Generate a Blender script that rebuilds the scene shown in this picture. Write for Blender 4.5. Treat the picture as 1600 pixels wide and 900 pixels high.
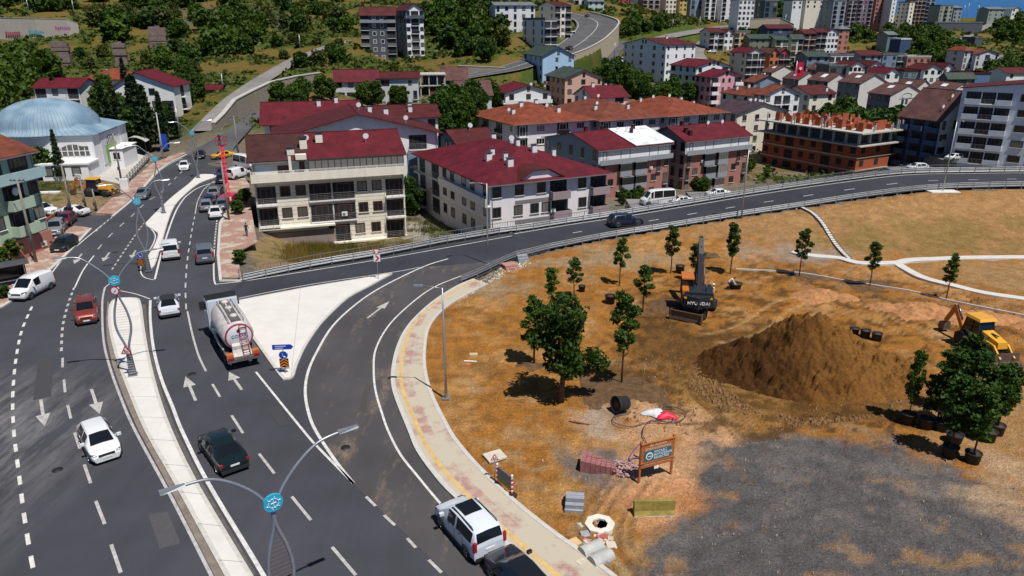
import bpy, bmesh, math, random
import numpy as np
from mathutils import Vector, Matrix
from mathutils.geometry import tessellate_polygon
for o in list(bpy.data.objects): bpy.data.objects.remove(o)
rnd = random.Random(7)
R = math.radians
SC = bpy.context.scene
COL = SC.collection
# ------------------------------------------------ camera, sky, sun, exposure
F = 1140.0; PT = R(20.0); HC = 25.0
cp, sp_ = math.cos(PT), math.sin(PT)
cam = bpy.data.cameras.new('camera'); co = bpy.data.objects.new('camera', cam); COL.objects.link(co)
cam.sensor_width = 36.0; cam.lens = F/1600*36.0; cam.clip_start = 0.5; cam.clip_end = 9000
co.location = (0, 0, HC); co.rotation_euler = (R(90)-PT, 0, 0)
SC.camera = co
SUN_EL = R(64); SUN_AZ = math.atan2(-0.76, 0.65)      # direction towards the sun in the xy plane
W = bpy.data.worlds.new('World'); SC.world = W; W.use_nodes = True
nt = W.node_tree; bg = nt.nodes['Background']
sky = nt.nodes.new('ShaderNodeTexSky'); sky.sky_type = 'NISHITA'; sky.sun_disc = False
sky.sun_elevation = SUN_EL; sky.sun_rotation = math.atan2(math.cos(SUN_AZ), math.sin(SUN_AZ))
sky.air_density = 1.0; sky.dust_density = 0.0; sky.ozone_density = 4.0; sky.altitude = 50
# deep blue band low over the horizon, as the clear summer sky shows there
_tc = nt.nodes.new('ShaderNodeTexCoord'); _sx = nt.nodes.new('ShaderNodeSeparateXYZ'); nt.links.new(_tc.outputs['Generated'], _sx.inputs[0])
_mr = nt.nodes.new('ShaderNodeMapRange'); _mr.inputs[1].default_value = 0.0; _mr.inputs[2].default_value = .45; _mr.inputs[3].default_value = 1; _mr.inputs[4].default_value = 0; nt.links.new(_sx.outputs[2], _mr.inputs[0])
_mx = nt.nodes.new('ShaderNodeMix'); _mx.data_type = 'RGBA'; nt.links.new(_mr.outputs[0], _mx.inputs[0]); nt.links.new(sky.outputs[0], _mx.inputs[6]); _mx.inputs[7].default_value = (.75, 3.1, 7.6, 1)
nt.links.new(_mx.outputs[2], bg.inputs[0]); bg.inputs[1].default_value = 0.05
sl = bpy.data.lights.new('sun', 'SUN'); sl.energy = 5.0; sl.angle = R(0.5); sl.color = (1, .955, .88)
so = bpy.data.objects.new('sun', sl); COL.objects.link(so)
sdir = Vector((math.cos(SUN_AZ)*math.cos(SUN_EL), math.sin(SUN_AZ)*math.cos(SUN_EL), math.sin(SUN_EL)))
so.rotation_euler = sdir.to_track_quat('Z', 'Y').to_euler(); so.location = (30, -30, 90)
vs = SC.view_settings; vs.view_transform = 'Standard'; vs.look = 'None'; vs.gamma = 1; vs.use_curve_mapping = False
vs.exposure = 0.0
SC.cycles.max_bounces = 5; SC.cycles.diffuse_bounces = 2; SC.cycles.glossy_bounces = 2; SC.cycles.transmission_bounces = 2
# ------------------------------------------------ picture point <-> place
def ray(px, py):
    u = (px-800)/F; v = (450-py)/F
    return (u, cp+v*sp_, -sp_+v*cp)
def P(px, py, z=0.0):
    d = ray(px, py); t = (z-HC)/d[2]
    return Vector((t*d[0], t*d[1], z))
def PY(px, py, Y):
    d = ray(px, py); t = Y/d[1]
    return Vector((t*d[0], Y, HC+t*d[2]))
def XZ(px, Y, z):
    return (px-800)/F*(Y*cp+(HC-z)*sp_)
def proj(x, y, z):
    zd = y*cp+(HC-z)*sp_; up = y*sp_-(HC-z)*cp
    return 800+F*x/zd, 450-F*up/zd
# ------------------------------------------------ noise in numpy
def _h(ix, iy, s):
    n = (ix*374761393 + iy*668265263 + s*982451653) & 0x7fffffff
    n = ((n ^ (n >> 13))*1274126177) & 0x7fffffff
    return ((n ^ (n >> 16)) & 0xffff)/65535.0
def vnoise(x, y, s=0):
    x = np.asarray(x, float); y = np.asarray(y, float)
    ix = np.floor(x).astype(np.int64); iy = np.floor(y).astype(np.int64)
    fx = x-ix; fy = y-iy; fx = fx*fx*(3-2*fx); fy = fy*fy*(3-2*fy)
    a = _h(ix, iy, s); b = _h(ix+1, iy, s); c = _h(ix, iy+1, s); d = _h(ix+1, iy+1, s)
    return (a*(1-fx)+b*fx)*(1-fy)+(c*(1-fx)+d*fx)*fy
def fbm(x, y, s=0, n=4):
    t = 0; a = .5; x = np.asarray(x, float); y = np.asarray(y, float)
    for k in range(n):
        t = t+a*vnoise(x, y, s+k*17); x = x*2.03; y = y*2.03; a *= .5
    return t/(1-.5**n)
# ------------------------------------------------ terrain heights
CP = []
def cz(px, py, z): p = P(px, py, z); CP.append((p.x, p.y, z))
def cy(px, Y, z): CP.append((XZ(px, Y, z), Y, z))
for px in (-900, -500, -100, 300, 600, 800, 1000, 1200, 1450, 1800, 2400):
    for py in (480, 560, 680, 900, 1600): cz(px, py, 0)
for a in [(0,420,0),(-400,420,0),(200,400,0),(300,300,0),(230,330,0),(150,330,0),(60,350,0),(-60,330,0),(-300,330,0),(100,275,0),(0,275,0),(-300,280,0),
          (300,250,.1),(250,262,0),(380,430,0),(345,360,0),(345,300,0),(370,262,.1),(480,430,0),(600,412,0),(700,400,0),(740,437,0),(800,405,0),(900,383,.05),
          (1020,400,0),(1150,400,0),(1250,402,0),(1350,410,0),(1500,405,0),(1600,403,0),(1800,406,0),(2200,415,0),(1150,365,.5),
          (1300,335,1.9),(1450,320,2.1),(1600,318,2.1),(1800,320,2.1),(1300,375,.5),(1450,370,.4),(1600,368,.4),(1800,368,.4),
          (900,366,.1),(1000,348,.6),(1100,333,1.2),(1200,318,1.9),(1350,297,2.9),(1500,283,3),(1600,281,3),(1800,284,3),(2200,296,3)]: cz(*a)
for a in [(390,98,-1.8),(450,98,-4.6),(550,100,-5.6),(640,104,-5),(760,108,-5.4),(830,112,-5.5),(950,124,-6),(1050,135,-8),(1150,150,-9),(1250,150,-7),(1450,140,-3),(1600,128,-2),(1800,128,-2),(2300,128,-2),
          (560,125,-4),(700,130,-6),(900,150,-9),(1050,165,-10),(1300,180,-10),(1480,175,-7),(1600,170,-6),(1900,170,-6),
          (420,125,-2),(450,150,0),(600,160,0),(750,170,-3),(900,185,-6),(1000,200,-8),(1100,205,-9),(1200,215,-9),(1300,215,-9),(1450,220,-8),(1600,220,-6),(2000,220,-6),
          (330,145,1.3),(380,160,3.4),(400,180,4.2),(340,180,4.8),(400,220,9),(470,195,7.5),(540,290,17),(600,215,4),(700,225,6),(640,250,8.5),(700,250,8),(780,265,9),(850,262,4),(905,275,3),(930,262,2),(600,300,11.5),(660,300,12),
          (500,250,12),(470,280,14.5),(330,220,8.5),(250,200,5),(150,190,4),(0,190,4),(-300,190,4),(200,270,11.5),(0,270,12),(-400,270,12),(300,280,14),(400,290,15.5),
          (130,165,-.3),(0,160,0),(-300,160,0),(-300,128,0),(250,165,1.0),
          (0,335,18.5),(-500,335,18.5),(110,335,20),(0,350,24.5),(110,350,25),(200,380,27.5),(300,380,27.5),(400,380,28.5),(0,450,37.5),(-500,450,37.5),(200,450,37),(480,450,37),(700,450,37),
          (700,320,19.5),(760,330,20.5),(850,330,19.5),(965,372,13),(980,410,16),(945,325,6),(925,298,4),(880,440,31),(900,430,26.8),(860,235,0),(930,215,-2),(1000,290,2.5),(1060,260,-2),(1130,255,-3.5),(980,330,10),(1000,420,20.5),(1060,380,12),
          (1000,600,38),(1100,600,27),(1200,600,27),(1150,400,12),(1200,480,16),(1180,320,-2),(1200,360,4),(1240,400,4.5),(1300,300,-7),(1300,380,-5),(1340,450,-4),(1340,500,5),(1350,560,14),(1350,650,22),
          (1480,300,-6),(1480,380,1),(1600,300,-4),(1600,400,6),(1600,550,15),(1700,400,6),(1900,400,8),(1900,600,18),(1500,530,19.5),(1455,520,18),(1540,530,17),(1440,460,5),(1450,600,17),(1500,700,26),(1600,700,29),(1900,700,30),
          (0,1000,75),(400,1000,75),(800,1000,70),(1200,1000,50),(1450,1000,31),(1600,1000,24),(1900,1000,22),(-500,1000,75),(2400,1000,20),
          (0,3200,160),(800,3200,160),(1200,3200,90),(1450,3200,20),(1600,3200,0),(2200,3200,0),(-600,3200,160),(2600,300,0),(2600,180,0),(-900,180,3),(-900,330,18)]: cy(*a)
CPA = np.array(CP)
def _uv(x, y): return np.stack([x/y*1.0, np.log(y/50.0)*.55], -1)
def _k(r2): return np.where(r2 > 1e-12, r2*np.log(np.maximum(r2, 1e-12)), 0.0)
_U = _uv(CPA[:, 0], CPA[:, 1]); _n = len(_U)
_D = ((_U[:, None]-_U[None])**2).sum(-1)
_A = np.zeros((_n+3, _n+3)); _A[:_n, :_n] = _k(_D)+np.eye(_n)*1.5e-4; _A[:_n, _n] = 1; _A[:_n, _n+1:] = _U
_A[_n, :_n] = 1; _A[_n+1:, :_n] = _U.T
_S = np.linalg.solve(_A, np.concatenate([CPA[:, 2], [0, 0, 0]]))
def tps(x, y):
    x = np.asarray(x, float).ravel(); y = np.asarray(y, float).ravel(); out = np.zeros(len(x))
    for i in range(0, len(x), 20000):
        u = _uv(x[i:i+20000], y[i:i+20000]); d = ((u[:, None]-_U[None])**2).sum(-1)
        out[i:i+20000] = _k(d)@_S[:_n]+_S[_n]+u@_S[_n+1:]
    return out
def pip(x, y, poly):
    inside = np.zeros(x.shape, bool); n = len(poly)
    for i in range(n):
        x1, y1 = poly[i][0], poly[i][1]; x2, y2 = poly[(i+1) % n][0], poly[(i+1) % n][1]
        if y1 == y2: continue
        c = ((y1 > y) != (y2 > y)) & (x < (x2-x1)*(y-y1)/(y2-y1)+x1)
        inside ^= c
    return inside
# ramp (slip road to the right): front edge, back edge, height
RAMP = [(860,390,800,364,0),(950,372,880,351,.15),(1050,356,980,336,.6),(1150,339.5,1080,319.5,1.2),(1250,324.5,1180,303,1.9),
        (1350,309,1290,287,2.6),(1450,297,1410,272.5,3),(1550,293,1520,270,3),(1650,292,1640,269,3),(1850,296,1860,272,3),(2300,314,2350,286,3)]
def catmull(pts, n):
    out = []
    for i in range(len(pts)-1):
        p0 = pts[max(i-1, 0)]; p1 = pts[i]; p2 = pts[i+1]; p3 = pts[min(i+2, len(pts)-1)]
        for k in range(n):
            t = k/n
            out.append(tuple(.5*((2*b)+(-a+c)*t+(2*a-5*b+4*c-d)*t*t+(-a+3*b-3*c+d)*t**3) for a, b, c, d in zip(p0, p1, p2, p3)))
    out.append(tuple(pts[-1])); return out
rf = catmull([tuple(P(a, b, z)) for a, b, c, d, z in RAMP], 5); rb = catmull([tuple(P(c, d, z)) for a, b, c, d, z in RAMP], 5)
RC = np.array([[(a[i]+b[i])/2 for i in range(3)]+[math.dist(a[:2], b[:2])/2] for a, b in zip(rf, rb)])
# main flat asphalt outline, in picture points at z=0
KERB = [(860,390),(800,407),(740,437),(710,450),(670,477),(637,510),(620,542),(612,575),(611,600),(617,625),(637,675),(652,710),(687,757),(715,785),(800,867),(900,960),(1000,1060),(1200,1300),(1500,1700)]
MAIN = [(-900,1700),(-900,1000),(-250,650),(0,480),(22,466),(58,437),(97,403),(140,357),(112,353),(50,347),(-60,343),(-60,324),(55,333),(110,336),(175,337),(212,306),(250,263),(292,240),
        (358,240),(352,262),(348,280),(351,300),(353,335),(345,350),(342,400),(345,437),(377,439),(500,417),(600,401),(700,381),(800,364)]+KERB
MAINW = [P(a, b, 0) for a, b in MAIN]
HILLROAD = [(292,240,358,240),(318,227,372,224),(345,211,388,206),(370,193,402,189),(398,178,418,176),(420,167,436,166),(448,158,462,159)]
def Tz(x, y, micro=False):
    shp = np.shape(x); x = np.asarray(x, float).ravel(); y = np.asarray(y, float).ravel()
    z = tps(x, y)
    m = (y < 80) & (x < 70); z[m] = z[m]*np.clip((y[m]-62)/18, 0, 1)
    m = (y < 68); z[m] *= np.clip((y[m]-60)/8, 0, 1)
    sel = np.where((x > -8) & (x < 260) & (y > 60) & (y < 175))[0]
    if len(sel):
        xs = x[sel]; ys = y[sel]; best = np.full(len(sel), 1e9); rz = np.zeros(len(sel)); sgn = np.zeros(len(sel)); hw = np.zeros(len(sel)); ext = np.zeros(len(sel), bool)
        for i in range(len(RC)-1):
            a = RC[i]; b = RC[i+1]; d = b[:2]-a[:2]; L2 = (d**2).sum()
            t = ((xs-a[0])*d[0]+(ys-a[1])*d[1])/L2; tc = np.clip(t, 0, 1)
            qx = a[0]+tc*d[0]; qy = a[1]+tc*d[1]; dd = np.hypot(xs-qx, ys-qy)
            u = dd < best; best[u] = dd[u]; rz[u] = (a[2]+(b[2]-a[2])*tc)[u]; hw[u] = (a[3]+(b[3]-a[3])*tc)[u]
            sgn[u] = np.sign(d[0]*(ys-a[1])-d[1]*(xs-a[0]))[u]; ext[u] = ((t < 0) & (i == 0))[u]
        e = best-hw-1.2
        w = np.where(sgn > 0, 1-np.clip(e/5.0, 0, 1), 1-np.clip(e/4.0, 0, 1)); w = w*w*(3-2*w); w[ext] = 0
        z[sel] = z[sel]*(1-w)+rz*w
        inn = (best < hw+.1) & (~ext); zz = z[sel]; zz[inn] -= .3; z[sel] = zz
    return z.reshape(shp)
def T1(x, y): return float(Tz(np.array([x]), np.array([y]))[0])
def hit(px, py, y0=30.0, y1=1400.0):
    d = ray(px, py); Y = y0*((y1/y0)**np.linspace(0, 1, 600)); t = Y/d[1]
    X = t*d[0]; Z = HC+t*d[2]; g = Tz(X, Y); k = np.where(Z <= g)[0]
    i = k[0] if len(k) else len(Y)-1
    if i == 0: return Vector((X[0], Y[0], g[0]))
    a = Z[i-1]-g[i-1]; b = Z[i]-g[i]; f = a/(a-b) if a != b else 0
    y = Y[i-1]+(Y[i]-Y[i-1])*f; x = X[i-1]+(X[i]-X[i-1])*f
    return Vector((x, y, T1(x, y)))
# ------------------------------------------------ materials
def newmat(name):
    m = bpy.data.materials.new(name); m.use_nodes = True; return m
MC = {}
def mat(name, c, rough=.75, var=.12, sc=3.0, metal=0.0, spec=.4, bump=0.0, coat=0.0):
    if name in MC: return MC[name]
    m = newmat(name); n = m.node_tree; b = n.nodes['Principled BSDF']; L = n.links
    b.inputs['Roughness'].default_value = rough; b.inputs['Metallic'].default_value = metal
    b.inputs['Specular IOR Level'].default_value = spec; b.inputs['Coat Weight'].default_value = coat
    if var > 0:
        g = n.nodes.new('ShaderNodeNewGeometry'); t = n.nodes.new('ShaderNodeTexNoise'); t.inputs['Scale'].default_value = sc; t.inputs['Detail'].default_value = 5; t.inputs['Roughness'].default_value = .65
        L.new(g.outputs['Position'], t.inputs['Vector'])
        r = n.nodes.new('ShaderNodeMapRange'); r.inputs[1].default_value = .3; r.inputs[2].default_value = .7; r.inputs[3].default_value = 1-var; r.inputs[4].default_value = 1+var
        L.new(t.outputs[0], r.inputs[0]); x = n.nodes.new('ShaderNodeVectorMath'); x.operation = 'SCALE'; x.inputs[0].default_value = c[:3]
        L.new(r.outputs[0], x.inputs['Scale']); L.new(x.outputs[0], b.inputs['Base Color'])
        if bump:
            bn = n.nodes.new('ShaderNodeBump'); bn.inputs['Strength'].default_value = bump; bn.inputs['Distance'].default_value = .05
            L.new(t.outputs[0], bn.inputs['Height']); L.new(bn.outputs[0], b.inputs['Normal'])
    else: b.inputs['Base Color'].default_value = (*c[:3], 1)
    MC[name] = m; return m
def wallmat(name, c, var=.1):
    """render/plaster with faint streaks and soiling"""
    if name in MC: return MC[name]
    m = newmat(name); n = m.node_tree; b = n.nodes['Principled BSDF']; L = n.links; b.inputs['Roughness'].default_value = .85; b.inputs['Specular IOR Level'].default_value = .2
    g = n.nodes.new('ShaderNodeNewGeometry'); mp = n.nodes.new('ShaderNodeMapping'); mp.inputs['Scale'].default_value = (1.2, 1.2, .3)
    t = n.nodes.new('ShaderNodeTexNoise'); t.inputs['Scale'].default_value = 1.0; t.inputs['Detail'].default_value = 6
    L.new(g.outputs['Position'], mp.inputs[0]); L.new(mp.outputs[0], t.inputs['Vector'])
    r = n.nodes.new('ShaderNodeMapRange'); r.inputs[1].default_value = .3; r.inputs[2].default_value = .72; r.inputs[3].default_value = 1-var; r.inputs[4].default_value = 1+var*.3
    L.new(t.outputs[0], r.inputs[0]); x = n.nodes.new('ShaderNodeVectorMath'); x.operation = 'SCALE'; x.inputs[0].default_value = c[:3]
    L.new(r.outputs[0], x.inputs['Scale']); L.new(x.outputs[0], b.inputs['Base Color']); MC[name] = m; return m
def roofmat(name, c, tile=.35):
    """tile / sheet ribs running down the slope, with worn patches"""
    if name in MC: return MC[name]
    m = newmat(name); n = m.node_tree; b = n.nodes['Principled BSDF']; L = n.links; b.inputs['Roughness'].default_value = .7; b.inputs['Specular IOR Level'].default_value = .25
    tc = n.nodes.new('ShaderNodeTexCoord'); w = n.nodes.new('ShaderNodeTexWave'); w.inputs['Scale'].default_value = 1/tile*.32; w.inputs['Distortion'].default_value = .3; w.bands_direction = 'DIAGONAL'
    L.new(tc.outputs['Object'], w.inputs['Vector']); t = n.nodes.new('ShaderNodeTexNoise'); t.inputs['Scale'].default_value = .5; t.inputs['Detail'].default_value = 7; t.inputs['Roughness'].default_value = .7
    L.new(tc.outputs['Object'], t.inputs['Vector']); r = n.nodes.new('ShaderNodeMapRange'); r.inputs[1].default_value = .3; r.inputs[2].default_value = .7; r.inputs[3].default_value = .55; r.inputs[4].default_value = 1.38
    L.new(t.outputs[0], r.inputs[0]); q = n.nodes.new('ShaderNodeMapRange'); q.inputs[3].default_value = .82; q.inputs[4].default_value = 1.08; L.new(w.outputs[1], q.inputs[0])
    mm = n.nodes.new('ShaderNodeMath'); mm.operation = 'MULTIPLY'; L.new(r.outputs[0], mm.inputs[0]); L.new(q.outputs[0], mm.inputs[1])
    x = n.nodes.new('ShaderNodeVectorMath'); x.operation = 'SCALE'; x.inputs[0].default_value = c[:3]; L.new(mm.outputs[0], x.inputs['Scale']); L.new(x.outputs[0], b.inputs['Base Color'])
    bn = n.nodes.new('ShaderNodeBump'); bn.inputs['Strength'].default_value = .4; bn.inputs['Distance'].default_value = .06; L.new(w.outputs[1], bn.inputs['Height']); L.new(bn.outputs[0], b.inputs['Normal'])
    MC[name] = m; return m
def glassmat():
    m = newmat('window_glass'); n = m.node_tree; b = n.nodes['Principled BSDF']; L = n.links
    b.inputs['Roughness'].default_value = .12; b.inputs['Specular IOR Level'].default_value = .6
    o = n.nodes.new('ShaderNodeObjectInfo'); c = n.nodes.new('ShaderNodeValToRGB'); e = c.color_ramp.elements
    e[0].color = (.012, .015, .02, 1); e[0].position = .4; e[1].color = (.26, .25, .23, 1); e[1].position = 1.0
    L.new(o.outputs['Random'], c.inputs[0]); L.new(c.outputs[0], b.inputs['Base Color']); MC['window_glass'] = m; return m
GLASS = glassmat()
# ------------------------------------------------ mesh helpers
def tag(o, label=None, cat=None, group=None, kind=None):
    if label: o['label'] = label
    if cat: o['category'] = cat
    if group: o['group'] = group
    if kind: o['kind'] = kind
    return o
def empty(name, loc, rz=0.0, label=None, cat=None, group=None):
    o = bpy.data.objects.new(name, None); COL.objects.link(o); o.location = loc; o.rotation_euler = (0, 0, rz); o.empty_display_size = .3
    return tag(o, label, cat, group)
class MB:
    def __init__(s): s.v = []; s.f = []; s.m = []; s.sm = []
    def add(s, vs, fs, mi=0, smooth=False):
        k = len(s.v); s.v += [tuple(v) for v in vs]
        for f in fs: s.f.append(tuple(i+k for i in f)); s.m.append(mi); s.sm.append(smooth)
        return s
    def box(s, x0, y0, z0, x1, y1, z1, mi=0):
        v = [(x0,y0,z0),(x1,y0,z0),(x1,y1,z0),(x0,y1,z0),(x0,y0,z1),(x1,y0,z1),(x1,y1,z1),(x0,y1,z1)]
        return s.add(v, [(0,3,2,1),(4,5,6,7),(0,1,5,4),(1,2,6,5),(2,3,7,6),(3,0,4,7)], mi)
    def bar(s, a, b, w, h=None, mi=0, up=(0,0,1)):
        a = Vector(a); b = Vector(b); d = (b-a).normalized(); up = Vector(up)
        if abs(d.dot(up)) > .98: up = Vector((1,0,0))
        x = d.cross(up).normalized()*(w/2); y = x.normalized().cross(d).normalized()*((h or w)/2)
        v = [a-x-y, a+x-y, a+x+y, a-x+y, b-x-y, b+x-y, b+x+y, b-x+y]
        return s.add(v, [(0,1,2,3),(7,6,5,4),(4,5,1,0),(5,6,2,1),(6,7,3,2),(7,4,0,3)], mi)
    def tube(s, pts, rad, n=8, mi=0, caps=True):
        pts = [Vector(p) for p in pts]; rs = rad if isinstance(rad, (list, tuple)) else [rad]*len(pts); k = len(s.v); last = Vector((1, 0, 0))
        for i, p in enumerate(pts):
            d = (pts[min(i+1, len(pts)-1)]-pts[max(i-1, 0)]).normalized()
            x = d.cross(Vector((0, 0, 1)) if abs(d.z) < .95 else Vector((0, 1, 0))).normalized()
            if x.dot(last) < 0 and i: x = -x
            last = x; y = d.cross(x).normalized()
            for j in range(n):
                a = 2*math.pi*j/n; s.v.append(tuple(p+x*math.cos(a)*rs[i]+y*math.sin(a)*rs[i]))
        for i in range(len(pts)-1):
            for j in range(n):
                j2 = (j+1) % n; s.f.append((k+i*n+j, k+i*n+j2, k+(i+1)*n+j2, k+(i+1)*n+j)); s.m.append(mi); s.sm.append(True)
        if caps:
            s.f.append(tuple(k+j for j in range(n))[::-1]); s.m.append(mi); s.sm.append(False)
            s.f.append(tuple(k+(len(pts)-1)*n+j for j in range(n))); s.m.append(mi); s.sm.append(False)
        return s
    def lathe(s, prof, n=16, c=(0,0,0), mi=0, smooth=True, axis='z'):
        k = len(s.v)
        for r, z in prof:
            for j in range(n):
                a = 2*math.pi*j/n; q = (r*math.cos(a), r*math.sin(a), z)
                if axis == 'x': q = (q[2], q[0], q[1])
                elif axis == 'y': q = (q[0], q[2], q[1])
                s.v.append((q[0]+c[0], q[1]+c[1], q[2]+c[2]))
        for i in range(len(prof)-1):
            for j in range(n):
                j2 = (j+1) % n; s.f.append((k+i*n+j, k+i*n+j2, k+(i+1)*n+j2, k+(i+1)*n+j)); s.m.append(mi); s.sm.append(smooth)
        for e, i in ((1, 0), (0, len(prof)-1)):
            if prof[i][0] > 1e-4:
                f = tuple(k+i*n+j for j in range(n)); s.f.append(f[::-1] if e else f); s.m.append(mi); s.sm.append(False)
        return s
    def prism(s, poly, z0, z1, mi=0, side=None, cap=True):
        """outline in xy, between two heights (numbers or per-vertex lists)"""
        n = len(poly); Z0 = z0 if isinstance(z0, list) else [z0]*n; Z1 = z1 if isinstance(z1, list) else [z1]*n; k = len(s.v)
        s.v += [(p[0], p[1], a) for p, a in zip(poly, Z0)]+[(p[0], p[1], a) for p, a in zip(poly, Z1)]
        ar = sum(poly[i][0]*poly[(i+1) % n][1]-poly[(i+1) % n][0]*poly[i][1] for i in range(n))
        for i in range(n):
            j = (i+1) % n; f = (k+i, k+j, k+n+j, k+n+i)
            s.f.append(f if ar > 0 else f[::-1]); s.m.append(mi if side is None else side); s.sm.append(False)
        if cap:
            for t in tessellate_polygon([[Vector((p[0], p[1], 0)) for p in poly]]):
                a, b, c = [poly[i] for i in t]; o = (b[0]-a[0])*(c[1]-a[1])-(b[1]-a[1])*(c[0]-a[0])
                if o < 0: t = t[::-1]
                s.f.append(tuple(k+n+i for i in t)); s.m.append(mi); s.sm.append(False)
        return s
    def mesh(s, name, mats):
        me = bpy.data.meshes.new(name); me.from_pydata(s.v, [], s.f)
        for m in (mats if isinstance(mats, (list, tuple)) else [mats]): me.materials.append(m)
        me.polygons.foreach_set('material_index', s.m); me.polygons.foreach_set('use_smooth', s.sm); me.update(); return me
    def build(s, name, mats, parent=None, loc=None, rot=None):
        return put(name, s.mesh(name, mats), parent, loc, rot)
def put(name, me, parent=None, loc=None, rot=None):
    o = bpy.data.objects.new(name, me); COL.objects.link(o)
    if parent is not None: o.parent = parent
    if loc is not None: o.location = loc
    if rot is not None: o.rotation_euler = rot
    return o
def kids(o, _c={}):
    return [c for c in bpy.data.objects if c.parent == o]
def copy_tree(o, loc=None, rz=None, label=None, parent=None, scale=None):
    c = o.copy(); COL.objects.link(c)
    if parent: c.parent = parent
    if loc is not None: c.location = loc
    if rz is not None: c.rotation_euler = (0, 0, rz)
    if label: c['label'] = label
    if scale: c.scale = scale
    for ch in o.children: copy_tree(ch, parent=c)
    return c
def strip_(a, b, name, m, dz=0.0, kind='structure', follow=False):
    """road sheet between two edge lines"""
    mb = MB(); v = []
    for p, q in zip(a, b): v += [(p[0], p[1], p[2]+dz), (q[0], q[1], q[2]+dz)]
    mb.add(v, [(2*i, 2*i+2, 2*i+3, 2*i+1) for i in range(len(a)-1)])
    o = mb.build(name, m); tag(o, kind=kind); return o
def band(mb, pts, w, z, mi=0):
    """a flat painted line of width w along points (Vectors), lying at height z over them"""
    pts = [Vector(p) for p in pts]; L = []; Rr = []
    for i, p in enumerate(pts):
        d = (pts[min(i+1, len(pts)-1)]-pts[max(i-1, 0)]); d.z = 0; d.normalize(); n = Vector((-d.y, d.x, 0))*(w/2)
        L.append((p.x+n.x, p.y+n.y, p.z+z)); Rr.append((p.x-n.x, p.y-n.y, p.z+z))
    v = []
    for a, b in zip(L, Rr): v += [a, b]
    mb.add(v, [(2*i+1, 2*i+3, 2*i+2, 2*i) for i in range(len(pts)-1)], mi)
def smooth_px(pts, n=6, z=0.0): return [P(a, b, z) for a, b in catmull(pts, n)]
# ================================================ GROUND
AZ = np.concatenate([np.linspace(-1.5, -.86, 40, endpoint=False), np.linspace(-.86, .86, 520, endpoint=False), np.linspace(.86, 1.5, 40)])
YR = 14*np.exp(np.linspace(0, math.log(5500/14), 520)); YR = np.concatenate([14*np.exp(np.linspace(0, math.log(700/14), 470)), np.exp(np.linspace(math.log(715), math.log(6000), 40))])
GX = (AZ[None, :]*YR[:, None]); GY = np.repeat(YR[:, None], len(AZ), 1)
gx = GX.ravel(); gy = GY.ravel(); gz = Tz(gx, gy)
inm = pip(gx, gy, MAINW); gz0 = gz.copy()
# soft unevenness of the site and the hillsides
pxg, pyg = proj(gx, gy, gz)
PARK = [(755,447),(700,478),(670,510),(662,545),(663,585),(675,625),(700,675),(735,735),(800,785),(925,880),(1100,1060),(1400,1500),(2600,1500),(2600,330),(1600,296),(1450,300),(1300,320),(1100,350),(900,385),(800,410)]
park = pip(pxg, pyg, PARK) & (gy < 125)
edge = np.clip((np.hypot(pxg-640, (pyg-560)) - 60)/80, 0, 1)
rel = (fbm(gx*.35, gy*.35, 3)-.5)*.36+(fbm(gx*1.4, gy*1.4, 9)-.5)*.2
gz = np.where(park, gz+rel*edge*np.clip((pyg-296)/60, 0.15, 1), gz)
far = (gy > 150) & ~park
gz = np.where(far, gz+(fbm(gx*.05, gy*.05, 5)-.5)*np.clip((gy-150)/150, 0, 1)*2.2, gz)
gz = np.where(inm, gz0-.35, gz)
def near_poly(pts, hw, dz, hws=None):
    """lower the ground under a road laid over it"""
    global gz
    pts = np.array([(p[0], p[1], p[2]) for p in pts])
    x0, y0 = pts[:, :2].min(0)-hw-5; x1, y1 = pts[:, :2].max(0)+hw+5
    s = np.where((gx > x0) & (gx < x1) & (gy > y0) & (gy < y1))[0]
    if not len(s): return
    best = np.full(len(s), 1e9); zz = np.zeros(len(s)); hv = np.full(len(pts), hw) if hws is None else np.array(hws); hh = np.zeros(len(s))
    for i in range(len(pts)-1):
        a = pts[i]; b = pts[i+1]; d = b[:2]-a[:2]; L2 = max((d**2).sum(), 1e-6); t = np.clip(((gx[s]-a[0])*d[0]+(gy[s]-a[1])*d[1])/L2, 0, 1)
        dd = np.hypot(gx[s]-a[0]-t*d[0], gy[s]-a[1]-t*d[1]); u = dd < best; best[u] = dd[u]; zz[u] = (a[2]+(b[2]-a[2])*t)[u]; hh[u] = hv[i]
    w = 1-np.clip((best-hh)/3.0, 0, 1); w = w*w*(3-2*w)
    gz[s] = gz[s]*(1-w)+(zz-dz)*w
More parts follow.
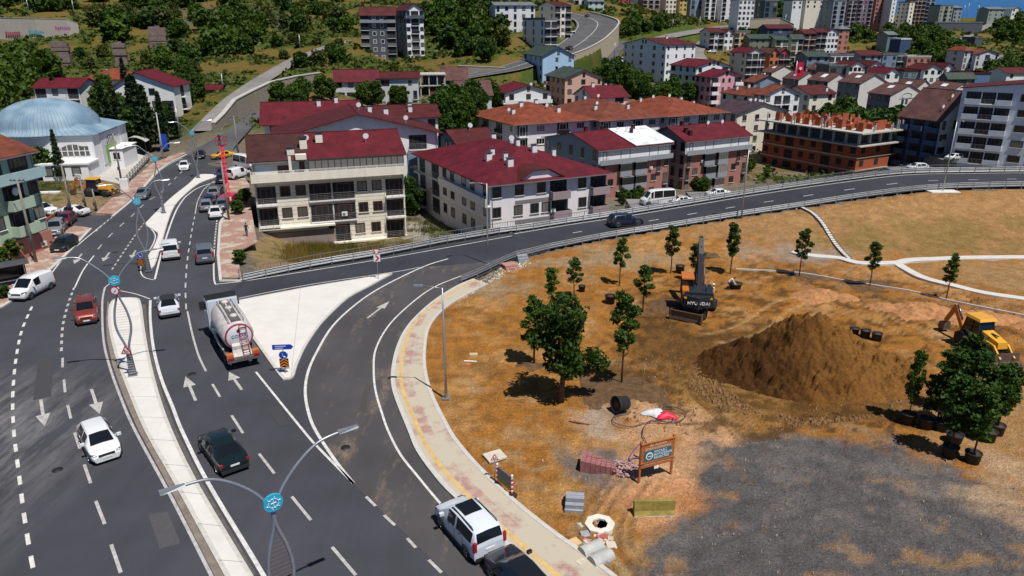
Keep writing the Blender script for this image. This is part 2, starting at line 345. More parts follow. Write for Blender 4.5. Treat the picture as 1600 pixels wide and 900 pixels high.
# roads on the hills: (px, py, half width)
ROADS = {
 'hill_lane': [(322,205,3.2),(345,178,3),(372,152,3),(400,131,2.8),(432,111,2.8),(465,92,2.6),(500,78,2.6),(540,64,2.6)],
 'highway_bend': [(690,127,4.5),(735,119,5),(790,109,6),(830,97,6.5),(872,86,7.5),(908,67,9),(930,47,10),(933,35,11),(917,27,11),(895,21,11)],
 'valley_street': [(1010,140,3),(985,122,3.2),(962,106,3.6),(950,95,4),(958,80,4),(970,64,4)],
 'upper_avenue': [(1010,66,6),(1060,54,7),(1120,44,8),(1150,40,8)],
 'sloping_street': [(1098,95,3.5),(1088,82,3.5),(1100,68,4),(1125,52,5)],
 'ridge_track': [(1476,69,2.6),(1500,62,2.8),(1530,47,3),(1550,37,3.4),(1570,30,3.6)],
}
RD = {}
for k, pts in ROADS.items():
    w = [hit(a, b, 100) for a, b, c in pts]
    if k == 'highway_bend':
        for i, (z, Y) in enumerate([(8.3,248),(8.8,256),(9.8,266),(11,278),(12.6,292),(16.5,330),(21,372),(24.2,400),(26.2,425),(27.8,450)]):
            p = PY(pts[i][0], pts[i][1], Y); w[i] = p
    c = catmull([(p.x, p.y, p.z, h[2]) for p, h in zip(w, pts)], 7); RD[k] = c
    near_poly(c, max(h[2] for h in pts), .5, [q[3]-.5 for q in c])
HR = [(hit(a, b, 60), hit(c, d, 60)) for a, b, c, d in HILLROAD]; HR[0] = (P(290,244), P(358,244))
hrl = catmull([tuple(a) for a, b in HR], 5); hrr = catmull([tuple(b) for a, b in HR], 5)
mid = [tuple((u+v)/2 for u, v in zip(a, b)) for a, b in zip(hrl, hrr)]
near_poly(mid, 6.0, .35)
# ground colours by place (material zones, mixed with noise in the shader)
pxg, pyg = proj(gx, gy, gz)
jx = pxg+(fbm(gx*.5, gy*.5, 21)-.5)*70; jy = pyg+(fbm(gx*.5, gy*.5, 33)-.5)*34
n1 = fbm(gx*.06, gy*.06, 41); n2 = fbm(gx*.3, gy*.3, 51); n3 = fbm(gx*1.3, gy*1.3, 61)
def mixc(base, c, w): return base*(1-w[:, None])+np.array(c)[None]*w[:, None]
def sst(x, a, b): t = np.clip((x-a)/(b-a), 0, 1); return t*t*(3-2*t)
col = np.tile(np.array([.17, .145, .11]), (len(gx), 1))
green = np.array([.062, .090, .018]); dry = np.array([.150, .105, .030]); dirt = np.array([.385, .168, .038])
hill = (pyg < 215)
wg = sst(n1+.45*(n2-.5)+.25*(n3-.5), .42, .64)
hc = green[None]*(1-wg[:, None])+dry[None]*wg[:, None]
hillmask = sst(gy, 150, 172)
col = col*(1-hillmask[:, None])+hc*hillmask[:, None]
def zone(poly, c, amt=1.0, noise=None):
    global col
    w = pip(jx, jy, poly).astype(float)*amt
    if noise is not None: w = w*noise
    col = mixc(col, c, w)
zone([(275,44),(296,16),(400,13),(488,38),(430,40),(360,34)], (.10,.098,.105))
zone([(430,178),(560,150),(900,150),(1200,110),(1600,170),(1700,300),(1200,330),(900,345),(640,390),(400,420)], (.20,.17,.13), 1.0, sst(n2, .3, .55)*.8)
zone([(30,300),(110,268),(185,275),(165,330),(110,335),(55,330)], (.27,.19,.10))
zone([(45,285),(95,278),(110,300),(85,330),(45,330)], (.085,.10,.02), .9, sst(n3+n2, .8, 1.1))
zone([(0,275),(110,262),(180,285),(170,296),(60,300),(0,300)], (.09,.10,.03), .8, sst(n2, .4, .6))
zone([(150,235),(215,225),(235,245),(185,280),(130,272)], (.36,.34,.31))
zone([(0,345),(50,347),(60,370),(0,400)], (.22,.17,.12))
zone([(400,372),(640,360),(720,375),(400,442)], (.30,.21,.10))
zone([(440,380),(640,372),(650,392),(470,412),(420,405)], (.14,.13,.035), .9, sst(n3, .35, .55))
zone([(630,335),(650,340),(730,372),(640,380)], (.14,.13,.04))
zone([(632,352),(662,352),(690,372),(640,378)], (.36,.32,.27))
jx2 = pxg+(fbm(gx*.5, gy*.5, 21)-.5)*70+(fbm(gx*2.2, gy*2.2, 22)-.5)*26; jy2 = pyg+(fbm(gx*.5, gy*.5, 33)-.5)*34+(fbm(gx*2.2, gy*2.2, 34)-.5)*12
# the park
pk = park.astype(float); col = mixc(col, dirt, pk)
def pz(poly, c, amt=1.0, noise=None):
    global col
    w = 0
    for ox, oy in ((0,0),(14,3),(-14,-3),(5,9),(-5,-9),(24,-6),(-24,6)): w = w+pip(jx2+ox, jy2+oy, poly)/7.0
    w = np.clip((w-.5)*1.1+.5+(n3-.5)*.9*(w > .01)*(w < .99), 0, 1)*amt*pk
    if noise is not None: w = w*noise
    col = mixc(col, c, w)
col = mixc(col, (.56,.31,.12), pk*sst(n2, .50, .70)*.6)
col = mixc(col, (.25,.115,.03), pk*sst(n3, .50, .68)*.5); n4 = fbm(gx*.7+40, gy*.7, 91, 5); col = mixc(col, (.20,.10,.035), pk*sst(n4, .60, .70)*.55); col = mixc(col, (.42,.30,.18), pk*sst(n4, .38, .28)*.4)
pz([(700,440),(820,400),(1000,390),(1100,400),(1000,420),(850,440),(760,470)], (.34,.25,.15), .8, sst(n2,.3,.5))
pz([(1100,345),(1300,315),(1650,285),(2600,300),(2600,400),(1600,403),(1300,400),(1150,372),(1000,375)], (.37,.205,.085), 1)
pz([(1180,362),(1330,340),(1700,330),(2600,340),(2600,395),(1500,398),(1300,395)], (.26,.175,.06), .75, sst(n2+.4*(n1-.5),.38,.55))
pz([(1150,385),(1260,382),(1340,400),(1300,412),(1150,398)], (.33,.29,.25), .7)
pz([(1390,415),(1700,412),(1700,460),(1560,452),(1450,425)], (.37,.22,.10), 1)
pz([(1240,440),(1330,425),(1460,470),(1600,475),(1650,500),(1600,540),(1420,500),(1300,470)], (.30,.155,.07), .7, sst(n3,.35,.55))
pz([(990,470),(1060,455),(1080,520),(1160,500),(1430,560),(1420,660),(1250,668),(1110,640),(1040,590),(980,560)], (.155,.078,.024), .9, sst(n2,.1,.35))
pz([(930,580),(990,560),(1010,600),(1000,640),(930,628)], (.13,.075,.03), .85)
pz([(1110,560),(1180,560),(1250,690),(1150,700),(1060,660),(1010,610)], (.36,.20,.06), .6)
pz([(905,640),(1000,625),(1140,650),(1180,700),(1100,760),(1090,800),(1000,840),(960,790),(940,760),(1000,700),(900,670)], (.62,.37,.21), .8, sst(n2,.2,.5))
pz([(950,770),(1080,740),(1090,800),(1040,840),(960,800)], (.58,.27,.12), .75)
pz([(862,712),(960,700),(1000,730),(950,765),(880,745)], (.17,.16,.165), .85, sst(n3,.2,.4))
pz([(905,645),(960,630),(980,655),(930,690)], (.42,.36,.30), .7)
GR = [(1165,678),(1400,690),(1440,720),(1600,790),(2300,1000),(2000,1500),(1150,1300),(1005,905),(1010,850),(1090,795),(1085,740),(1120,700)]
pz(GR, (.120,.112,.114), 1)
pz(GR, (.38,.225,.11), .75, sst(fbm(gx*.75+3, gy*.75, 77, 5)+.25*(n3-.5), .58, .78))
pz(GR, (.21,.185,.17), .6, sst(fbm(gx*.25, gy*.25+9, 88, 4), .42, .7))
pz([(1430,700),(1600,680),(1700,800),(1600,830),(1480,760)], (.50,.34,.21), .8, sst(n2,.3,.55))
pz([(1440,640),(1600,600),(1700,700),(1450,700)], (.42,.25,.11), .7)
pz([(930,850),(1010,840),(1010,1000),(1000,1100),(900,900)], (.44,.29,.14), .8, sst(np.sin((gx*.8+gy*.35)*5), -.3,.4))
def track(pts, offs, wd, c, amt=.6):
    global col
    w = smooth_px(pts, 6)
    for o in offs:
        best = np.full(len(gx), 1e9); sel = np.where(park)[0]
        for i in range(len(w)-1):
            a, b = w[i], w[i+1]; d = (b-a); L = d.length; nx, ny = -d.y/L*o, d.x/L*o; t = np.clip(((gx[sel]-a.x-nx)*d.x+(gy[sel]-a.y-ny)*d.y)/(L*L), 0, 1)
            dd = np.hypot(gx[sel]-a.x-nx-t*d.x, gy[sel]-a.y-ny-t*d.y); best[sel] = np.minimum(best[sel], dd)
        k = np.clip(1-best/wd, 0, 1)*amt*(.5+n3); col = mixc(col, c, np.clip(k, 0, 1)); gz[:] -= k*.09; gz[:] += np.clip(1-np.abs(best-wd*1.4)/(wd*.6), 0, 1)*.04
pz([(1000,425),(1250,420),(1450,450),(1640,500),(1600,560),(1430,560),(1420,690),(1150,700),(1000,650),(925,610),(960,520)], (.105,.052,.018), .75, sst(n3+.5*(n4-.5), .50, .66))
pz([(1180,345),(1300,322),(1700,300),(2600,320),(2600,345),(1500,330),(1300,350)], (.46,.27,.12), .6, sst(n3, .45, .65))
DK_ = (.13,.07,.026); PL_ = (.56,.36,.17)
track([(1060,530),(1075,575),(1110,620),(1150,660),(1180,690)], (-1.0,-.5,.1,.6,1.1,1.7), .22, DK_, .75)
track([(1030,560),(1045,600),(1085,640),(1140,675)], (-.9,.9), .25, DK_, .6)
track([(1105,530),(1170,515),(1240,470),(1330,480),(1430,520)], (-1.0,1.0), .25, PL_, .6); track([(1130,470),(1180,455),(1290,455),(1400,500),(1470,540)], (-.9,.9), .22, (.25,.13,.045), .5)
track([(985,1000),(975,900),(950,850),(960,800),(1000,750)], (-1.1,-.5,.4,1.0,1.6), .25, (.24,.14,.06), .7)
track([(760,480),(860,450),(980,440),(1100,430),(1250,450)], (-1.0,1.0), .25, (.26,.14,.05), .5); track([(1100,400),(1300,418),(1450,450),(1600,490)], (-1.2,0,1.0), .22, (.26,.14,.06), .6)
track([(1160,700),(1300,730),(1480,800),(1650,900)], (-1.1,.9), .3, (.24,.20,.17), .5); track([(1100,830),(1250,780),(1400,760),(1600,780)], (-1.0,1.0), .3, (.085,.08,.085), .5)
def ground_material():
    m = newmat('ground_soil'); n = m.node_tree; b = n.nodes['Principled BSDF']; L = n.links
    b.inputs['Roughness'].default_value = .95; b.inputs['Specular IOR Level'].default_value = .08
    a = n.nodes.new('ShaderNodeAttribute'); a.attribute_name = 'Col'; g = n.nodes.new('ShaderNodeNewGeometry')
    def noise(s, d=6, r=.7):
        t = n.nodes.new('ShaderNodeTexNoise'); t.inputs['Scale'].default_value = s; t.inputs['Detail'].default_value = d; t.inputs['Roughness'].default_value = r; L.new(g.outputs['Position'], t.inputs['Vector']); return t
    t1 = noise(.9); t2 = noise(7.0, 4, .75)
    def rng(t, lo, hi, a0=.3, a1=.7):
        r = n.nodes.new('ShaderNodeMapRange'); r.inputs[1].default_value = a0; r.inputs[2].default_value = a1; r.inputs[3].default_value = lo; r.inputs[4].default_value = hi; L.new(t.outputs[0], r.inputs[0]); return r
    r1 = rng(t1, .70, 1.26); r2 = rng(t2, .58, 1.38); mm = n.nodes.new('ShaderNodeMath'); mm.operation = 'MULTIPLY'; L.new(r1.outputs[0], mm.inputs[0]); L.new(r2.outputs[0], mm.inputs[1])
    x = n.nodes.new('ShaderNodeVectorMath'); x.operation = 'SCALE'; L.new(a.outputs['Color'], x.inputs[0]); L.new(mm.outputs[0], x.inputs['Scale'])
    v = n.nodes.new('ShaderNodeTexVoronoi'); v.inputs['Scale'].default_value = 3.2; v.inputs['Randomness'].default_value = 1; L.new(g.outputs['Position'], v.inputs['Vector'])
    s1 = n.nodes.new('ShaderNodeMapRange'); s1.inputs[1].default_value = .10; s1.inputs[2].default_value = .045; s1.inputs[3].default_value = 0; s1.inputs[4].default_value = .6; L.new(v.outputs['Distance'], s1.inputs[0])
    mx = n.nodes.new('ShaderNodeMix'); mx.data_type = 'RGBA'; L.new(s1.outputs[0], mx.inputs[0]); L.new(x.outputs[0], mx.inputs[6]); mx.inputs[7].default_value = (.5, .42, .33, 1)
    sep = n.nodes.new('ShaderNodeSeparateXYZ'); L.new(g.outputs['Position'], sep.inputs[0]); yy = n.nodes.new('ShaderNodeMapRange'); yy.inputs[1].default_value = 120; yy.inputs[2].default_value = 100; L.new(sep.outputs['Y'], yy.inputs[0])
    m2 = n.nodes.new('ShaderNodeMix'); m2.data_type = 'RGBA'; L.new(yy.outputs[0], m2.inputs[0]); L.new(x.outputs[0], m2.inputs[6]); L.new(mx.outputs[2], m2.inputs[7])
    L.new(m2.outputs[2], b.inputs['Base Color'])
    bn = n.nodes.new('ShaderNodeBump'); bn.inputs['Strength'].default_value = 1; bn.inputs['Distance'].default_value = .2; ad = n.nodes.new('ShaderNodeMath'); ad.operation = 'ADD'; L.new(t1.outputs[0], ad.inputs[0]); L.new(t2.outputs[0], ad.inputs[1]); L.new(ad.outputs[0], bn.inputs['Height']); L.new(bn.outputs[0], b.inputs['Normal'])
    return m
GM = ground_material()
nR, nC = GX.shape; idx = np.arange(nR*nC).reshape(nR, nC)
quads = np.stack([idx[:-1, :-1], idx[:-1, 1:], idx[1:, 1:], idx[1:, :-1]], -1).reshape(-1, 4)
me = bpy.data.meshes.new('ground'); me.vertices.add(len(gx)); me.vertices.foreach_set('co', np.stack([gx, gy, gz], -1).astype(np.float32).ravel())
me.loops.add(len(quads)*4); me.loops.foreach_set('vertex_index', quads.ravel().astype(np.int32)); me.polygons.add(len(quads))
me.polygons.foreach_set('loop_start', (np.arange(len(quads))*4).astype(np.int32)); me.polygons.foreach_set('loop_total', np.full(len(quads), 4, np.int32)); me.polygons.foreach_set('use_smooth', np.ones(len(quads), bool))
me.update(calc_edges=True); at = me.color_attributes.new('Col', 'FLOAT_COLOR', 'POINT')
at.data.foreach_set('color', np.concatenate([col, np.ones((len(gx), 1))], 1).astype(np.float32).ravel()); me.materials.append(GM)
tag(put('ground', me), kind='structure')
# ------------------------------------------------ asphalt
def asphalt(name, c, dusty=False):
    m = newmat(name); n = m.node_tree; b = n.nodes['Principled BSDF']; L = n.links; b.inputs['Roughness'].default_value = .88; b.inputs['Specular IOR Level'].default_value = .25
    g = n.nodes.new('ShaderNodeNewGeometry'); cur = None
    def noise(s, d=6, r=.6, scl=None, rot=0):
        t = n.nodes.new('ShaderNodeTexNoise'); t.inputs['Scale'].default_value = s; t.inputs['Detail'].default_value = d; t.inputs['Roughness'].default_value = r
        if scl:
            mp = n.nodes.new('ShaderNodeMapping'); mp.inputs['Scale'].default_value = scl; mp.inputs['Rotation'].default_value = (0, 0, rot); L.new(g.outputs['Position'], mp.inputs[0]); L.new(mp.outputs[0], t.inputs['Vector'])
        else: L.new(g.outputs['Position'], t.inputs['Vector'])
        return t
    def rng(o, lo, hi, a0=.35, a1=.65):
        r = n.nodes.new('ShaderNodeMapRange'); r.inputs[1].default_value = a0; r.inputs[2].default_value = a1; r.inputs[3].default_value = lo; r.inputs[4].default_value = hi; L.new(o, r.inputs[0]); return r.outputs[0]
    def mul(a, b2):
        q = n.nodes.new('ShaderNodeMath'); q.operation = 'MULTIPLY'; L.new(a, q.inputs[0]); L.new(b2, q.inputs[1]); return q.outputs[0]
    f = mul(rng(noise(.12, 3).outputs[0], .86, 1.16), rng(noise(28, 3, .8).outputs[0], .85, 1.16))
    f = mul(f, rng(noise(.7, 4, .6, (1, .06, 1), R(-14)).outputs[0], .95, 1.06))
    x = n.nodes.new('ShaderNodeVectorMath'); x.operation = 'SCALE'; x.inputs[0].default_value = c; L.new(f, x.inputs['Scale']); cur = x.outputs[0]
    if dusty:
        w = mul(rng(noise(.55, 6, .7, (1, .35, 1), R(25)).outputs[0], 0, .8, .54, .74), rng(noise(3.5, 4).outputs[0], .25, 1))
        mx = n.nodes.new('ShaderNodeMix'); mx.data_type = 'RGBA'; L.new(w, mx.inputs[0]); L.new(cur, mx.inputs[6]); mx.inputs[7].default_value = (.30, .21, .14, 1); cur = mx.outputs[2]
    if name == 'asphalt_main':   # pale cement slurry dried on the lower left lanes
        sp3 = n.nodes.new('ShaderNodeSeparateXYZ'); L.new(g.outputs['Position'], sp3.inputs[0])
        mA = n.nodes.new('ShaderNodeMapRange'); mA.inputs[1].default_value = -24; mA.inputs[2].default_value = -33; mA.inputs[3].default_value = 0; mA.inputs[4].default_value = 1; L.new(sp3.outputs[0], mA.inputs[0])
        mB = n.nodes.new('ShaderNodeMapRange'); mB.inputs[1].default_value = 52; mB.inputs[2].default_value = 42; mB.inputs[3].default_value = 0; mB.inputs[4].default_value = 1; L.new(sp3.outputs[1], mB.inputs[0])
        w = mul(mul(mA.outputs[0], mB.outputs[0]), rng(noise(.8, 6, .7, (1, .22, 1), R(-28)).outputs[0], 0, .8, .42, .66))
        mx = n.nodes.new('ShaderNodeMix'); mx.data_type = 'RGBA'; L.new(w, mx.inputs[0]); L.new(cur, mx.inputs[6]); mx.inputs[7].default_value = (.24, .235, .235, 1); cur = mx.outputs[2]
    L.new(cur, b.inputs['Base Color'])
    bn = n.nodes.new('ShaderNodeBump'); bn.inputs['Strength'].default_value = .25; bn.inputs['Distance'].default_value = .01; t = noise(60, 2, .8); L.new(t.outputs[0], bn.inputs['Height']); L.new(bn.outputs[0], b.inputs['Normal'])
    return m
M_ASPH = asphalt('asphalt_main', (.052, .052, .064)); M_ASPH2 = asphalt('asphalt_slip', (.066, .062, .066), True); M_NEW = asphalt('asphalt_new', (.036, .038, .048)); M_WORN = asphalt('asphalt_worn', (.085, .085, .09)); M_OLD = asphalt('asphalt_old', (.20, .19, .185), True)
def flat(name, pts, z, m, kind='structure', thick=0.0, mats=None):
    mb = MB(); w = [P(a, b, 0) for a, b in pts]; mb.prism([(p.x, p.y) for p in w], z-(thick or .01), z); o = mb.build(name, m); tag(o, kind=kind); return o
flat('road', MAIN, .02, M_ASPH)
strip_(rf, rb, 'ramp_road', M_NEW, .02)
# newer, darker carriageways laid over the junction
flat('carriageway', [(164,452),(160,475),(162,532),(172,575),(190,625),(212,675),(270,782),(330,900),(440,1120),(-200,1500),(-200,900)]+[(40,860),(25,760),(12,660),(14,590),(22,540),(40,495),(66,450),(100,405),(150,362),(213,308),(252,268),(300,243),(330,243),(300,275),(262,308),(228,345),(205,378),(183,414)], .032, M_ASPH)
flat('slip_road', [(660,418),(594,450),(555,477),(520,510),(497,547),(482,580),(476,612),(482,645),(494,675),(525,722),(560,765),(620,822),(700,900),(820,1010),(1150,1300),(900,960),(800,867),(715,785),(687,757),(652,710),(637,675),(617,625),(611,600),(612,575),(620,542),(637,510),(670,477),(710,450),(740,437),(800,407),(860,391),(800,400),(740,412)], .032, M_ASPH2)
flat('ramp_carriageway', [(378,441),(500,419),(600,403),(700,383),(800,366),(858,389),(800,400),(740,411),(660,417),(620,424),(480,444),(362,467),(345,462)], .032, M_NEW)
# pale scrubbed patch left by road works
M_GUT = mat('gutter_dust', (.20,.165,.14), .9, .3, 1.5)
flat('gutter', [(168,470),(166,500),(167,530),(176,572),(194,622),(216,672),(274,780),(335,900),(400,1040),(418,1040),(352,900),(273,757),(227,675),(198,605),(181,557),(171,512),(172,478)], .04, M_GUT)
flat('gutter', [(221,476),(225,512),(234,562),(249,620),(269,675),(309,757),(394,900),(402,900),(318,757),(277,675),(255,620),(240,562),(231,512),(228,476)], .04, mat('gutter_dark', (.10,.09,.085), .9, .25, 2))
for k, c in RD.items():
    L_ = []; R_ = []
    for i, p in enumerate(c):
        a = Vector(c[max(i-1, 0)][:2]); b2 = Vector(c[min(i+1, len(c)-1)][:2]); d = (b2-a).normalized(); nn = Vector((-d.y, d.x))*p[3]
        L_.append((p[0]+nn.x, p[1]+nn.y, p[2])); R_.append((p[0]-nn.x, p[1]-nn.y, p[2]))
    RD[k] = (c, L_, R_)
    strip_(R_, L_, k, {'highway_bend': M_WORN, 'upper_avenue': M_OLD, 'valley_street': M_WORN}.get(k, M_OLD), .12)
strip_(hrr, hrl, 'hill_road', M_WORN, .12)
# ------------------------------------------------ markings
M_LINE = mat('road_paint', (.58, .57, .56), .7, .25, 2.5); M_LINEO = mat('road_paint_worn', (.40, .39, .385), .8, .3, 3)
mk = MB(); mo = MB(); ZM = .052
def line(pts, w=.15, n=6, worn=False): band(mo if worn else mk, smooth_px(pts, n), w, ZM)
def dash(a, b, w=.15, worn=True): band(mo if worn else mk, [P(*a), P(*b)], w, ZM)
def dashes(pts, on, off, w=.15, worn=True):
    c = smooth_px(pts, 8); s = 0; cur = [c[0]]; draw = True; left = on
    for i in range(len(c)-1):
        a = c[i]; b2 = c[i+1]; d = (b2-a).length; pos = 0
        while d-pos > left:
            pos += left; q = a.lerp(b2, pos/d)
            if draw: cur.append(q); band(mo if worn else mk, cur, w, ZM)
            draw = not draw; cur = [q]; left = on if draw else off
        left -= d-pos
        if draw: cur.append(b2)
line([(164,450),(160,475),(162,532),(172,575),(190,625),(212,675),(270,782),(330,900),(380,1000)], .17, worn=True)
line([(235,470),(235,500),(240,545),(252,592),(270,637),(285,675),(325,755),(400,880),(470,1000)], .22)
line([(188,455),(212,460),(235,468)], .12); line([(164,450),(175,443),(186,452)], .12)
line([(700,405),(660,418),(595,450),(555,477),(520,510),(497,547),(482,580),(477,612),(482,645),(494,675),(525,722),(552,756)], .2)
line([(790,405),(725,430),(677,450),(640,477),(607,510),(587,547),(584,580),(587,612),(597,647),(607,675),(625,710),(650,742),(692,792),(740,840),(800,900)], .15)
line([(400,582),(475,675),(500,703),(552,756)], .16)
for a, b in [((572,777),(587,792)),((600,806),(617,822)),((636,842),(650,857)),((670,876),(690,896)),((332,601),(344,621)),((362,650),(380,678)),((405,710),(429,741)),((456,777),(486,814)),((519,856),(556,900)),
             ((98,560),(98,575)),((100,594),(102,614)),((106,634),(111,655)),((117,677),(125,702)),((132,727),(142,756)),((150,784),(164,820)),((174,852),(189,896)),((1120,332),(1165,324)),((940,362),(990,354)),((1290,306),(1335,300))]:
    if a[0] < 930: dash(a, b, .17)
line([(293,487),(300,520),(310,555),(322,581)], .16, worn=True)
dashes([(291,484),(290,462),(290,446),(292,415),(296,385),(301,355),(305,335)], 1.6, 1.6); line([(305,335),(308,318),(312,308),(320,295),(335,283)], .14, worn=True)
line([(339,345),(335,387),(334,420),(336,443),(345,444),(380,440),(400,437),(587,407),(800,369)], .15)
line([(345,282),(312,293),(296,303),(285,314),(272,337),(255,387),(242,437)], .2)
line([(362,469),(480,446),(620,425),(655,418)], .12)
dashes([(50,480),(35,515),(27,550),(22,590),(20,630),(22,677),(26,711),(31,751),(37,799),(45,851),(54,900),(60,940)], 1.05, 1.05, .2, worn=False)
dashes([(116,450),(106,478),(98,512),(96,550)], .8, .8, .2)
line([(75,435),(100,402)], .15); line([(120,385),(150,360),(175,340)], .15); line([(181,335),(212,309),(250,267),(285,247)], .14); line([(117,450),(130,423),(147,400)], .15)
dashes([(153,390),(166,375),(179,362),(191,351),(204,340),(219,325),(235,312),(247,305),(268,285),(290,262)], 2.0, 3.2)
dashes([(175,422),(195,392),(217,360),(228,346)], .8, .7, .18)
dashes([(150,362),(163,350),(178,338)], .8, .7, .18)
dashes([(339,347),(337,368),(335,390)], .7, .7, .15)
line([(231,353),(242,366),(241,378),(233,393)], .14); line([(222,408),(220,425),(226,434),(240,438)], .12)
def arrow(tail, tip, w=.22, hw=.75, hl=.42):
    a = P(*tail); b = P(*tip); d = (b-a); d.z = 0; L = d.length; d.normalize(); n = Vector((-d.y, d.x, 0)); s = L*hl; c = b-d*s; hw = min(hw, s*.55)
    mo.add([a+n*w/2, a-n*w/2, c-n*w/2, c+n*w/2], [(0,1,2,3)]); mo.add([c+n*hw/2*1.2, c-n*hw/2*1.2, b], [(0,1,2)])
    for i in range(1, 8): mo.v[-i] = (mo.v[-i][0], mo.v[-i][1], ZM)
for a in [((306,627),(290,589)),((378,610),(358,582)),((64,625),(70,667)),((143,609),(156,648)),((128,397),(116,413)),((171,395),(161,409)),((212,392),(205,404)),((574,498),(609,471))]: arrow(*a, w=.2, hw=.72)
# ramp lines lie on the sloping ramp
mr = MB()
ce = [tuple(b[i]*.93+a[i]*.07 for i in range(3)) for a, b in zip(rf, rb)]; fr = [tuple(a[i]*.94+b[i]*.06 for i in range(3)) for a, b in zip(rf, rb)]; md = [tuple((a[i]+b[i])/2 for i in range(3)) for a, b in zip(rf, rb)]
band(mr, ce, .16, .04); band(mr, fr, .14, .04)
for i in range(4, len(md)-1, 3): band(mr, [Vector(md[i]), Vector(md[i]).lerp(Vector(md[i+1]), .75)], .15, .04)
tag(mr.build('ramp_markings', M_LINE), kind='structure')
tag(mk.build('road_markings', M_LINE), kind='structure'); tag(mo.build('worn_road_markings', M_LINEO), kind='structure')
hm = MB(); c, L_, R_ = RD['highway_bend']
for f in (.04, .5, .96): band(hm, [Vector(a[:3]).lerp(Vector(b[:3]), f) for a, b in zip(L_, R_)], .4 if f == .5 else .3, .16)
tag(hm.build('highway_markings', M_LINEO), kind='structure')
# ------------------------------------------------ islands, pavements, kerbs
M_CONC = mat('pale_concrete', (.62, .595, .57), .85, .07, .6, bump=.1); M_KERB = mat('kerb_stone', (.50, .48, .45), .85, .12, 3)
def pavers(name, c1, c2, dust=.5):
    m = newmat(name); n = m.node_tree; b = n.nodes['Principled BSDF']; L = n.links; b.inputs['Roughness'].default_value = .9; b.inputs['Specular IOR Level'].default_value = .15
    g = n.nodes.new('ShaderNodeNewGeometry'); br = n.nodes.new('ShaderNodeTexBrick'); br.inputs['Scale'].default_value = 2.4; br.inputs['Color1'].default_value = (*c1, 1); br.inputs['Color2'].default_value = (*c2, 1); br.inputs['Mortar'].default_value = (.2, .15, .12, 1); br.inputs['Mortar Size'].default_value = .03
    L.new(g.outputs['Position'], br.inputs['Vector']); t = n.nodes.new('ShaderNodeTexNoise'); t.inputs['Scale'].default_value = .45; t.inputs['Detail'].default_value = 7; t.inputs['Roughness'].default_value = .7; L.new(g.outputs['Position'], t.inputs['Vector'])
    r = n.nodes.new('ShaderNodeMapRange'); r.inputs[1].default_value = .66-dust*.5; r.inputs[2].default_value = .78-dust*.5; L.new(t.outputs[0], r.inputs[0])
    mx = n.nodes.new('ShaderNodeMix'); mx.data_type = 'RGBA'; L.new(r.outputs[0], mx.inputs[0]); L.new(br.outputs[0], mx.inputs[6]); mx.inputs[7].default_value = (.46, .41, .33, 1); L.new(mx.outputs[2], b.inputs['Base Color']); return m
M_PAV = pavers('red_pavers', (.36,.19,.16), (.42,.25,.20), .35); M_PAVD = pavers('dusty_pavers', (.40,.25,.22), (.46,.31,.27), .60); M_YEL = mat('tactile_yellow', (.56, .37, .14), .8, .2, 2)
def island(name, pts, kerb=.22, top=M_CONC, n=3, closed_smooth=True):
    c = catmull(pts+[pts[0]], n)[:-1]; w = [P(a, b, 0) for a, b in c]; cen = sum(w, Vector())/len(w)
    mb = MB(); mb.prism([(p.x, p.y) for p in w], 0, .13, 0); o = mb.build('kerb_island', M_KERB); tag(o, kind='structure')
    ins = []; m = len(w); ar = sum(w[i].x*w[(i+1)%m].y-w[(i+1)%m].x*w[i].y for i in range(m))
    for i in range(m):
        d = (w[(i+1) % m]-w[i-1]); d.z = 0; d.normalize(); nn = Vector((-d.y, d.x, 0))*(1 if ar > 0 else -1); ins.append(w[i]+nn*kerb)
    mb = MB(); mb.prism([(p.x, p.y) for p in ins], .1, .145, 0); tag(mb.build(name, top), kind='structure')
island('traffic_island', [(370,471),(480,450),(560,437),(612,428),(600,436),(575,450),(544,467),(512,497),(495,517),(477,545),(465,572),(459,590),(447,594),(437,589),(400,537),(372,500),(362,482)])
island('median_strip', [(182,467),(213,467),(221,476),(226,512),(235,562),(250,620),(270,675),(310,757),(395,900),(480,1040),(560,1180),(480,1180),(410,1010),(350,900),(272,757),(226,675),(197,605),(180,557),(170,512),(171,478)])
island('upper_median', [(233,421),(242,416),(252,385),(262,350),(272,325),(287,307),(312,287),(340,276),(325,273),(309,275),(295,288),(265,312),(230,347),(228,353),(240,361),(247,368),(240,387),(231,402),(229,414)], .12)
EIN = [(760,445),(700,478),(670,510),(662,545),(663,585),(675,625),(700,675),(715,697),(745,732),(800,785),(862,835),(925,880),(1010,950),(1200,1130),(1500,1420)]
EOUT = KERB[2:]; ko = smooth_px(EOUT, 6); ki = smooth_px(EIN, 6)
def resample(c, n):
    L = [0]
    for i in range(len(c)-1): L.append(L[-1]+(c[i+1]-c[i]).length)
    out = []; j = 0
    for k in range(n):
        t = L[-1]*k/(n-1)
        while j < len(c)-2 and L[j+1] < t: j += 1
        f = (t-L[j])/max(L[j+1]-L[j], 1e-6); out.append(c[j].lerp(c[j+1], min(max(f, 0), 1)))
    return out
ko = resample(ko, 90); ki = resample(ki, 90)
def side(a, b, f0, f1, name, m, z, zb=0.0):
    mb = MB(); A = [p.lerp(q, f0) for p, q in zip(a, b)]; B = [p.lerp(q, f1) for p, q in zip(a, b)]
    mb.prism([(p.x, p.y) for p in A]+[(p.x, p.y) for p in B[::-1]], zb, z); return tag(mb.build(name, m), kind='structure')
side(ko, ki, 0, .12, 'kerb', M_KERB, .15); side(ko, ki, .12, 1, 'pavement', M_PAVD, .135)
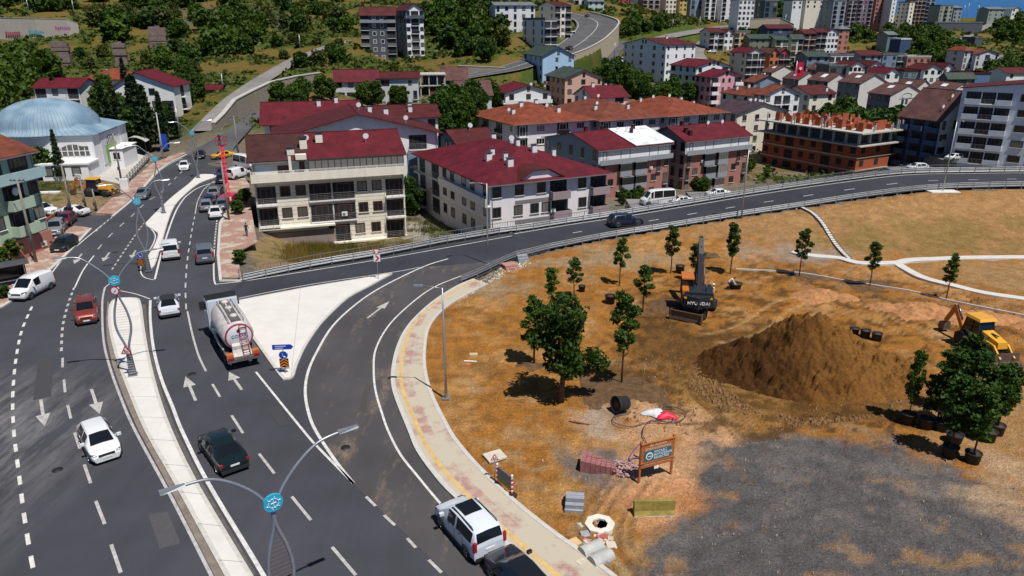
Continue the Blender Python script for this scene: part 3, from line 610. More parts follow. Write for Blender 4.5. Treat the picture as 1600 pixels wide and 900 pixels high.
side(ko, ki, .24, .34, 'tactile_paving', M_YEL, .142, .1); side(ko, ki, .36, .62, 'paver_band', pavers('pink_band', (.42,.22,.20), (.47,.29,.26), .50), .1415, .1)
side([p for p in ki], [p+Vector((.2, .1, 0)) for p in ki], -.2, 1, 'kerb_edge', M_KERB, .16)
# right-hand pavement by the beige block
pvR = [(377,436),(371,395),(392,384),(402,380),(393,330),(390,290),(372,262),(352,262),(348,280),(351,300),(353,335),(345,350),(342,400),(345,435)]
w = [P(a, b) for a, b in pvR]; tag(MB().prism([(p.x, p.y) for p in w], 0, .13).build('pavement', M_PAV), kind='structure')
kk = [P(a, b) for a, b in [(377,440),(345,440),(341,400),(344,350),(352,335)]]; mb = MB()
for a, b in zip(kk, kk[1:]): mb.bar(a+Vector((0,0,.08)), b+Vector((0,0,.08)), .3, .18)
tag(mb.build('kerb', M_KERB), kind='structure')
# left pavements
def slab(name, pts, m, z=.13):
    w = [P(a, b) for a, b in pts]; return tag(MB().prism([(p.x, p.y) for p in w], -.2, z).build(name, m), kind='structure')
slab('pavement', [(-900,1000),(-250,650),(0,480),(22,466),(58,437),(97,403),(140,357),(116,354),(85,372),(50,400),(0,440),(-200,570),(-900,800)], M_PAV)
slab('pavement', [(177,336),(213,305),(251,262),(292,239),(282,239),(238,256),(195,292),(150,334)], M_PAV, .14)
for nm, pts in (('kerb', [(0,482),(22,468),(58,439),(97,405),(142,358)]), ('kerb', [(176,339),(212,308),(250,265),(292,242)])):
    kk = smooth_px(pts, 4); mb = MB()
    band(mb, kk, .35, .15); 
    for a, b in zip(kk, kk[1:]): mb.bar(a+Vector((0,0,.07)), b+Vector((0,0,.07)), .34, .14)
    tag(mb.build(nm, M_KERB), kind='structure')
# joints in the concrete, asphalt patches and covers
jm = MB(); Lm = smooth_px([(172,478),(171,512),(181,557),(198,605),(227,675),(273,757),(352,900),(420,1020)], 5); Rm = smooth_px([(219,478),(224,512),(233,562),(248,620),(268,675),(308,757),(392,900),(470,1020)], 5)
Lm = resample(Lm, 15); Rm = resample(Rm, 15)
for a, b in zip(Lm[1:], Rm[1:]): band(jm, [a.lerp(b, .04), a.lerp(b, .96)], .035, .148)
for a, b in (((470,449),(455,592)),): band(jm, [P(*a), P(*b)], .03, .148)
tag(jm.build('expansion_joints', mat('joint_grey', (.30,.28,.26), .9, .2, 2)), kind='structure')
for i, (pts, c) in enumerate([([(60,560),(84,556),(80,620),(52,626)], (.050,.049,.055)), ([(232,805),(262,800),(282,850),(250,858)], (.072,.070,.076)), ([(420,640),(436,636),(452,664),(436,668)], (.048,.047,.053)), ([(300,380),(314,380),(313,400),(298,400)], (.05,.05,.055)), ([(560,640),(572,600),(580,602),(570,645)], (.06,.055,.052))]):
    flat('asphalt_patch', pts, .037 if i else .046, mat('patch_%d' % i, c, .9, .15, 6))
for px, py in ((146,485),(300,585),(180,395),(90,735),(540,700),(265,350)):
    p = P(px, py, 0); tag(MB().lathe([(.001,.045),(.3,.045),(.3,.03)], 16).build('manhole_cover', mat('cover_iron', (.035,.035,.038), .6, .2, 9, .5), None, (p.x, p.y, 0)), kind='structure')
# white concrete footpaths in the park and their edging
def path(pts, wd, name='footpath'):
    c = catmull(pts, 6); w = [P(a, b, 0) for a, b in c]; mb = MB(); L_ = []; R_ = []
    for i, p in enumerate(w):
        d = (w[min(i+1, len(w)-1)]-w[max(i-1, 0)]); d.normalize(); n = Vector((-d.y, d.x, 0))*wd/2; z = .16+T1(p.x, p.y); L_.append((p.x+n.x, p.y+n.y, z)); R_.append((p.x-n.x, p.y-n.y, z))
    v = []
    for a, b in zip(L_, R_): v += [a, b, (a[0], a[1], a[2]-.4), (b[0], b[1], b[2]-.4)]
    f = []
    for i in range(len(w)-1): k = 4*i; f += [(k+1, k+5, k+4, k), (k, k+4, k+6, k+2), (k+3, k+7, k+5, k+1)]
    mb.add(v, f); tag(mb.build(name, mat('path_concrete', (.55,.53,.50), .85, .1, 1.2)), kind='structure')
path([(1238,396),(1262,400),(1310,404),(1345,412),(1400,411),(1430,406),(1520,404),(1620,403),(1900,404)], 1.15)
path([(1400,411),(1415,420),(1445,435),(1490,447),(1540,459),(1620,471),(1800,500)], 1.0)
path([(1150,420),(1210,423),(1260,427),(1330,440),(1420,455),(1480,470),(1620,498)], .14, 'kerb_edge')
# ================================================ BUILDINGS
WM = {}
def wc(name, c): return wallmat('wall_'+name, c)
WHITE = wc('white', (.80,.80,.81)); CREAM = wc('cream', (.76,.71,.60)); BEIGE = wc('beige', (.80,.75,.64)); LGREY = wc('light_grey', (.60,.61,.64)); GREY = wc('grey', (.28,.30,.34)); DGREY = wc('dark_grey', (.10,.11,.13))
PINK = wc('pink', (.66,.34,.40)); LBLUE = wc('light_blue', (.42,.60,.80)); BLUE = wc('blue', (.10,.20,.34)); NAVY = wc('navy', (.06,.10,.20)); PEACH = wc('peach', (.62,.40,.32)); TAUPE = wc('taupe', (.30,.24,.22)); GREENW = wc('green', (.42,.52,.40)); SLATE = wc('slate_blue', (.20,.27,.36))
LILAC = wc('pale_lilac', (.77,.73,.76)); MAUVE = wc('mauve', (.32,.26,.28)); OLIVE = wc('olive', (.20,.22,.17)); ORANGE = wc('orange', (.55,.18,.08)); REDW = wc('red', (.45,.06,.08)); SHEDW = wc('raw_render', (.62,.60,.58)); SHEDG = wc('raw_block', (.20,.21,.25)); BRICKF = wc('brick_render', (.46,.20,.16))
def brickmat(name, c1, c2, mortar, sc):
    m = newmat(name); n = m.node_tree; b = n.nodes['Principled BSDF']; b.inputs['Roughness'].default_value = .9; b.inputs['Specular IOR Level'].default_value = .15
    tc = n.nodes.new('ShaderNodeTexCoord'); br = n.nodes.new('ShaderNodeTexBrick'); mp = n.nodes.new('ShaderNodeMapping'); mp.inputs['Rotation'].default_value = (R(90), 0, 0)
    sx = n.nodes.new('ShaderNodeSeparateXYZ'); cx = n.nodes.new('ShaderNodeCombineXYZ'); ad = n.nodes.new('ShaderNodeMath'); n.links.new(tc.outputs['Object'], sx.inputs[0]); n.links.new(sx.outputs[0], ad.inputs[0]); n.links.new(sx.outputs[1], ad.inputs[1]); n.links.new(ad.outputs[0], cx.inputs[0]); n.links.new(sx.outputs[2], cx.inputs[1]); n.links.new(cx.outputs[0], br.inputs['Vector'])
    br.inputs['Scale'].default_value = sc; br.inputs['Color1'].default_value = (*c1, 1); br.inputs['Color2'].default_value = (*c2, 1); br.inputs['Mortar'].default_value = (*mortar, 1); br.inputs['Mortar Size'].default_value = .025
    n.links.new(br.outputs[0], b.inputs['Base Color']); return m
BRICK = brickmat('red_brick', (.44,.085,.032), (.33,.06,.022), (.25,.15,.1), 3.0); STONE = brickmat('stone_wall', (.34,.30,.25), (.24,.21,.18), (.14,.12,.10), 1.4); BRICKT = brickmat('brick_cladding', (.42,.17,.14), (.34,.13,.11), (.3,.2,.17), 2.5)
OLDST = brickmat('old_stone', (.30,.24,.22), (.17,.11,.11), (.09,.07,.06), 1.3)
RED = roofmat('roof_crimson', (.11,.009,.017)); RED2 = roofmat('roof_dark_red', (.080,.014,.015)); RUST = roofmat('roof_orange_tile', (.20,.048,.023)); RUST2 = roofmat('roof_rust_tile', (.16,.045,.026)); BROWN = roofmat('roof_brown', (.105,.05,.045)); DBROWN = roofmat('roof_plum', (.055,.035,.042)); GRNR = roofmat('roof_dark_green', (.045,.065,.055)); GREYR = roofmat('roof_grey', (.16,.17,.18)); WHR = roofmat('roof_white_sheet', (.74,.76,.78))
CONC = mat('raw_concrete', (.42,.40,.37), .9, .15, 1.0); TRIM = mat('white_trim', (.74,.74,.74), .6, .06, 2); FRW = mat('frame_white', (.72,.72,.72), .5, 0); FRD = mat('frame_dark', (.05,.045,.045), .5, 0); FRB = mat('frame_brown', (.10,.045,.03), .5, 0)
DARK = mat('painted_shade', (.018,.018,.022), .8, .3, 1); RAIL = mat('grey_metal', (.30,.31,.33), .45, .08, 4, metal=.6); BAND = mat('band_grey', (.20,.18,.19), .85, .1, 1); CURT = mat('curtain', (.42,.40,.36), .9, .2, 3)  # DARK: near-black colour painted in as the shade of hollows and openings
PROTO = {}
def el(kind, fr, par, near):
    """facade elements, facing -y, origin at middle of the floor line; returns [(name, mesh, [(name, mesh)])]"""
    k = (kind, fr.name, par.name, near)
    if k in PROTO: return PROTO[k]
    def win(w, z0, z1, name='window', split=2):
        a = MB(); t = .09; g = MB()
        for x0, x1, q0, q1 in ((-w/2-.06, -w/2+t, z0-.06, z1+.06), (w/2-t, w/2+.06, z0-.06, z1+.06), (-w/2+t, w/2-t, z0-.06, z0+t), (-w/2+t, w/2-t, z1-t, z1+.06)): a.box(x0, -.07, q0, x1, .03, q1)
        if near:
            for i in range(1, split): x = -w/2+w*i/split; a.box(x-.035, -.05, z0+t, x+.035, .03, z1-t)
            a.box(-w/2-.16, -.16, z0-.13, w/2+.16, .02, z0-.062, 1)
            g.box(-w/2+.05, -.035, z0+.05, w/2-.05, .028, z1-.05)
            return (name, a.mesh(name, [fr, TRIM]), [('pane', g.mesh('pane', GLASS))])
        a.box(-w/2+t, -.03, z0+t, w/2-t, .0, z1-t, 1); return (name, a.mesh(name, [fr, GLASS]), [])
    out = []
    if kind == 'w': out = [win(1.3, .95, 2.35)]
    elif kind == 'n': out = [win(.8, 1.0, 2.2, split=1)]
    elif kind == 'q': out = [win(1.0, .5, 2.45)]
    elif kind == 'W': out = [win(2.2, .9, 2.3, split=3)]
    elif kind == 'T': out = [win(2.4, .15, 2.5, 'window', 4)]
    elif kind == 'x': out = [('opening_shade', MB().box(-.75, -.03, .8, .75, .02, 2.25).mesh('opening_shade', DARK), [])]
    elif kind == 'X': out = [('opening_shade', MB().box(-1.3, -.03, .1, 1.3, .02, 2.3).mesh('opening_shade', DARK), [])]  # flat panel on the wall, inner shade painted as its colour
    elif kind in 'BbLGgD':
        w = {'B': 3.0, 'b': 2.8, 'L': 3.3, 'G': 3.0, 'g': 3.2, 'D': 1.3}[kind]; pr = {'B': 1.1, 'b': 1.1, 'L': .35, 'G': .9, 'g': .5, 'D': .45}[kind]
        a = MB(); a.box(-w/2, -pr, -.16, w/2, .0, 0, 0)
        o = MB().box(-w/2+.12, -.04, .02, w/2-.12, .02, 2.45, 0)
        door = win(w*.55, .05, 2.25, 'balcony_door', 2)
        if kind in 'BG':
            a.box(-w/2, -pr, 0, w/2, -pr+.1, 1.0, 1); a.box(-w/2, -pr+.1, 0, -w/2+.1, 0, 1.0, 1); a.box(w/2-.1, -pr+.1, 0, w/2, 0, 1.0, 1)
        if kind == 'G': 
            for i in range(5): x = -w/2+.04+(w-.08)*i/4; a.box(x-.035, -pr+.01, 1.0, x+.035, -pr+.08, 2.5, 2)
            a.box(-w/2, -pr, 2.5, w/2, 0, 2.62, 0); a.box(-w/2+.05, -pr+.03, 1.0, w/2-.05, -pr+.06, 2.5, 3)
        if kind in 'bLgD':
            a.bar((-w/2, -pr+.04, 1.0), (w/2, -pr+.04, 1.0), .05, .05, 2); a.bar((-w/2, -pr+.04, .5), (w/2, -pr+.04, .5), .03, .03, 2); a.bar((-w/2, -pr+.04, .25), (w/2, -pr+.04, .25), .03, .03, 2); a.bar((-w/2, -pr+.04, .75), (w/2, -pr+.04, .75), .03, .03, 2)
            for x in (-w/2+.03, -w/6, w/6, w/2-.03): a.box(x-.02, -pr+.02, 0, x+.02, -pr+.06, 1.0, 2)
            if kind == 'b':
                for x in (-w/2+.04, w/2-.04): a.bar((x, -pr, 1.0), (x, 0, 1.0), .05, .05, 2)
            if kind == 'g': a.box(-w/2+.05, -pr+.01, .05, w/2-.05, -pr+.03, .95, 3)
        out = [('balcony', a.mesh('balcony', [TRIM if kind in 'bLg' else par, par, RAIL if kind != 'G' else fr, GLASS]), [])]
        if kind != 'D': out.append(('recess_shade', o.mesh('recess_shade', DARK), []))  # flush dark panel, painted shade behind the balcony; the wall is not hollowed
        else: out.append(win(.95, .05, 2.3, 'balcony_door', 2))
        if kind != 'G' and near and kind != 'D': out.append(door)
    PROTO[k] = out; return out
WTS = {'.': 1.0, 'w': 2.4, 'n': 1.6, 'q': 2.0, 'W': 3.2, 'T': 3.0, 'x': 2.6, 'X': 3.4, 'B': 3.6, 'b': 3.4, 'L': 3.7, 'G': 3.5, 'g': 3.7, 'D': 2.0, ',': .5}
def facade(root, side, wr, wl, z, s, fr, par, near):
    L = wl if side == 'L' else wr
    if side in 'E': L = wl
    tot = sum(WTS[c] for c in s); pos = 0
    for c in s:
        u = (pos+WTS[c]/2)/tot*L; pos += WTS[c]
        if c in '.,': continue
        loc, rz = {'R': ((u, 0, z), 0), 'L': ((0, u, z), -math.pi/2), 'E': ((wr, u, z), math.pi/2)}[side]
        for name, me_, sub in el(c, fr, par, near):
            o = put(name, me_, root, loc, (0, 0, rz))
            for n2, m2 in sub: put(n2, m2, o)
def slabq(mb, q, t, mi=0):
    """sloping roof plate: four (or three) corners, counter-clockwise from above, thickness t"""
    q = [Vector(p) for p in q]; n = len(q); k = [tuple(p) for p in q]+[(p.x, p.y, p.z-t) for p in q]
    mb.add(k, [tuple(range(n)), tuple(range(2*n-1, n-1, -1))]+[(i, n+i, n+(i+1) % n, (i+1) % n) for i in range(n)], mi)
def world_w(B, ang, px, py_hint, zz):
    """length along direction ang from B whose end shows at picture column px"""
    k = (px-800)/F; dx, dy = math.cos(ang), math.sin(ang)
    # x = k*(y*cp+(HC-z)*sp)
    return (k*(B.y*cp+(HC-zz)*sp_)-B.x)/(dx-k*dy*cp)
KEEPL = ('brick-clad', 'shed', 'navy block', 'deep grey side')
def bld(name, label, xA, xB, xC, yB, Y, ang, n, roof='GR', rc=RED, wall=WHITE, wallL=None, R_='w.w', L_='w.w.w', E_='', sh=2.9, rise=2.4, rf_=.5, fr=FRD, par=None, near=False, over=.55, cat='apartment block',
        chim=0, gabw=2, bands=None, parap=0, group=None, base=None, wl=None, wr=None, attic=None, chm=None):
    a = R(ang); B = PY(xB, yB, Y); zt = B.z
    if wr is None: wr = world_w(B, a, xC, 0, zt)
    if wl is None: wl = world_w(B, a+math.pi/2, xA, 0, zt)
    wr = min(max(wr, 4), 45); wl = min(max(wl, 5), 40)
    zb = zt-n*sh
    root = empty(name, (B.x, B.y, zb), a, label, cat, group); h = n*sh
    cs = [(B.x+math.cos(a)*u-math.sin(a)*v, B.y+math.sin(a)*u+math.cos(a)*v) for u in (0, wr) for v in (0, wl)]
    lo = min(T1(x, y) for x, y in cs)-1.0-zb; lo = min(lo, -.5)
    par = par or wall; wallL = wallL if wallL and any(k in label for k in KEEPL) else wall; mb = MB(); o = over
    v = [(0,0,lo),(wr,0,lo),(wr,wl,lo),(0,wl,lo),(0,0,h),(wr,0,h),(wr,wl,h),(0,wl,h)]
    mb.add(v, [(0,1,5,4),(1,2,6,5),(2,3,7,6)], 0); mb.add(v, [(3,0,4,7)], 1); mb.add(v, [(4,5,6,7)], 0)
    if roof == 'GR':
        for y in (0, wl): mb.add([(0,y,h),(wr,y,h),(wr*rf_,y,h+rise)], [(0,1,2) if y == 0 else (2,1,0)], 0)
    if roof == 'GL':
        for x in (0, wr): mb.add([(x,0,h),(x,wl,h),(x,wl*rf_,h+rise)], [(2,1,0) if x == 0 else (0,1,2)], 1 if x == 0 else 0)
    mb.build('wall', [wall, wallL], root)
    if bands: 
        bm = MB(); 
        for f in range(1, n): bm.box(-.06, -.06, f*sh-.18, wr+.06, -.002, f*sh+.12); bm.box(-.06, -.002, f*sh-.18, -.002, wl, f*sh+.12)
        bm.build('floor_band', bands, root)
    rb_ = MB(); t = .16
    ro = None
    if roof == 'GR':
        m = wr*rf_; s1 = rise/m; s2 = rise/(wr-m); e = .06
        slabq(rb_, [(-o,-o,h-o*s1+e),(m,-o,h+rise+e),(m,wl+o,h+rise+e),(-o,wl+o,h-o*s1+e)], t); slabq(rb_, [(m,-o,h+rise+e),(wr+o,-o,h-o*s2+e),(wr+o,wl+o,h-o*s2+e),(m,wl+o,h+rise+e)], t)
        rb_.box(m-.12, -o-.02, h+rise+e-.05, m+.12, wl+o+.02, h+rise+e+.08)
        zf = lambda x, y: h+(rise*x/m if x < m else rise*(wr-x)/(wr-m))+e
    elif roof == 'GL':
        m = wl*rf_; s1 = rise/m; s2 = rise/(wl-m); e = .06
        slabq(rb_, [(-o,-o,h-o*s1+e),(wr+o,-o,h-o*s1+e),(wr+o,m,h+rise+e),(-o,m,h+rise+e)], t); slabq(rb_, [(-o,m,h+rise+e),(wr+o,m,h+rise+e),(wr+o,wl+o,h-o*s2+e),(-o,wl+o,h-o*s2+e)], t)
        rb_.box(-o-.02, m-.12, h+rise+e-.05, wr+o+.02, m+.12, h+rise+e+.08)
        zf = lambda x, y: h+(rise*y/m if y < m else rise*(wl-y)/(wl-m))+e
    elif roof == 'hip':
        e = .05; k = min(wr, wl)/2; x0, x1, y0, y1 = -o, wr+o, -o, wl+o; H = h+rise+e; b = h+e-.1
        if wr >= wl: r0, r1 = (k, wl/2), (wr-k, wl/2)
        else: r0, r1 = (wr/2, k), (wr/2, wl-k)
        A, B2, C2, D = (x0,y0,b), (x1,y0,b), (x1,y1,b), (x0,y1,b); r0 = (*r0, H); r1 = (*r1, H)
        if wr >= wl: slabq(rb_, [A,B2,r1,r0], t); slabq(rb_, [B2,C2,r1], t); slabq(rb_, [C2,D,r0,r1], t); slabq(rb_, [D,A,r0], t)
        else: slabq(rb_, [A,B2,r0], t); slabq(rb_, [B2,C2,r1,r0], t); slabq(rb_, [C2,D,r1], t); slabq(rb_, [D,A,r0,r1], t)
        zf = lambda x, y: h+e+rise*min(1, min(x+o, wr+o-x, y+o, wl+o-y)/(k+o))
    else:
        rb_.box(-.15,-.15,h+.01,wr+.15,wl+.15,h+.2)
        for q in ((-.15,-.15,wr+.15,.1),(-.15,wl-.1,wr+.15,wl+.15),(-.15,.1,.1,wl-.1),(wr-.1,.1,wr+.15,wl-.1)): rb_.box(q[0], q[1], h+.2, q[2], q[3], h+.85)
        zf = lambda x, y: h+.2
    ro = rb_.build('roof', rc, root)
    rr = random.Random(hash(label) % 1 + int(xB*7+yB*13))
    for i in range(chim):
        x = wr*(.12+.76*rr.random()); y = wl*(.12+.7*rr.random())
        if roof == 'GR' : x = wr*rf_+(rr.random()-.6)*wr*.6; x = min(max(x, .8), wr-.8)
        z = zf(x, y); w_ = .3+rr.random()*.15; cm = MB(); cm.box(x-w_, y-w_*.8, z-.3, x+w_, y+w_*.8, z+.95, 0); cm.box(x-w_-.1, y-w_*.8-.1, z+1.05, x+w_+.1, y+w_*.8+.1, z+1.13, 1); 
        for sx in (-1, 1): cm.box(x+sx*(w_-.08)-.04, y-.1, z+.95, x+sx*(w_-.08)+.04, y+.1, z+1.05, 0)
        cm.build('chimney', [chm or TRIM, FRD], ro)
    for side, S in (('R', R_), ('L', L_), ('E', E_)):
        if not S: continue
        fl = S if isinstance(S, (list, tuple)) else [S]*n
        for i, st in enumerate(fl[:n+1]):
            if st: facade(root, side, wr, wl, h-(i+1)*sh, st, fr, par, near)
    if near:
        for i in range(max(2, int(wr*n/22))):
            f = rr.randrange(max(1, n-1)); side = rr.random() < .7; u = rr.uniform(.08, .92)*(wr if side else wl); z = f*sh+rr.uniform(.5, .8); m_ = MB()
            if side: m_.box(u-.4, -.36, z, u+.4, -.03, z+.55, 0); m_.lathe([(.2, -.385), (.2, -.365)], 10, (u-.1, 0, z+.28), 1, False, 'y')
            else: m_.box(-.36, u-.4, z, -.03, u+.4, z+.55, 0)
            m_.build('air_conditioner', [TRIM, RAIL], root)
        for i in range(2 if roof != 'flat' else 1):
            x = wr*rr.uniform(.15, .85); y = wl*rr.uniform(.15, .6); z = zf(x, y); m_ = MB(); m_.lathe([(.001, .02), (.28, -.04), (.42, -.14)], 12, (x, y, z+.9), 0, True, 'y'); m_.bar((x, y, z-.2), (x, y, z+.95), .05); m_.build('satellite_dish', TRIM, ro)
        gm = MB()
        if roof in ('hip', 'GL'): gm.bar((-over, -over-.04, h-.12-(over*rise/(wl*rf_) if roof == 'GL' else 0)), (wr+over, -over-.04, h-.12-(over*rise/(wl*rf_) if roof == 'GL' else 0)), .12)
        for x in (.25, wr-.25): gm.bar((x, -.08, .2), (x, -.08, h-.3), .09)
        gm.build('gutter', RAIL, root)
    if gabw:
        if roof == 'GR' and rise > 1.6: facade_gab(root, 'R', wr*rf_, h, gabw, fr, near, wr)
        if roof == 'GL' and rise > 1.6: facade_gab(root, 'L', wl*rf_, h, gabw, fr, near, wl)
    if attic:   # set-back terrace parapet carried round the top floor
        z = h-sh; am = MB(); pr = .9
        am.box(-.1, -pr, z-.25, wr+.2, -pr+.14, z+.75); am.box(-.1, -pr+.14, z-.25, wr+.2, .0-.003, z-.05)
        if attic > 1: am.box(-pr, -pr, z-.25, -pr+.14, wl, z+.75); am.box(-pr+.14, -pr+.14, z-.25, -.003, wl, z-.05)
        am.build('terrace_parapet', TRIM if par is wall else par, root)
    return root, wr, wl, h, ro
def facade_gab(root, side, c, h, k, fr, near, L):
    sp = 1.8
    for i in range(k):
        u = c+(i-(k-1)/2)*sp; loc, rz = ((u, 0, h-.75), 0) if side == 'R' else ((0, u, h-.75), -math.pi/2)
        for name, me_, sub in el('n', fr, WHITE, near):
            o = put(name, me_, root, loc, (0, 0, rz))
            for n2, m2 in sub: put(n2, m2, o)
# ---- the beige four-storey block beside the junction
root, wr, wl, h, ro = bld('apartment_block', 'beige apartment block with crimson roof and glazed top floor beside the junction', 380, 392, 629, 251, 100, 18.7, 4, 'GL', RED, BEIGE, wallL=BEIGE,
    R_=['', 'bwwLLwwb', 'bwwLLwwb', '....,.....Lwwb'], L_='', rise=2.5, near=True, fr=FRB, wl=13, sh=3.1, gabw=0, over=.5)
m = MB(); m.box(-.3, -1.25, h-2.95, wr+.3, -1.12, h-1.75, 0); m.box(-.3, -1.12, h-2.95, wr+.3, -.003, h-2.8, 0); m.build('terrace_parapet', BEIGE, root)
m = MB(); m.bar((-.3,-1.18,h-1.45), (wr+.3,-1.18,h-1.45), .06); m.bar((-.3,-1.18,h-1.6), (wr+.3,-1.18,h-1.6), .04)
for i in range(16): x = -.25+(wr+.5)*i/15; m.box(x-.03,-1.21,h-1.75,x+.03,-1.15,h-1.45)
m.build('terrace_railing', TRIM, root)
m = MB(); g = MB(); g.box(wr*.36, -.95, h-2.7, wr-.1, -.9, h-.25)
for i in range(16): x = wr*.36+(wr*.64-.1)*i/15; m.box(x-.05,-1.0,h-2.75,x+.05,-.85,h-.2)
m.box(wr*.36-.1,-1.0,h-.25,wr,-.85,h-.1); mm = m.build('terrace_glazing', FRD, root); g.build('pane', GLASS, mm)
m = MB(); m.box(wr*.02, -.02, h-2.7, wr*.12, .0, h-.7, 0); m.box(wr*.16,-.06,h-2.0,wr*.24,.0,h-.9,1); m.box(wr*.3,-.08,h-2.75,wr*.335,0,h-.4,1); m.build('terrace_wall', [TRIM, FRB], root)
m = MB(); m.box(wr*.28,-.9,h-.1,wr*.35,.1,h+.6,0); m.box(wr*.232,-1.12,h-2.8,wr*.25,-.95,h+.5,0); m.build('dormer', [BEIGE, RED2], root)
m = MB(); s_ = 2.5/6.5; slabq(m, [(-.55,-.55,h-.13),(wr*.36,-.55,h-.13),(wr*.36,6.4,h+2.54),(-.55,6.4,h+2.54)], .05); m.build('brown_roof_sheet', roofmat('roof_faded_brown', (.060,.020,.018)), ro)
m = MB()
for k in range(1, 16): m.box(.05, -.012, h-3-k*.62, wr-.05, -.003, h-2.97-k*.62)
m.build('cladding_joint', TAUPE, root)
m = MB(); m.box(.1, -.35, -.4, wr*.5, -.002, 1.9, 0); m.box(wr*.48,-.01,-4,wr*.5,.0,0); m.build('blank_wall', TAUPE, root)
m = MB(); m.box(-.05, -1.0, 2.6, wr*.5, -.003, 2.85, 0); m.box(wr*.48, -1.0, -.25, wr+.05, -.003, 0.0, 0); m.build('floor_slab', BEIGE, root)
for x, d, q in ((.345, 2.4, 1), (.455, 3.6, .9), (.255, 1.0, .7)):
    m = MB(); z = h+d/6.5*3.2; m.box(wr*x-.5, d-.3, z-.3, wr*x+.5, d+.3, z+1.0*q, 0); m.box(wr*x-.55, d-.4, z+1.15*q, wr*x+.55, d+.4, z+1.5*q, 1); m.box(wr*x-.4, d-.1, z+1.0*q, wr*x+.4, d+.1, z+1.15*q, 1); m.build('chimney', [BEIGE, FRD], ro)
# ---- the white gabled block behind it
root, wr, wl, h, ro = bld('apartment_block', 'white block with wide crimson gable and blue balcony bays behind the beige block', 418, 432, 683, 216, 121, 17, 4, 'GR', RED2, WHITE, R_=['.......BL', '.......LL', '.......LL', '.......LL'], L_='', rise=3.5, near=True, par=WHITE, fr=FRD, chim=2, wl=15, gabw=0, over=1.0)
m = MB(); m.box(wr*.80, -.3, 0, wr*.99, -.004, h-3.2, 0); m.build('blue_panel', SLATE, root)
bld('apartment_block', 'long block with bright crimson sheet roof behind the wide gable', 405, 412, 560, 192, 143, 14, 4, 'GL', RED, WHITE, R_='w.w.w.w', L_='', rise=3.2, chim=3, wl=13, gabw=0, over=.8)
bld('apartment_block', 'white rendered block end with small attic window right of the wide crimson gable', 566, 590, 684, 184, 139, 12, 5, 'GL', RED2, WHITE, R_='w..w..w', L_='', rise=1.6, wl=12, gabw=0, chim=2)
# ---- grey-white block behind the ramp
root, wr, wl, h, ro = bld('apartment_block', 'pale lilac block with mauve bands, yellow panel and many white chimneys behind the ramp', 652, 766, 948, 288, 100, 27, 3, 'hip', RED, LILAC, wallL=MAUVE,
    R_=['w..w..w,B..w,B', 'w..w.wwB..w,B', 'w..w.ww...w,B'], L_='w.ww.wwL.b', rise=3.1, near=True, fr=FRD, par=MAUVE, chim=11, over=.9, bands=None)
m = MB(); m.box(wr*.2, -.05, 2.55, wr*.62, -.004, 3.1); m.box(wr*.2, -.05, 5.45, wr*.62, -.004, 5.95); m.build('floor_band', BAND, root)
m = MB(); m.box(-.06, .3, 2.6, -.004, wl-.3, 3.0); m.box(-.06, .3, 5.5, -.004, wl-.3, 5.9); m.build('floor_band', CREAM, root)
m = MB(); m.box(wr*.515, -.42, .3, wr*.635, -.3, 2.3); m.build('yellow_panel', mat('yellow_panel', (.62,.55,.10), .7, .1), root)
m = MB(); x0, x1 = wr*.20, wr*.62; xm = (x0+x1)/2
m.add([(x0,-.12,h-.2),(x1,-.12,h-.2),(xm+1.2,-.12,h+1.3),(xm-1.2,-.12,h+1.3)], [(0,1,2,3)], 0); slabq(m, [(x0-.3,-.5,h-.1),(xm-1.3,-.5,h+1.5),(xm-1.3,4,h+1.6),(x0-.3,1.0,h-.1)], .14, 1); slabq(m, [(xm-1.3,-.5,h+1.5),(xm+1.3,-.5,h+1.5),(xm+1.3,4,h+1.6),(xm-1.3,4,h+1.6)], .14, 1); slabq(m, [(xm+1.3,-.5,h+1.5),(x1+.3,-.5,h-.1),(x1+.3,1.0,h-.1),(xm+1.3,4,h+1.6)], .14, 1)
m.build('cross_gable', [LILAC, RED2], root)
m = MB(); m.box(-.9, -.3, h-3.2, -.75, wl*.6, h-2.0); m.box(-.75,-.3,h-3.2,-.004,wl*.6,h-3.05); m.build('terrace_parapet', TRIM, root)
bld('row_house', 'slate house with curved red roof and gable windows above the lilac block', 677, 727, 786, 240, 131, 27, 3, 'GL', RED2, SLATE, R_='w..w', L_='w.w.w', rise=3.2, near=True, gabw=2, chim=1, cat='house')
# ---- brick-clad pair
for lab, xA, xB, xC, yB, Y, rr_ in (('brick-clad block with crimson roof and white sheet roof half behind the white minibus', 851, 936, 1048, 234, 148, 0), ('brick-clad block with all-crimson roof behind young shrubs, right of its twin', 1012, 1072, 1172, 220, 160, 1)):
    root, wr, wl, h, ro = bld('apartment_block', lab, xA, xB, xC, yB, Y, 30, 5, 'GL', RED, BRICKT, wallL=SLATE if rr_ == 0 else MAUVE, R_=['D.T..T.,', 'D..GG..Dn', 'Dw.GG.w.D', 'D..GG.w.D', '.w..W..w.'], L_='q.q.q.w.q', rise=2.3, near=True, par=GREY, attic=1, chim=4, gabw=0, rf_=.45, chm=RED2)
    m = MB(); m.box(-.03,-.06,h-2.8,wr+.02,-.004,h-.05); m.build('attic_wall', WHITE, root)
    m = MB(); m.box(-.02,-.4,-.2,wr+.02,-.003,2.6); m.build('ground_floor', SLATE, root)
    if rr_ == 0:
        m = MB(); s = 2.3/(wl*.45); slabq(m, [(wr*.48,-.5,h+.25),(wr+.5,-.5,h+.25),(wr+.5,wl*.45,h+2.55),(wr*.48,wl*.45,h+2.55)], .14); m.build('white_roof_sheet', WHR, root)
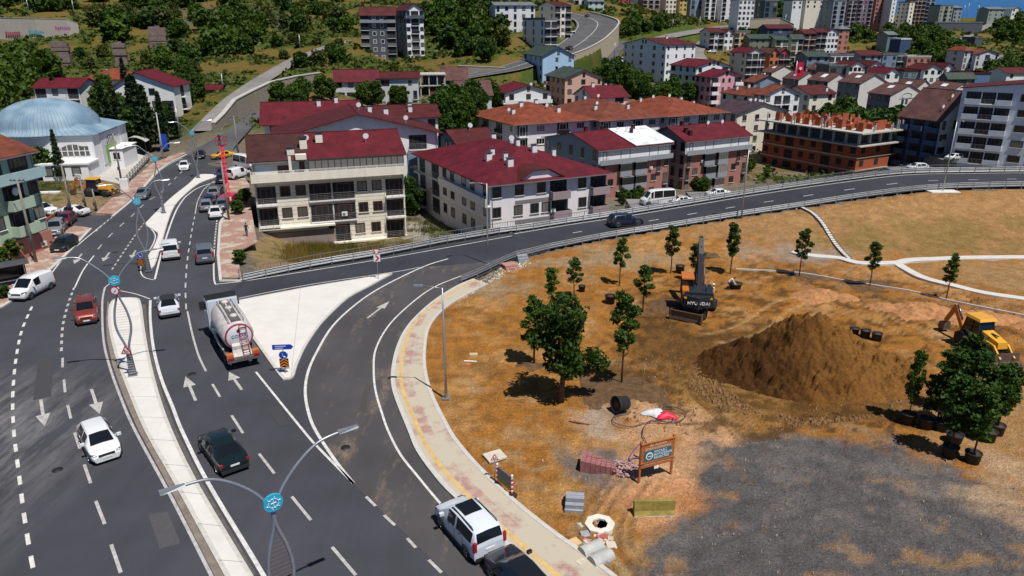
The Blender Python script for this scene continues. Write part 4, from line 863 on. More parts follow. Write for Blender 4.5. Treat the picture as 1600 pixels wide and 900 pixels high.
# ---- three orange-tiled hip roofs in a row
for lab, xA, xB, xC, yB, Y, c in (('pale block under a bright orange hip roof, leftmost of the three tiled roofs', 737, 805, 923, 194, 165, RUST), ('pale block under a brown-orange hip roof, middle of the three tiled roofs', 850, 938, 1032, 188, 177, RUST2), ('pale block under an orange hip roof, rightmost of the three tiled roofs', 955, 1044, 1132, 181, 189, RUST)):
    bld('apartment_block', lab, xA, xB, xC, yB, Y, 28, 4, 'hip', c, LILAC, wallL=GREY, R_='b.W..g.W.', L_='w.g.g.w', rise=3.3, near=True, par=MAUVE, fr=FRW, chim=4, over=1.1)
bld('apartment_block', 'cream block with plum roof and plain windowed gable right of the tiled roofs', 1107, 1151, 1232, 178, 203, 26, 5, 'GR', DBROWN, CREAM, wallL=LGREY, R_='.w.w.D.b', L_='w.g.w', rise=2.5, near=True, chim=5, gabw=0)
bld('house', 'low white-gabled house with crimson roof above the palms', 768, 790, 861, 145, 215, 18, 2, 'GR', RED, WHITE, wallL=GREY, R_='w.w.w', L_='b.b', rise=2.0, chim=1, attic=2, gabw=1, cat='house')
bld('apartment_block', 'peach-walled block with pale blue gable and green roof', 853, 883, 941, 122, 236, 18, 5, 'GR', GRNR, PEACH, wallL=TAUPE, R_='w.w..n', L_='w.w.w.B', rise=2.5, gabw=1)
bld('apartment_block', 'tall pale blue block right below the highway bend', 818, 848, 897, 87, 262, 14, 6, 'GR', GRNR, LBLUE, wallL=BLUE, R_='..n.n', L_='w.w.w.B', rise=2.8, gabw=1)
bld('house', 'small grey house with faded red roof and white chimneys', 898, 927, 982, 152, 206, 22, 2, 'GL', RED, WHITE, wallL=SLATE, R_='w.B', L_='w.w.w', rise=2.5, chim=3, gabw=1, cat='house')
bld('apartment_block', 'large grey block with white windowed end beside the parked vans', 975, 1041, 1087, 70, 290, 30, 6, 'GL', RED2, WHITE, wallL=GREY, R_='n.n.n.n', L_='n.w..w.n.n', rise=2.2, gabw=2, chim=1)
bld('apartment_block', 'grey block with white attic gable and ruby roof left of the pink block', 1048, 1089, 1141, 104, 268, 22, 4, 'GR', RED, WHITE, wallL=GREY, R_='w..w.b', L_='w.w.w.b', rise=2.0, gabw=3, attic=2, par=WHITE)
bld('apartment_block', 'pink block with white balconies and ruby roof', 1088, 1111, 1160, 120, 254, 22, 4, 'GR', RED, PINK, wallL=MAUVE, R_='B.n.n.B', L_='w.w.w', rise=2.0, gabw=1, par=WHITE)
bld('apartment_block', 'dull green block under rust tiles between the pink block and the white gabled house', 1127, 1190, 1222, 152, 232, 24, 3, 'hip', RUST2, LGREY, wallL=OLIVE, R_='w..w', L_='w.w.w.w', rise=2.2, chim=2)
bld('house', 'white gabled house with central glazed bays behind the brick shell', 1188, 1196, 1250, 148, 216, 22, 3, 'GR', RUST2, WHITE, wallL=LGREY, R_='w.bb.w', L_='w.w', rise=2.4, gabw=1, cat='house')
bld('house', 'slate-gabled house under rust tiles below the flag', 1165, 1178, 1220, 128, 258, 22, 2, 'GR', RUST2, SLATE, R_='w..w', L_='w.w', rise=2.1, gabw=0, chim=1, cat='house')
bld('house', 'cream house with long maroon roof in the trees behind the brick shell', 1222, 1266, 1306, 147, 228, 22, 2, 'GL', RED2, CREAM, R_='w.w', L_='w.w.w', rise=2.0, gabw=0, chim=2, cat='house')
# ---- the long rendered sheds with brown roofs
for lab, xA, xB, xC, yB, Y in (('brown-roofed shed just left of the red flag pole', 1188, 1206, 1243, 113, 330), ('brown-roofed shed with bright white end wall right of the flag pole', 1223, 1248, 1279, 124, 292), ('brown-roofed shed with streaked end wall behind the slate house', 1262, 1294, 1327, 127, 275), ('brown-roofed shed with a slim mast at its gable', 1310, 1344, 1386, 130, 252),
        ('largest brown-roofed shed, with a dark circular badge on its raw white end', 1357, 1392, 1443, 148, 215), ('brown-roofed shed tucked behind the badge-marked shed', 1395, 1431, 1457, 138, 258), ('brown-roofed shed with two dots on a raw gable beside the blue block', 1442, 1482, 1522, 144, 238), ('small brown-roofed shed below the blue terraces', 1237, 1261, 1277, 104, 350), ('small pale shed with sagging brown roof behind the others', 1262, 1282, 1303, 109, 340)):
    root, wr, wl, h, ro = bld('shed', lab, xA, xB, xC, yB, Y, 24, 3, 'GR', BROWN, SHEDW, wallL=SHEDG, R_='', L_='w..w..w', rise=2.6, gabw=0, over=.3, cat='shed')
    m = MB(); x = wr*.3; z = h+2.6*.6+.12; slabq(m, [(x-1.0, wl*.4, z-.55), (x+1.0, wl*.4, z+.5), (x+1.0, wl*.62, z+.5), (x-1.0, wl*.62, z-.55)], .06); m.build('skylight', WHR, ro)
    if 'badge' in lab and 'largest' in lab:
        m = MB(); 
        for i in range(14): a0 = math.pi*2*i/14; a1 = a0+math.pi*2/14; m.bar((wr*.5+math.cos(a0)*2.0, -.03, h-.6+math.sin(a0)*.8), (wr*.5+math.cos(a1)*2.0, -.03, h-.6+math.sin(a1)*.8), .1, .05)
        m.bar((wr*.5-3,-.03,h-1.3),(wr*.5+3,-.03,h-1.3),.12,.05); m.build('wall_badge', FRD, root)
        for z in (h-2.6, h-5.4):
            for x in (-.8, .8): put('window', el('n', FRD, WHITE, False)[0][1], root, (wr*.45+x, 0, z-1.2), (0,0,0))
    if 'dots' in lab:
        m = MB(); m.box(wr*.45,-.04,h-.3,wr*.45+.5,-.003,h+.4); m.box(wr*.6,-.04,h-.3,wr*.6+.5,-.003,h+.4); m.build('vent', FRD, root)
# ---- blocks on the right
root, wr, wl, h, ro = bld('apartment_block', 'navy block with sweeping brown roof and white striped end beside the brick shell', 1407, 1471, 1524, 187, 170, 25, 6, 'GR', BROWN, WHITE, wallL=NAVY, R_=['q.q.b', 'W.w.b', 'W.w.b', 'w.w.b', 'w.w.b', 'w..w.'], L_='B.B.B', rise=6.0, rf_=.6, near=True, par=NAVY, gabw=1)
root, wr, wl, h, ro = bld('apartment_block', 'big pale blue block with stacked balconies at the right edge of the picture', 1505, 1732, 1760, 147, 150, 52, 5, 'GL', RED2, wc('cool_white', (.66,.70,.78)), wallL=None, R_='w.w', L_='w.W.w.w.W.,BbB.', rise=1.6, near=True, par=wc('cool_white', (.66,.70,.78)), gabw=0, wr=14, sh=3.2)
# ---- the unfinished red brick shell
B = PY(1345, 207, 172); a = R(30); wr = world_w(B, a, 1412, 0, B.z); wl = world_w(B, a+math.pi/2, 1196, 0, B.z); sh = 3.05; zb = B.z-5*sh
root = empty('unfinished_building', (B.x, B.y, zb), a, 'unfinished red brick shell with bare concrete top deck and brick stubs', 'building shell'); h = 5*sh
m = MB(); m.box(0,0,-3,wr,wl,4*sh-.2); m.build('wall', BRICK, root); m = MB()
for f in range(0, 4): m.box(-.25,-.25,f*sh-.02,wr+.25,wl+.25,f*sh+.22)
m.box(-1.6,-1.6,4*sh-.15,wr+1.6,wl+1.2,4*sh+.12); m.box(-1.9,-1.9,h-.25,wr+2.2,wl+1.5,h+.05); m.build('floor_slab', CONC, root)
nx = 4; ny = 8
for i in range(nx+1):
    for j in range(ny+1):
        if i in (0, nx) or j in (0, ny) or (i+j) % 2:
            x = .3+(wr-.6)*i/nx; y = .3+(wl-.6)*j/ny; MB().box(x-.25,y-.25,4*sh+.13,x+.25,y+.25,h-.26).build('column', CONC, root)
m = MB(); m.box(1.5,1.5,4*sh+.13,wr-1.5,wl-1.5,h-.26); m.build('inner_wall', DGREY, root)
rr = random.Random(5)
for i in range(54):
    x = .1+(i % 3)/3*(wr-1)+rr.random()*1.2; y = .2+(i//3)*(wl-1.5)/18; hh = 1.1+rr.random()*1.3; m = MB(); m.box(x,y,h+.06,x+(1.6+rr.random()*2 if i % 2 else .2),y+(.2 if i % 2 else 1.3),h+hh); m.build('brick_stub', BRICK, root)
for i in range(26):
    x = -1.2+(wr+2.6)*rr.random(); y = -1.2 if i % 3 == 0 else wl*rr.random(); x = x if i % 3 == 0 else -1.2+(i % 2)*rr.random()*wr; MB().box(x-.12,y-.12,h+.06,x+.12,y+.12,h+1.5+rr.random()*.9).build('rebar_column', CONC, root)
m = MB(); m.box(wr*.3,wl*.25,h+.06,wr*.7,wl*.42,h+.5); m.build('timber_stack', mat('timber', (.52,.32,.14), .8, .2, 2), root)
for f in range(4):
    facade(root, 'R', wr, wl, f*sh+.2, 'x.x.X', FRD, WHITE, False); facade(root, 'L', wr, wl, f*sh+.2, 'x.x.X.x.x.X.x.x', FRD, WHITE, False)
# ---- concrete skeleton on the hillside
B = PY(656, 117, 218); root = empty('building_shell', (B.x, B.y, B.z-9.3), R(8), 'open concrete skeleton of four bare decks above the row of houses', 'building shell'); m = MB()
for f in range(4): m.box(-.3,-.3,f*3.1-.1,7.5,9,f*3.1+.15)
m.build('floor_slab', CONC, root)
for f in range(3):
    for x in (0, 2.4, 4.8, 7.0):
        for y in (0, 4, 8.4): MB().box(x,y,f*3.1+.15,x+.3,y+.3,f*3.1+3).build('column', CONC, root)
m = MB(); m.box(1,4.5,-3,6.5,8.2,9); m.build('core_wall', DGREY, root)
# ---- group above the plane trees
bld('row_house', 'white terrace with raspberry roof and long balcony above the street trees', 504, 523, 590, 125, 208, 8, 3, 'GL', RED, LGREY, wallL=SLATE, R_=['w.w.w.w', 'b.b.b.b', 'w.w.w'], L_='w.w', rise=2.6, gabw=0, chim=1, cat='house')
root, wr, wl, h, ro = bld('row_house', 'pale grey terrace house with navy bay right of the raspberry roof', 585, 590, 653, 122, 210, 6, 3, 'GL', RED2, LGREY, R_=['W...n.', 'w.w.w.D', 'w.w.w.D'], L_='', rise=1.3, wl=11, gabw=0, cat='house')
m = MB(); m.box(wr*.3,-.2,.2,wr*.62,-.004,5.6); m.build('bay', NAVY, root)
for f in range(2):
    for x in (.38, .54): put('window', el('w', FRW, WHITE, False)[0][1], root, (wr*x, -.2, .1+f*2.8), (0,0,0))
bld('house', 'violet-grey house with dark brown mansard roof beside the concrete skeleton', 684, 690, 729, 124, 226, 4, 2, 'GL', BROWN, wc('violet', (.34,.33,.44)), R_='b.w.b', L_='', rise=3.2, wl=11, gabw=0, chim=1, cat='house')
bld('house', 'house with wide brown roof and pale verge below the mansard house', 700, 716, 768, 148, 205, 12, 2, 'GL', BROWN, LGREY, R_='w.w', L_='w', rise=3.4, wl=10, gabw=0, chim=1, cat='house')
bld('house', 'low shed-like house with small red roof hidden among street trees', 670, 676, 716, 155, 196, 6, 1, 'GL', RED, LGREY, R_='w.w', L_='', rise=1.6, wl=7, gabw=0, cat='house')
# ---- blocks on the hillside
bld('tower_block', 'dark grey tower with white and brown centre stripes on the hillside', 547, 562, 617, 22, 298, 5, 6, 'GL', RED2, DGREY, R_='g.w.w.g', L_='w.w', rise=2.6, fr=FRW, gabw=0, par=GREY, attic=1, cat='tower block')
m = MB(); root = bpy.data.objects[-1] if False else None
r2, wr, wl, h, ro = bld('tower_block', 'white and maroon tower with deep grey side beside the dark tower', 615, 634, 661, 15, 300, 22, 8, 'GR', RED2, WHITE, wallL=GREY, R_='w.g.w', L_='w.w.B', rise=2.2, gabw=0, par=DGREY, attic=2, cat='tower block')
for lab, xA, xB, xC, yB, Y, an, n, roof, rc, wa, wL, R1, L1 in (
 ('white and blue striped block at the top left of the highway bend', 765, 774, 836, 8, 330, 6, 6, 'GL', GREYR, WHITE, SLATE, 'q.w.q.w.q', 'w'),
 ('whitish block with tall dark window strips just below the highway bend', 817, 852, 870, 31, 300, 25, 4, 'flat', GREYR, WHITE, LGREY, 'b.b', 'q.q.q'),
 ('cream block with dense balconies behind the highway bend', 842, 868, 892, 8, 345, 22, 5, 'GL', RED2, CREAM, LGREY, 'b.w.b', 'w.w'),
 ('low white apartment house at the top beyond the highway', 916, 920, 944, 2, 470, 10, 3, 'GL', GREYR, wc('mint', (.50,.62,.62)), LGREY, 'w.w.w', ''),
 ('violet-grey tower with red roof at the top above the highway', 893, 897, 918, -8, 480, 10, 5, 'GL', RED2, LGREY, GREY, 'b.b', ''),
 ('scarlet tower with white edge on the skyline', 963, 968, 984, -18, 560, 12, 9, 'flat', GREYR, REDW, WHITE, 'w.w', 'w'),
 ('maroon tower with white window frames on the skyline', 1004, 1006, 1032, -14, 560, 8, 9, 'flat', GREYR, MAUVE, TAUPE, 'b.b.b', ''),
 ('slim dark slab tower between the scarlet and maroon towers', 983, 986, 1003, -22, 590, 10, 10, 'flat', GREYR, DGREY, DGREY, 'w.w', ''),
 ('cream tower with square windows on the skyline', 1040, 1042, 1058, -14, 560, 8, 8, 'flat', GREYR, CREAM, TAUPE, 'w.w.w', ''),
 ('low ochre house between the skyline towers', 1060, 1063, 1074, -2, 570, 8, 3, 'GL', RED2, wc('ochre', (.60,.42,.14)), CREAM, 'w.w', ''),
 ('dark blue glazed tower on the skyline', 1078, 1081, 1101, -20, 580, 10, 9, 'flat', GREYR, SLATE, NAVY, 'T.T', ''),
 ('white-balconied tower right of the blue glazed tower', 1101, 1104, 1121, -16, 575, 10, 8, 'flat', GREYR, WHITE, GREY, 'b.b', ''),
 ('lilac tower with dark balconies on the skyline', 1126, 1130, 1147, -16, 575, 12, 8, 'flat', GREYR, LILAC, MAUVE, 'b.w', ''),
 ('squat white hotel-like block above the avenue wall', 1153, 1156, 1180, 0, 470, 8, 5, 'flat', GREYR, WHITE, LGREY, 'w.w.w.w', ''),
 ('rust-coloured block beside the squat white block', 1181, 1184, 1192, 0, 480, 8, 5, 'flat', GREYR, BRICKF, TAUPE, 'w.w', ''),
 ('dark teal office block above a stepped stone base', 1190, 1196, 1216, 2, 470, 14, 5, 'flat', GREYR, wc('teal', (.07,.10,.12)), DGREY, 'T.T', 'T'),
 ('low cream villa at the top edge above the dark grove', 1236, 1239, 1254, 1, 560, 8, 2, 'flat', GREYR, WHITE, LGREY, 'w.w', ''),
 ('long low ivory house at the top edge above the dark grove', 1257, 1260, 1288, 0, 570, 8, 2, 'flat', GREYR, CREAM, LGREY, 'w.w.w', ''),
 ('navy tower with white uprights at the grove edge', 1296, 1303, 1323, 2, 560, 14, 8, 'flat', GREYR, wc('steel', (.26,.30,.36)), NAVY, 'b.b', 'w'),
 ('mauve tower with pale balcony edges', 1322, 1327, 1340, 0, 575, 12, 8, 'flat', GREYR, MAUVE, TAUPE, 'b.b', ''),
 ('broad brown tower block on the skyline', 1338, 1343, 1366, -6, 600, 12, 9, 'flat', GREYR, wc('plum', (.20,.15,.19)), MAUVE, 'b.w.b', ''),
 ('salmon brick tower with open decks on the skyline', 1368, 1371, 1390, -8, 620, 8, 7, 'flat', GREYR, BRICKF, TAUPE, 'x.x.x', ''),
 ('narrow white shaft tower on the skyline', 1394, 1396, 1402, -10, 610, 8, 7, 'flat', GREYR, WHITE, WHITE, 'n', ''),
 ('grey tower with cream corner strip on the skyline', 1404, 1422, 1430, 4, 610, 24, 7, 'flat', GREYR, CREAM, GREY, 'w', 'w.w.w'),
 ('brick-red tower with white deck lines on the skyline', 1428, 1431, 1448, -4, 640, 8, 8, 'flat', GREYR, BRICKF, TAUPE, 'b.b.b', ''),
 ('blue-grey tower right of the brick-red tower', 1447, 1449, 1462, -2, 660, 8, 8, 'flat', GREYR, SLATE, NAVY, 'b.b', ''),
 ('green-grey block with stepped roof near the strip of sky', 1464, 1470, 1490, 9, 620, 10, 5, 'flat', GREYR, wc('sage', (.30,.35,.32)), OLIVE, 'w.b.w', ''),
 ('dim grey block at the edge of the strip of sky', 1489, 1492, 1504, 12, 640, 10, 4, 'GL', GREYR, GREY, DGREY, 'w.w', ''),
 ('long dark low building with white roof lights on the ridge', 1455, 1460, 1536, 36, 540, 2, 1, 'flat', GREYR, DGREY, DGREY, '', ''),
 ('grey house group on the right-hand ridge', 1540, 1546, 1570, 14, 640, 8, 3, 'GL', GREYR, wc('sage', (.30,.35,.32)), DGREY, 'w.w.w', ''),
 ('white villa peeking over the right-hand ridge', 1578, 1582, 1596, 14, 680, 8, 2, 'GR', GREYR, WHITE, GREY, 'w.w', '')):
    bld('tower_block' if 'tower' in lab else 'building', lab, xA, xB, xC, yB, Y, an, n, roof, rc, wa, wallL=wL, R_=R1, L_=L1, sh=3.0, rise=1.6, gabw=0, wl=(13 if xB-xA < 8 else None), cat='tower block' if 'tower' in lab else 'building')
# ---- mid-distance streets on the right
for lab, xA, xB, xC, yB, Y, an, n, roof, rc, wa, wL, R1, L1 in (
 ('blue-grey block with white stair bay above the big grey block', 1103, 1110, 1131, 50, 385, 10, 5, 'GL', RED2, LGREY, SLATE, 'b.w.b', 'w'),
 ('cream-fronted block beside the blue-grey one with parked cars below', 1130, 1133, 1146, 51, 392, 12, 5, 'GR', RED2, WHITE, MAUVE, 'w.w', ''),
 ('orange and violet block with white roof edge', 1146, 1149, 1172, 50, 400, 12, 5, 'flat', GREYR, wc('apricot', (.58,.40,.26)), MAUVE, 'b.w.b', ''),
 ('long olive block with dark windows and green roof', 1167, 1172, 1214, 60, 395, 6, 5, 'GL', GRNR, OLIVE, DGREY, 'n.n.n.n.n', ''),
 ('olive block with cream framed front, left of its pair', 1206, 1213, 1232, 62, 392, 10, 5, 'GL', GRNR, wc('cream_frame', (.60,.58,.44)), OLIVE, 'T.T', ''),
 ('olive block with cream framed front, right of its pair', 1230, 1238, 1256, 60, 398, 10, 6, 'GL', GRNR, wc('cream_frame', (.60,.58,.44)), OLIVE, 'T.T', ''),
 ('brown block with salmon balconies', 1252, 1258, 1275, 52, 405, 10, 6, 'GL', RED2, BRICKF, TAUPE, 'b.b', ''),
 ('violet-brown block with layered balconies left of the white arched block', 1272, 1277, 1292, 50, 412, 10, 5, 'GL', RED2, MAUVE, TAUPE, 'b.b', ''),
 ('white block with arched gable and regular windows', 1282, 1290, 1311, 50, 415, 12, 5, 'GR', RED2, WHITE, LGREY, 'w.w.w.w', 'w'),
 ('terracotta block under a flat grey hip roof', 1302, 1312, 1328, 45, 440, 10, 4, 'hip', GREYR, BRICKF, TAUPE, 'w.w', 'w'),
 ('maroon-roofed grey block with white gable bays by the pink block', 1141, 1168, 1194, 82, 330, 14, 5, 'GR', RED, LGREY, SLATE, 'b.b.b', 'w.w'),
 ('orange block with round-topped roof beside the red flag', 1200, 1204, 1218, 82, 345, 10, 4, 'GR', BROWN, ORANGE, TAUPE, 'w.w', ''),
 ('scarlet block partly behind the red flag', 1216, 1218, 1235, 82, 348, 10, 4, 'GR', BROWN, REDW, TAUPE, 'b.b', ''),
 ('dark hangar with maroon roof below the stone base', 1194, 1200, 1240, 44, 430, 6, 2, 'GL', RED2, NAVY, DGREY, 'T.T.T', ''),
 ('slate terrace with green roof left of the white colonnade', 1257, 1262, 1296, 88, 350, 6, 3, 'GL', GRNR, SLATE, SLATE, 'w.w.w', ''),
 ('white colonnaded terrace with deep balconies', 1290, 1297, 1334, 87, 352, 10, 3, 'flat', GREYR, WHITE, SLATE, 'b.b.b.b', ''),
 ('grey house with maroon roof and white corner right of the colonnade', 1340, 1345, 1378, 86, 370, 8, 3, 'GL', RED2, GREY, GREY, 'W..w.w', ''),
 ('slate-blue block with white balcony end', 1374, 1380, 1402, 86, 372, 6, 3, 'flat', GREYR, SLATE, NAVY, 'w..w', ''),
 ('white and red block with jagged white parapet', 1400, 1403, 1417, 86, 374, 8, 4, 'flat', GREYR, WHITE, REDW, 'b.b', ''),
 ('long unfinished brick terrace with white deck lines', 1414, 1418, 1455, 90, 372, 6, 4, 'flat', CONC, BRICKF, TAUPE, 'x.x.x.x', ''),
 ('dark low garage block in front of the white framed pair', 1290, 1296, 1328, 104, 320, 4, 2, 'flat', GREYR, DGREY, DGREY, 'X.X', ''),
 ('bright white house with six square windows, left of its pair', 1324, 1328, 1353, 103, 318, 6, 3, 'GR', RED2, WHITE, GREY, 'w.w.w.w', ''),
 ('bright white house with six square windows, right of its pair', 1352, 1358, 1380, 103, 318, 6, 3, 'GR', RED2, WHITE, GREY, 'w.w.w', ''),
 ('white gabled cottage with red roof beside the white framed pair', 1378, 1384, 1406, 114, 305, 10, 2, 'GR', RED, WHITE, GREY, 'w.w', ''),
 ('long teal terrace with dark windows', 1408, 1413, 1444, 112, 320, 4, 3, 'flat', RED2, wc('teal_wall', (.16,.25,.30)), SLATE, 'w.w.w', ''),
 ('white villa with arched openings in front of the teal terrace', 1442, 1445, 1472, 108, 318, 6, 3, 'GR', RED2, WHITE, GREY, 'w.w.w', ''),
 ('white tower house with pointed gable and side stair', 1470, 1474, 1491, 106, 320, 8, 4, 'GR', RED2, WHITE, GREY, 'w.w', ''),
 ('black-roofed low hall with white corner', 1474, 1482, 1524, 122, 290, 6, 2, 'GL', GRNR, DGREY, DGREY, 'T.T', ''),
 ('blue sheet-metal hall at the foot of the green slope', 1500, 1506, 1548, 116, 310, 0, 2, 'flat', RED2, wc('hall_blue', (.12,.20,.36)), NAVY, '', ''),
 ('brick-roofed hillside villa with arched grey wall', 1502, 1508, 1522, 79, 380, 10, 4, 'hip', RUST, LGREY, GREY, 'q.q', 'w'),
 ('hillside villa with salmon gable and white curved balconies', 1520, 1526, 1562, 84, 378, 8, 4, 'GR', RUST2, LGREY, GREY, 'q.b.q', ''),
 ('slate-roofed house right of the hillside villas', 1560, 1566, 1586, 93, 385, 10, 2, 'GL', GREYR, GREY, DGREY, 'w.w', ''),
 ('red-roofed white house at the right edge by the trees', 1568, 1574, 1612, 114, 330, 8, 2, 'GL', RED2, WHITE, SLATE, 'w.w', ''),
 ('navy box building with white roof edge on the green slope', 1404, 1408, 1424, 62, 470, 4, 3, 'flat', WHR, NAVY, NAVY, '', ''),
 ('small teal-roofed farm shed on the green slope', 1384, 1388, 1402, 54, 500, 6, 1, 'GL', GREYR, wc('teal_wall', (.16,.25,.30)), GREY, 'w', ''),
 ('black-sided hut beside the ridge track', 1520, 1524, 1536, 60, 470, 6, 1, 'flat', GREYR, DGREY, DGREY, '', '')):
    bld('building', lab, xA, xB, xC, yB, Y, an, n, roof, rc, wa, wallL=wL, R_=R1, L_=L1, sh=3.0, rise=1.9, gabw=0, wl=(12 if xB-xA < 8 else None), par=TRIM, cat='house' if ('house' in lab or 'villa' in lab or 'cottage' in lab) else 'building')
# ---- left: houses under the hill
bld('house', 'white two-storey house with red roof behind the domed mosque', 48, 52, 122, 136, 188, 2, 2, 'GL', RED, WHITE, R_='b.w..b', L_='', rise=1.8, wl=10, gabw=0, cat='house')
bld('house', 'house with orange hip roof above the cypresses', 123, 128, 201, 124, 204, 4, 2, 'hip', RUST, WHITE, R_='w.b.w', L_='', rise=2.6, wl=12, gabw=0, chim=1, cat='house')
bld('apartment_block', 'blue-grey block with broad gable and white corner balconies among the cypresses', 172, 176, 270, 135, 176, 6, 3, 'GR', RED, WHITE, R_=['.w.w..', 'b.w.wb', 'b.w.wb'], L_='', E_='b', rise=3.2, wl=12, gabw=0, rf_=.4)
bld('hut', 'tiny red-roofed hut beside the hill lane', 314, 320, 334, 139, 205, 6, 1, 'GL', RED, GREY, R_='w', L_='', rise=.9, wl=4, gabw=0, cat='hut')
root, wr, wl, h, ro = bld('apartment_block', 'green rendered block with white balconies and rust roof at the left edge', -180, -134, 48, 271, 69, 80, 4, 'GL', RUST2, GREENW, R_=['....T.T.T.', '..w.G.w.B.w', '..w.B.w.B.w', ',....X.X.w'], L_='', rise=2.4, wl=13, near=True, gabw=0, par=GREENW, fr=FRD)
m = MB(); m.box(-.05,-.25,-.3,wr+.05,-.003,2.3); m.build('ground_floor', BRICKF, root)
m = MB(); m.box(-.05,-1.3,h-2.95,wr+.05,-1.18,h-1.8); m.box(-.05,-1.18,h-2.95,wr+.05,-.003,h-2.8); m.build('terrace_parapet', wc('aqua', (.38,.52,.54)), root)
m = MB(); m.lathe([(0,0),(.3,.05),(.5,.16)], 12, (wr*.74,-.5,h-4.0), axis='y'); m.bar((wr*.74,-.5,h-4),(wr*.74,0,h-4.3),.05); m.build('satellite_dish', TRIM, root)
# ---- mosque
MQ = PY(-10, 214, 124); a = R(9); zt = 6.9; mroot = empty('mosque', (MQ.x, MQ.y, 0), a, 'white mosque with broad blue-grey lead dome and green panelled side', 'mosque')
wr = world_w(Vector((MQ.x, MQ.y, zt)), a, 143, 0, zt); wl = 17.0
m = MB(); m.box(0,0,-1,wr,wl,zt); m.build('wall', WHITE, mroot)
m = MB(); cx, cy_, r = wr/2-2.4, wl/2, 9.1
prof = [(r+.5,zt-.1),(r+.2,zt+.18),(r-.5,zt+.5)]+[((r-.6)*math.cos(t_), zt+.5+5.0*math.sin(t_)) for t_ in [i*math.pi/2/11 for i in range(1, 12)]]
prof[-1] = (0.001, zt+5.5)
m.lathe(prof, 48, (cx, cy_, 0)); m.add([(-.5,-.5,zt+.02),(wr+.5,-.5,zt+.02),(wr+.5,wl+.5,zt+.02),(-.5,wl+.5,zt+.02),(wr/2,wl/2,zt+3.2)], [(0,1,4),(1,2,4),(2,3,4),(3,0,4),(3,2,1,0)])
def leadmat():
    m_ = newmat('lead_dome'); n = m_.node_tree; b = n.nodes['Principled BSDF']; b.inputs['Roughness'].default_value = .7
    tc = n.nodes.new('ShaderNodeTexCoord'); sx = n.nodes.new('ShaderNodeSeparateXYZ'); n.links.new(tc.outputs['Object'], sx.inputs[0]); s1 = n.nodes.new('ShaderNodeMath'); s1.operation = 'SUBTRACT'; s1.inputs[1].default_value = cx; s2 = n.nodes.new('ShaderNodeMath'); s2.operation = 'SUBTRACT'; s2.inputs[1].default_value = cy_
    n.links.new(sx.outputs[0], s1.inputs[0]); n.links.new(sx.outputs[1], s2.inputs[0]); at_ = n.nodes.new('ShaderNodeMath'); at_.operation = 'ARCTAN2'; n.links.new(s1.outputs[0], at_.inputs[0]); n.links.new(s2.outputs[0], at_.inputs[1])
    mu = n.nodes.new('ShaderNodeMath'); mu.operation = 'MULTIPLY'; mu.inputs[1].default_value = 14; n.links.new(at_.outputs[0], mu.inputs[0]); fr_ = n.nodes.new('ShaderNodeMath'); fr_.operation = 'FRACT'; n.links.new(mu.outputs[0], fr_.inputs[0]); gt = n.nodes.new('ShaderNodeMath'); gt.operation = 'GREATER_THAN'; gt.inputs[1].default_value = .12; n.links.new(fr_.outputs[0], gt.inputs[0])
    t_ = n.nodes.new('ShaderNodeTexNoise'); t_.inputs['Scale'].default_value = .35; t_.inputs['Detail'].default_value = 7; n.links.new(tc.outputs['Object'], t_.inputs['Vector']); cr = n.nodes.new('ShaderNodeValToRGB'); e = cr.color_ramp.elements; e[0].position = .35; e[0].color = (.13,.22,.31,1); e[1].position = .68; e[1].color = (.27,.37,.45,1); n.links.new(t_.outputs[0], cr.inputs[0])
    mx = n.nodes.new('ShaderNodeMix'); mx.data_type = 'RGBA'; n.links.new(gt.outputs[0], mx.inputs[0]); mx.inputs[6].default_value = (.10,.17,.24,1); n.links.new(cr.outputs[0], mx.inputs[7]); n.links.new(mx.outputs[2], b.inputs['Base Color']); return m_
m.build('dome', leadmat(), mroot)
m = MB(); 
def archwin(mb, cxx, z0, r_, side='R', d=.05):
    n = 10; pts = [(cxx+r_*math.cos(math.pi*i/n), z0+r_*.75*math.sin(math.pi*i/n)) for i in range(n+1)]
    if side == 'R': mb.add([(p[0], -d, p[1]) for p in pts], [tuple(range(n+1))], 0); 
    else: mb.add([(wr+d, p[0], p[1]) for p in pts], [tuple(range(n+1))], 0)
    for k in range(-2, 3):
        hh = r_*.75*math.sqrt(max(0, 1-(k/2.8)**2)); x = cxx+k*r_/2.8
        if side == 'R': mb.box(x-.07, -d-.05, z0, x+.07, -d-.005, z0+hh, 1)
        else: mb.box(wr+d+.005, x-.07, z0, wr+d+.05, x+.07, z0+hh, 1)
    if side == 'R': mb.box(cxx-r_, -d-.06, z0+r_*.3, cxx+r_, -d-.006, z0+r_*.3+.12, 1)
for f in (.3, .78): 
    m = MB(); archwin(m, wr*f, 3.4, 2.6); m.build('arched_window', [GLASS, TRIM], mroot)
m = MB(); m.box(wr+.003, 3.2, 1.2, wr+.12, 12.4, 6.6, 0); m.box(wr+.12, 4.8, 1.2, wr+.2, 10.2, 4.4, 1); m.build('side_portal', [LGREY, mat('green_panel', (.22,.36,.12), .7, .1)], mroot)
m = MB(); archwin(m, 7.5, 4.4, 1.9, 'E', .22); m.build('arched_window', [GLASS, TRIM], mroot)
m = MB(); m.box(wr*.55, -5, -.5, wr*1.02, -.003, 2.7, 0); m.box(wr*.5, -5.2, 2.7, wr*1.04, -.003, 2.95, 1); m.build('porch', [WHITE, TRIM], mroot)
m = MB(); m.box(wr*.84,-.06,3.4,wr*.94,-.003,5.0); m.build('window', GLASS, mroot)
for x in (.62, .74, .9): put('window', el('w', FRD, WHITE, False)[0][1], mroot, (wr*x, -5, 0), (0,0,0))
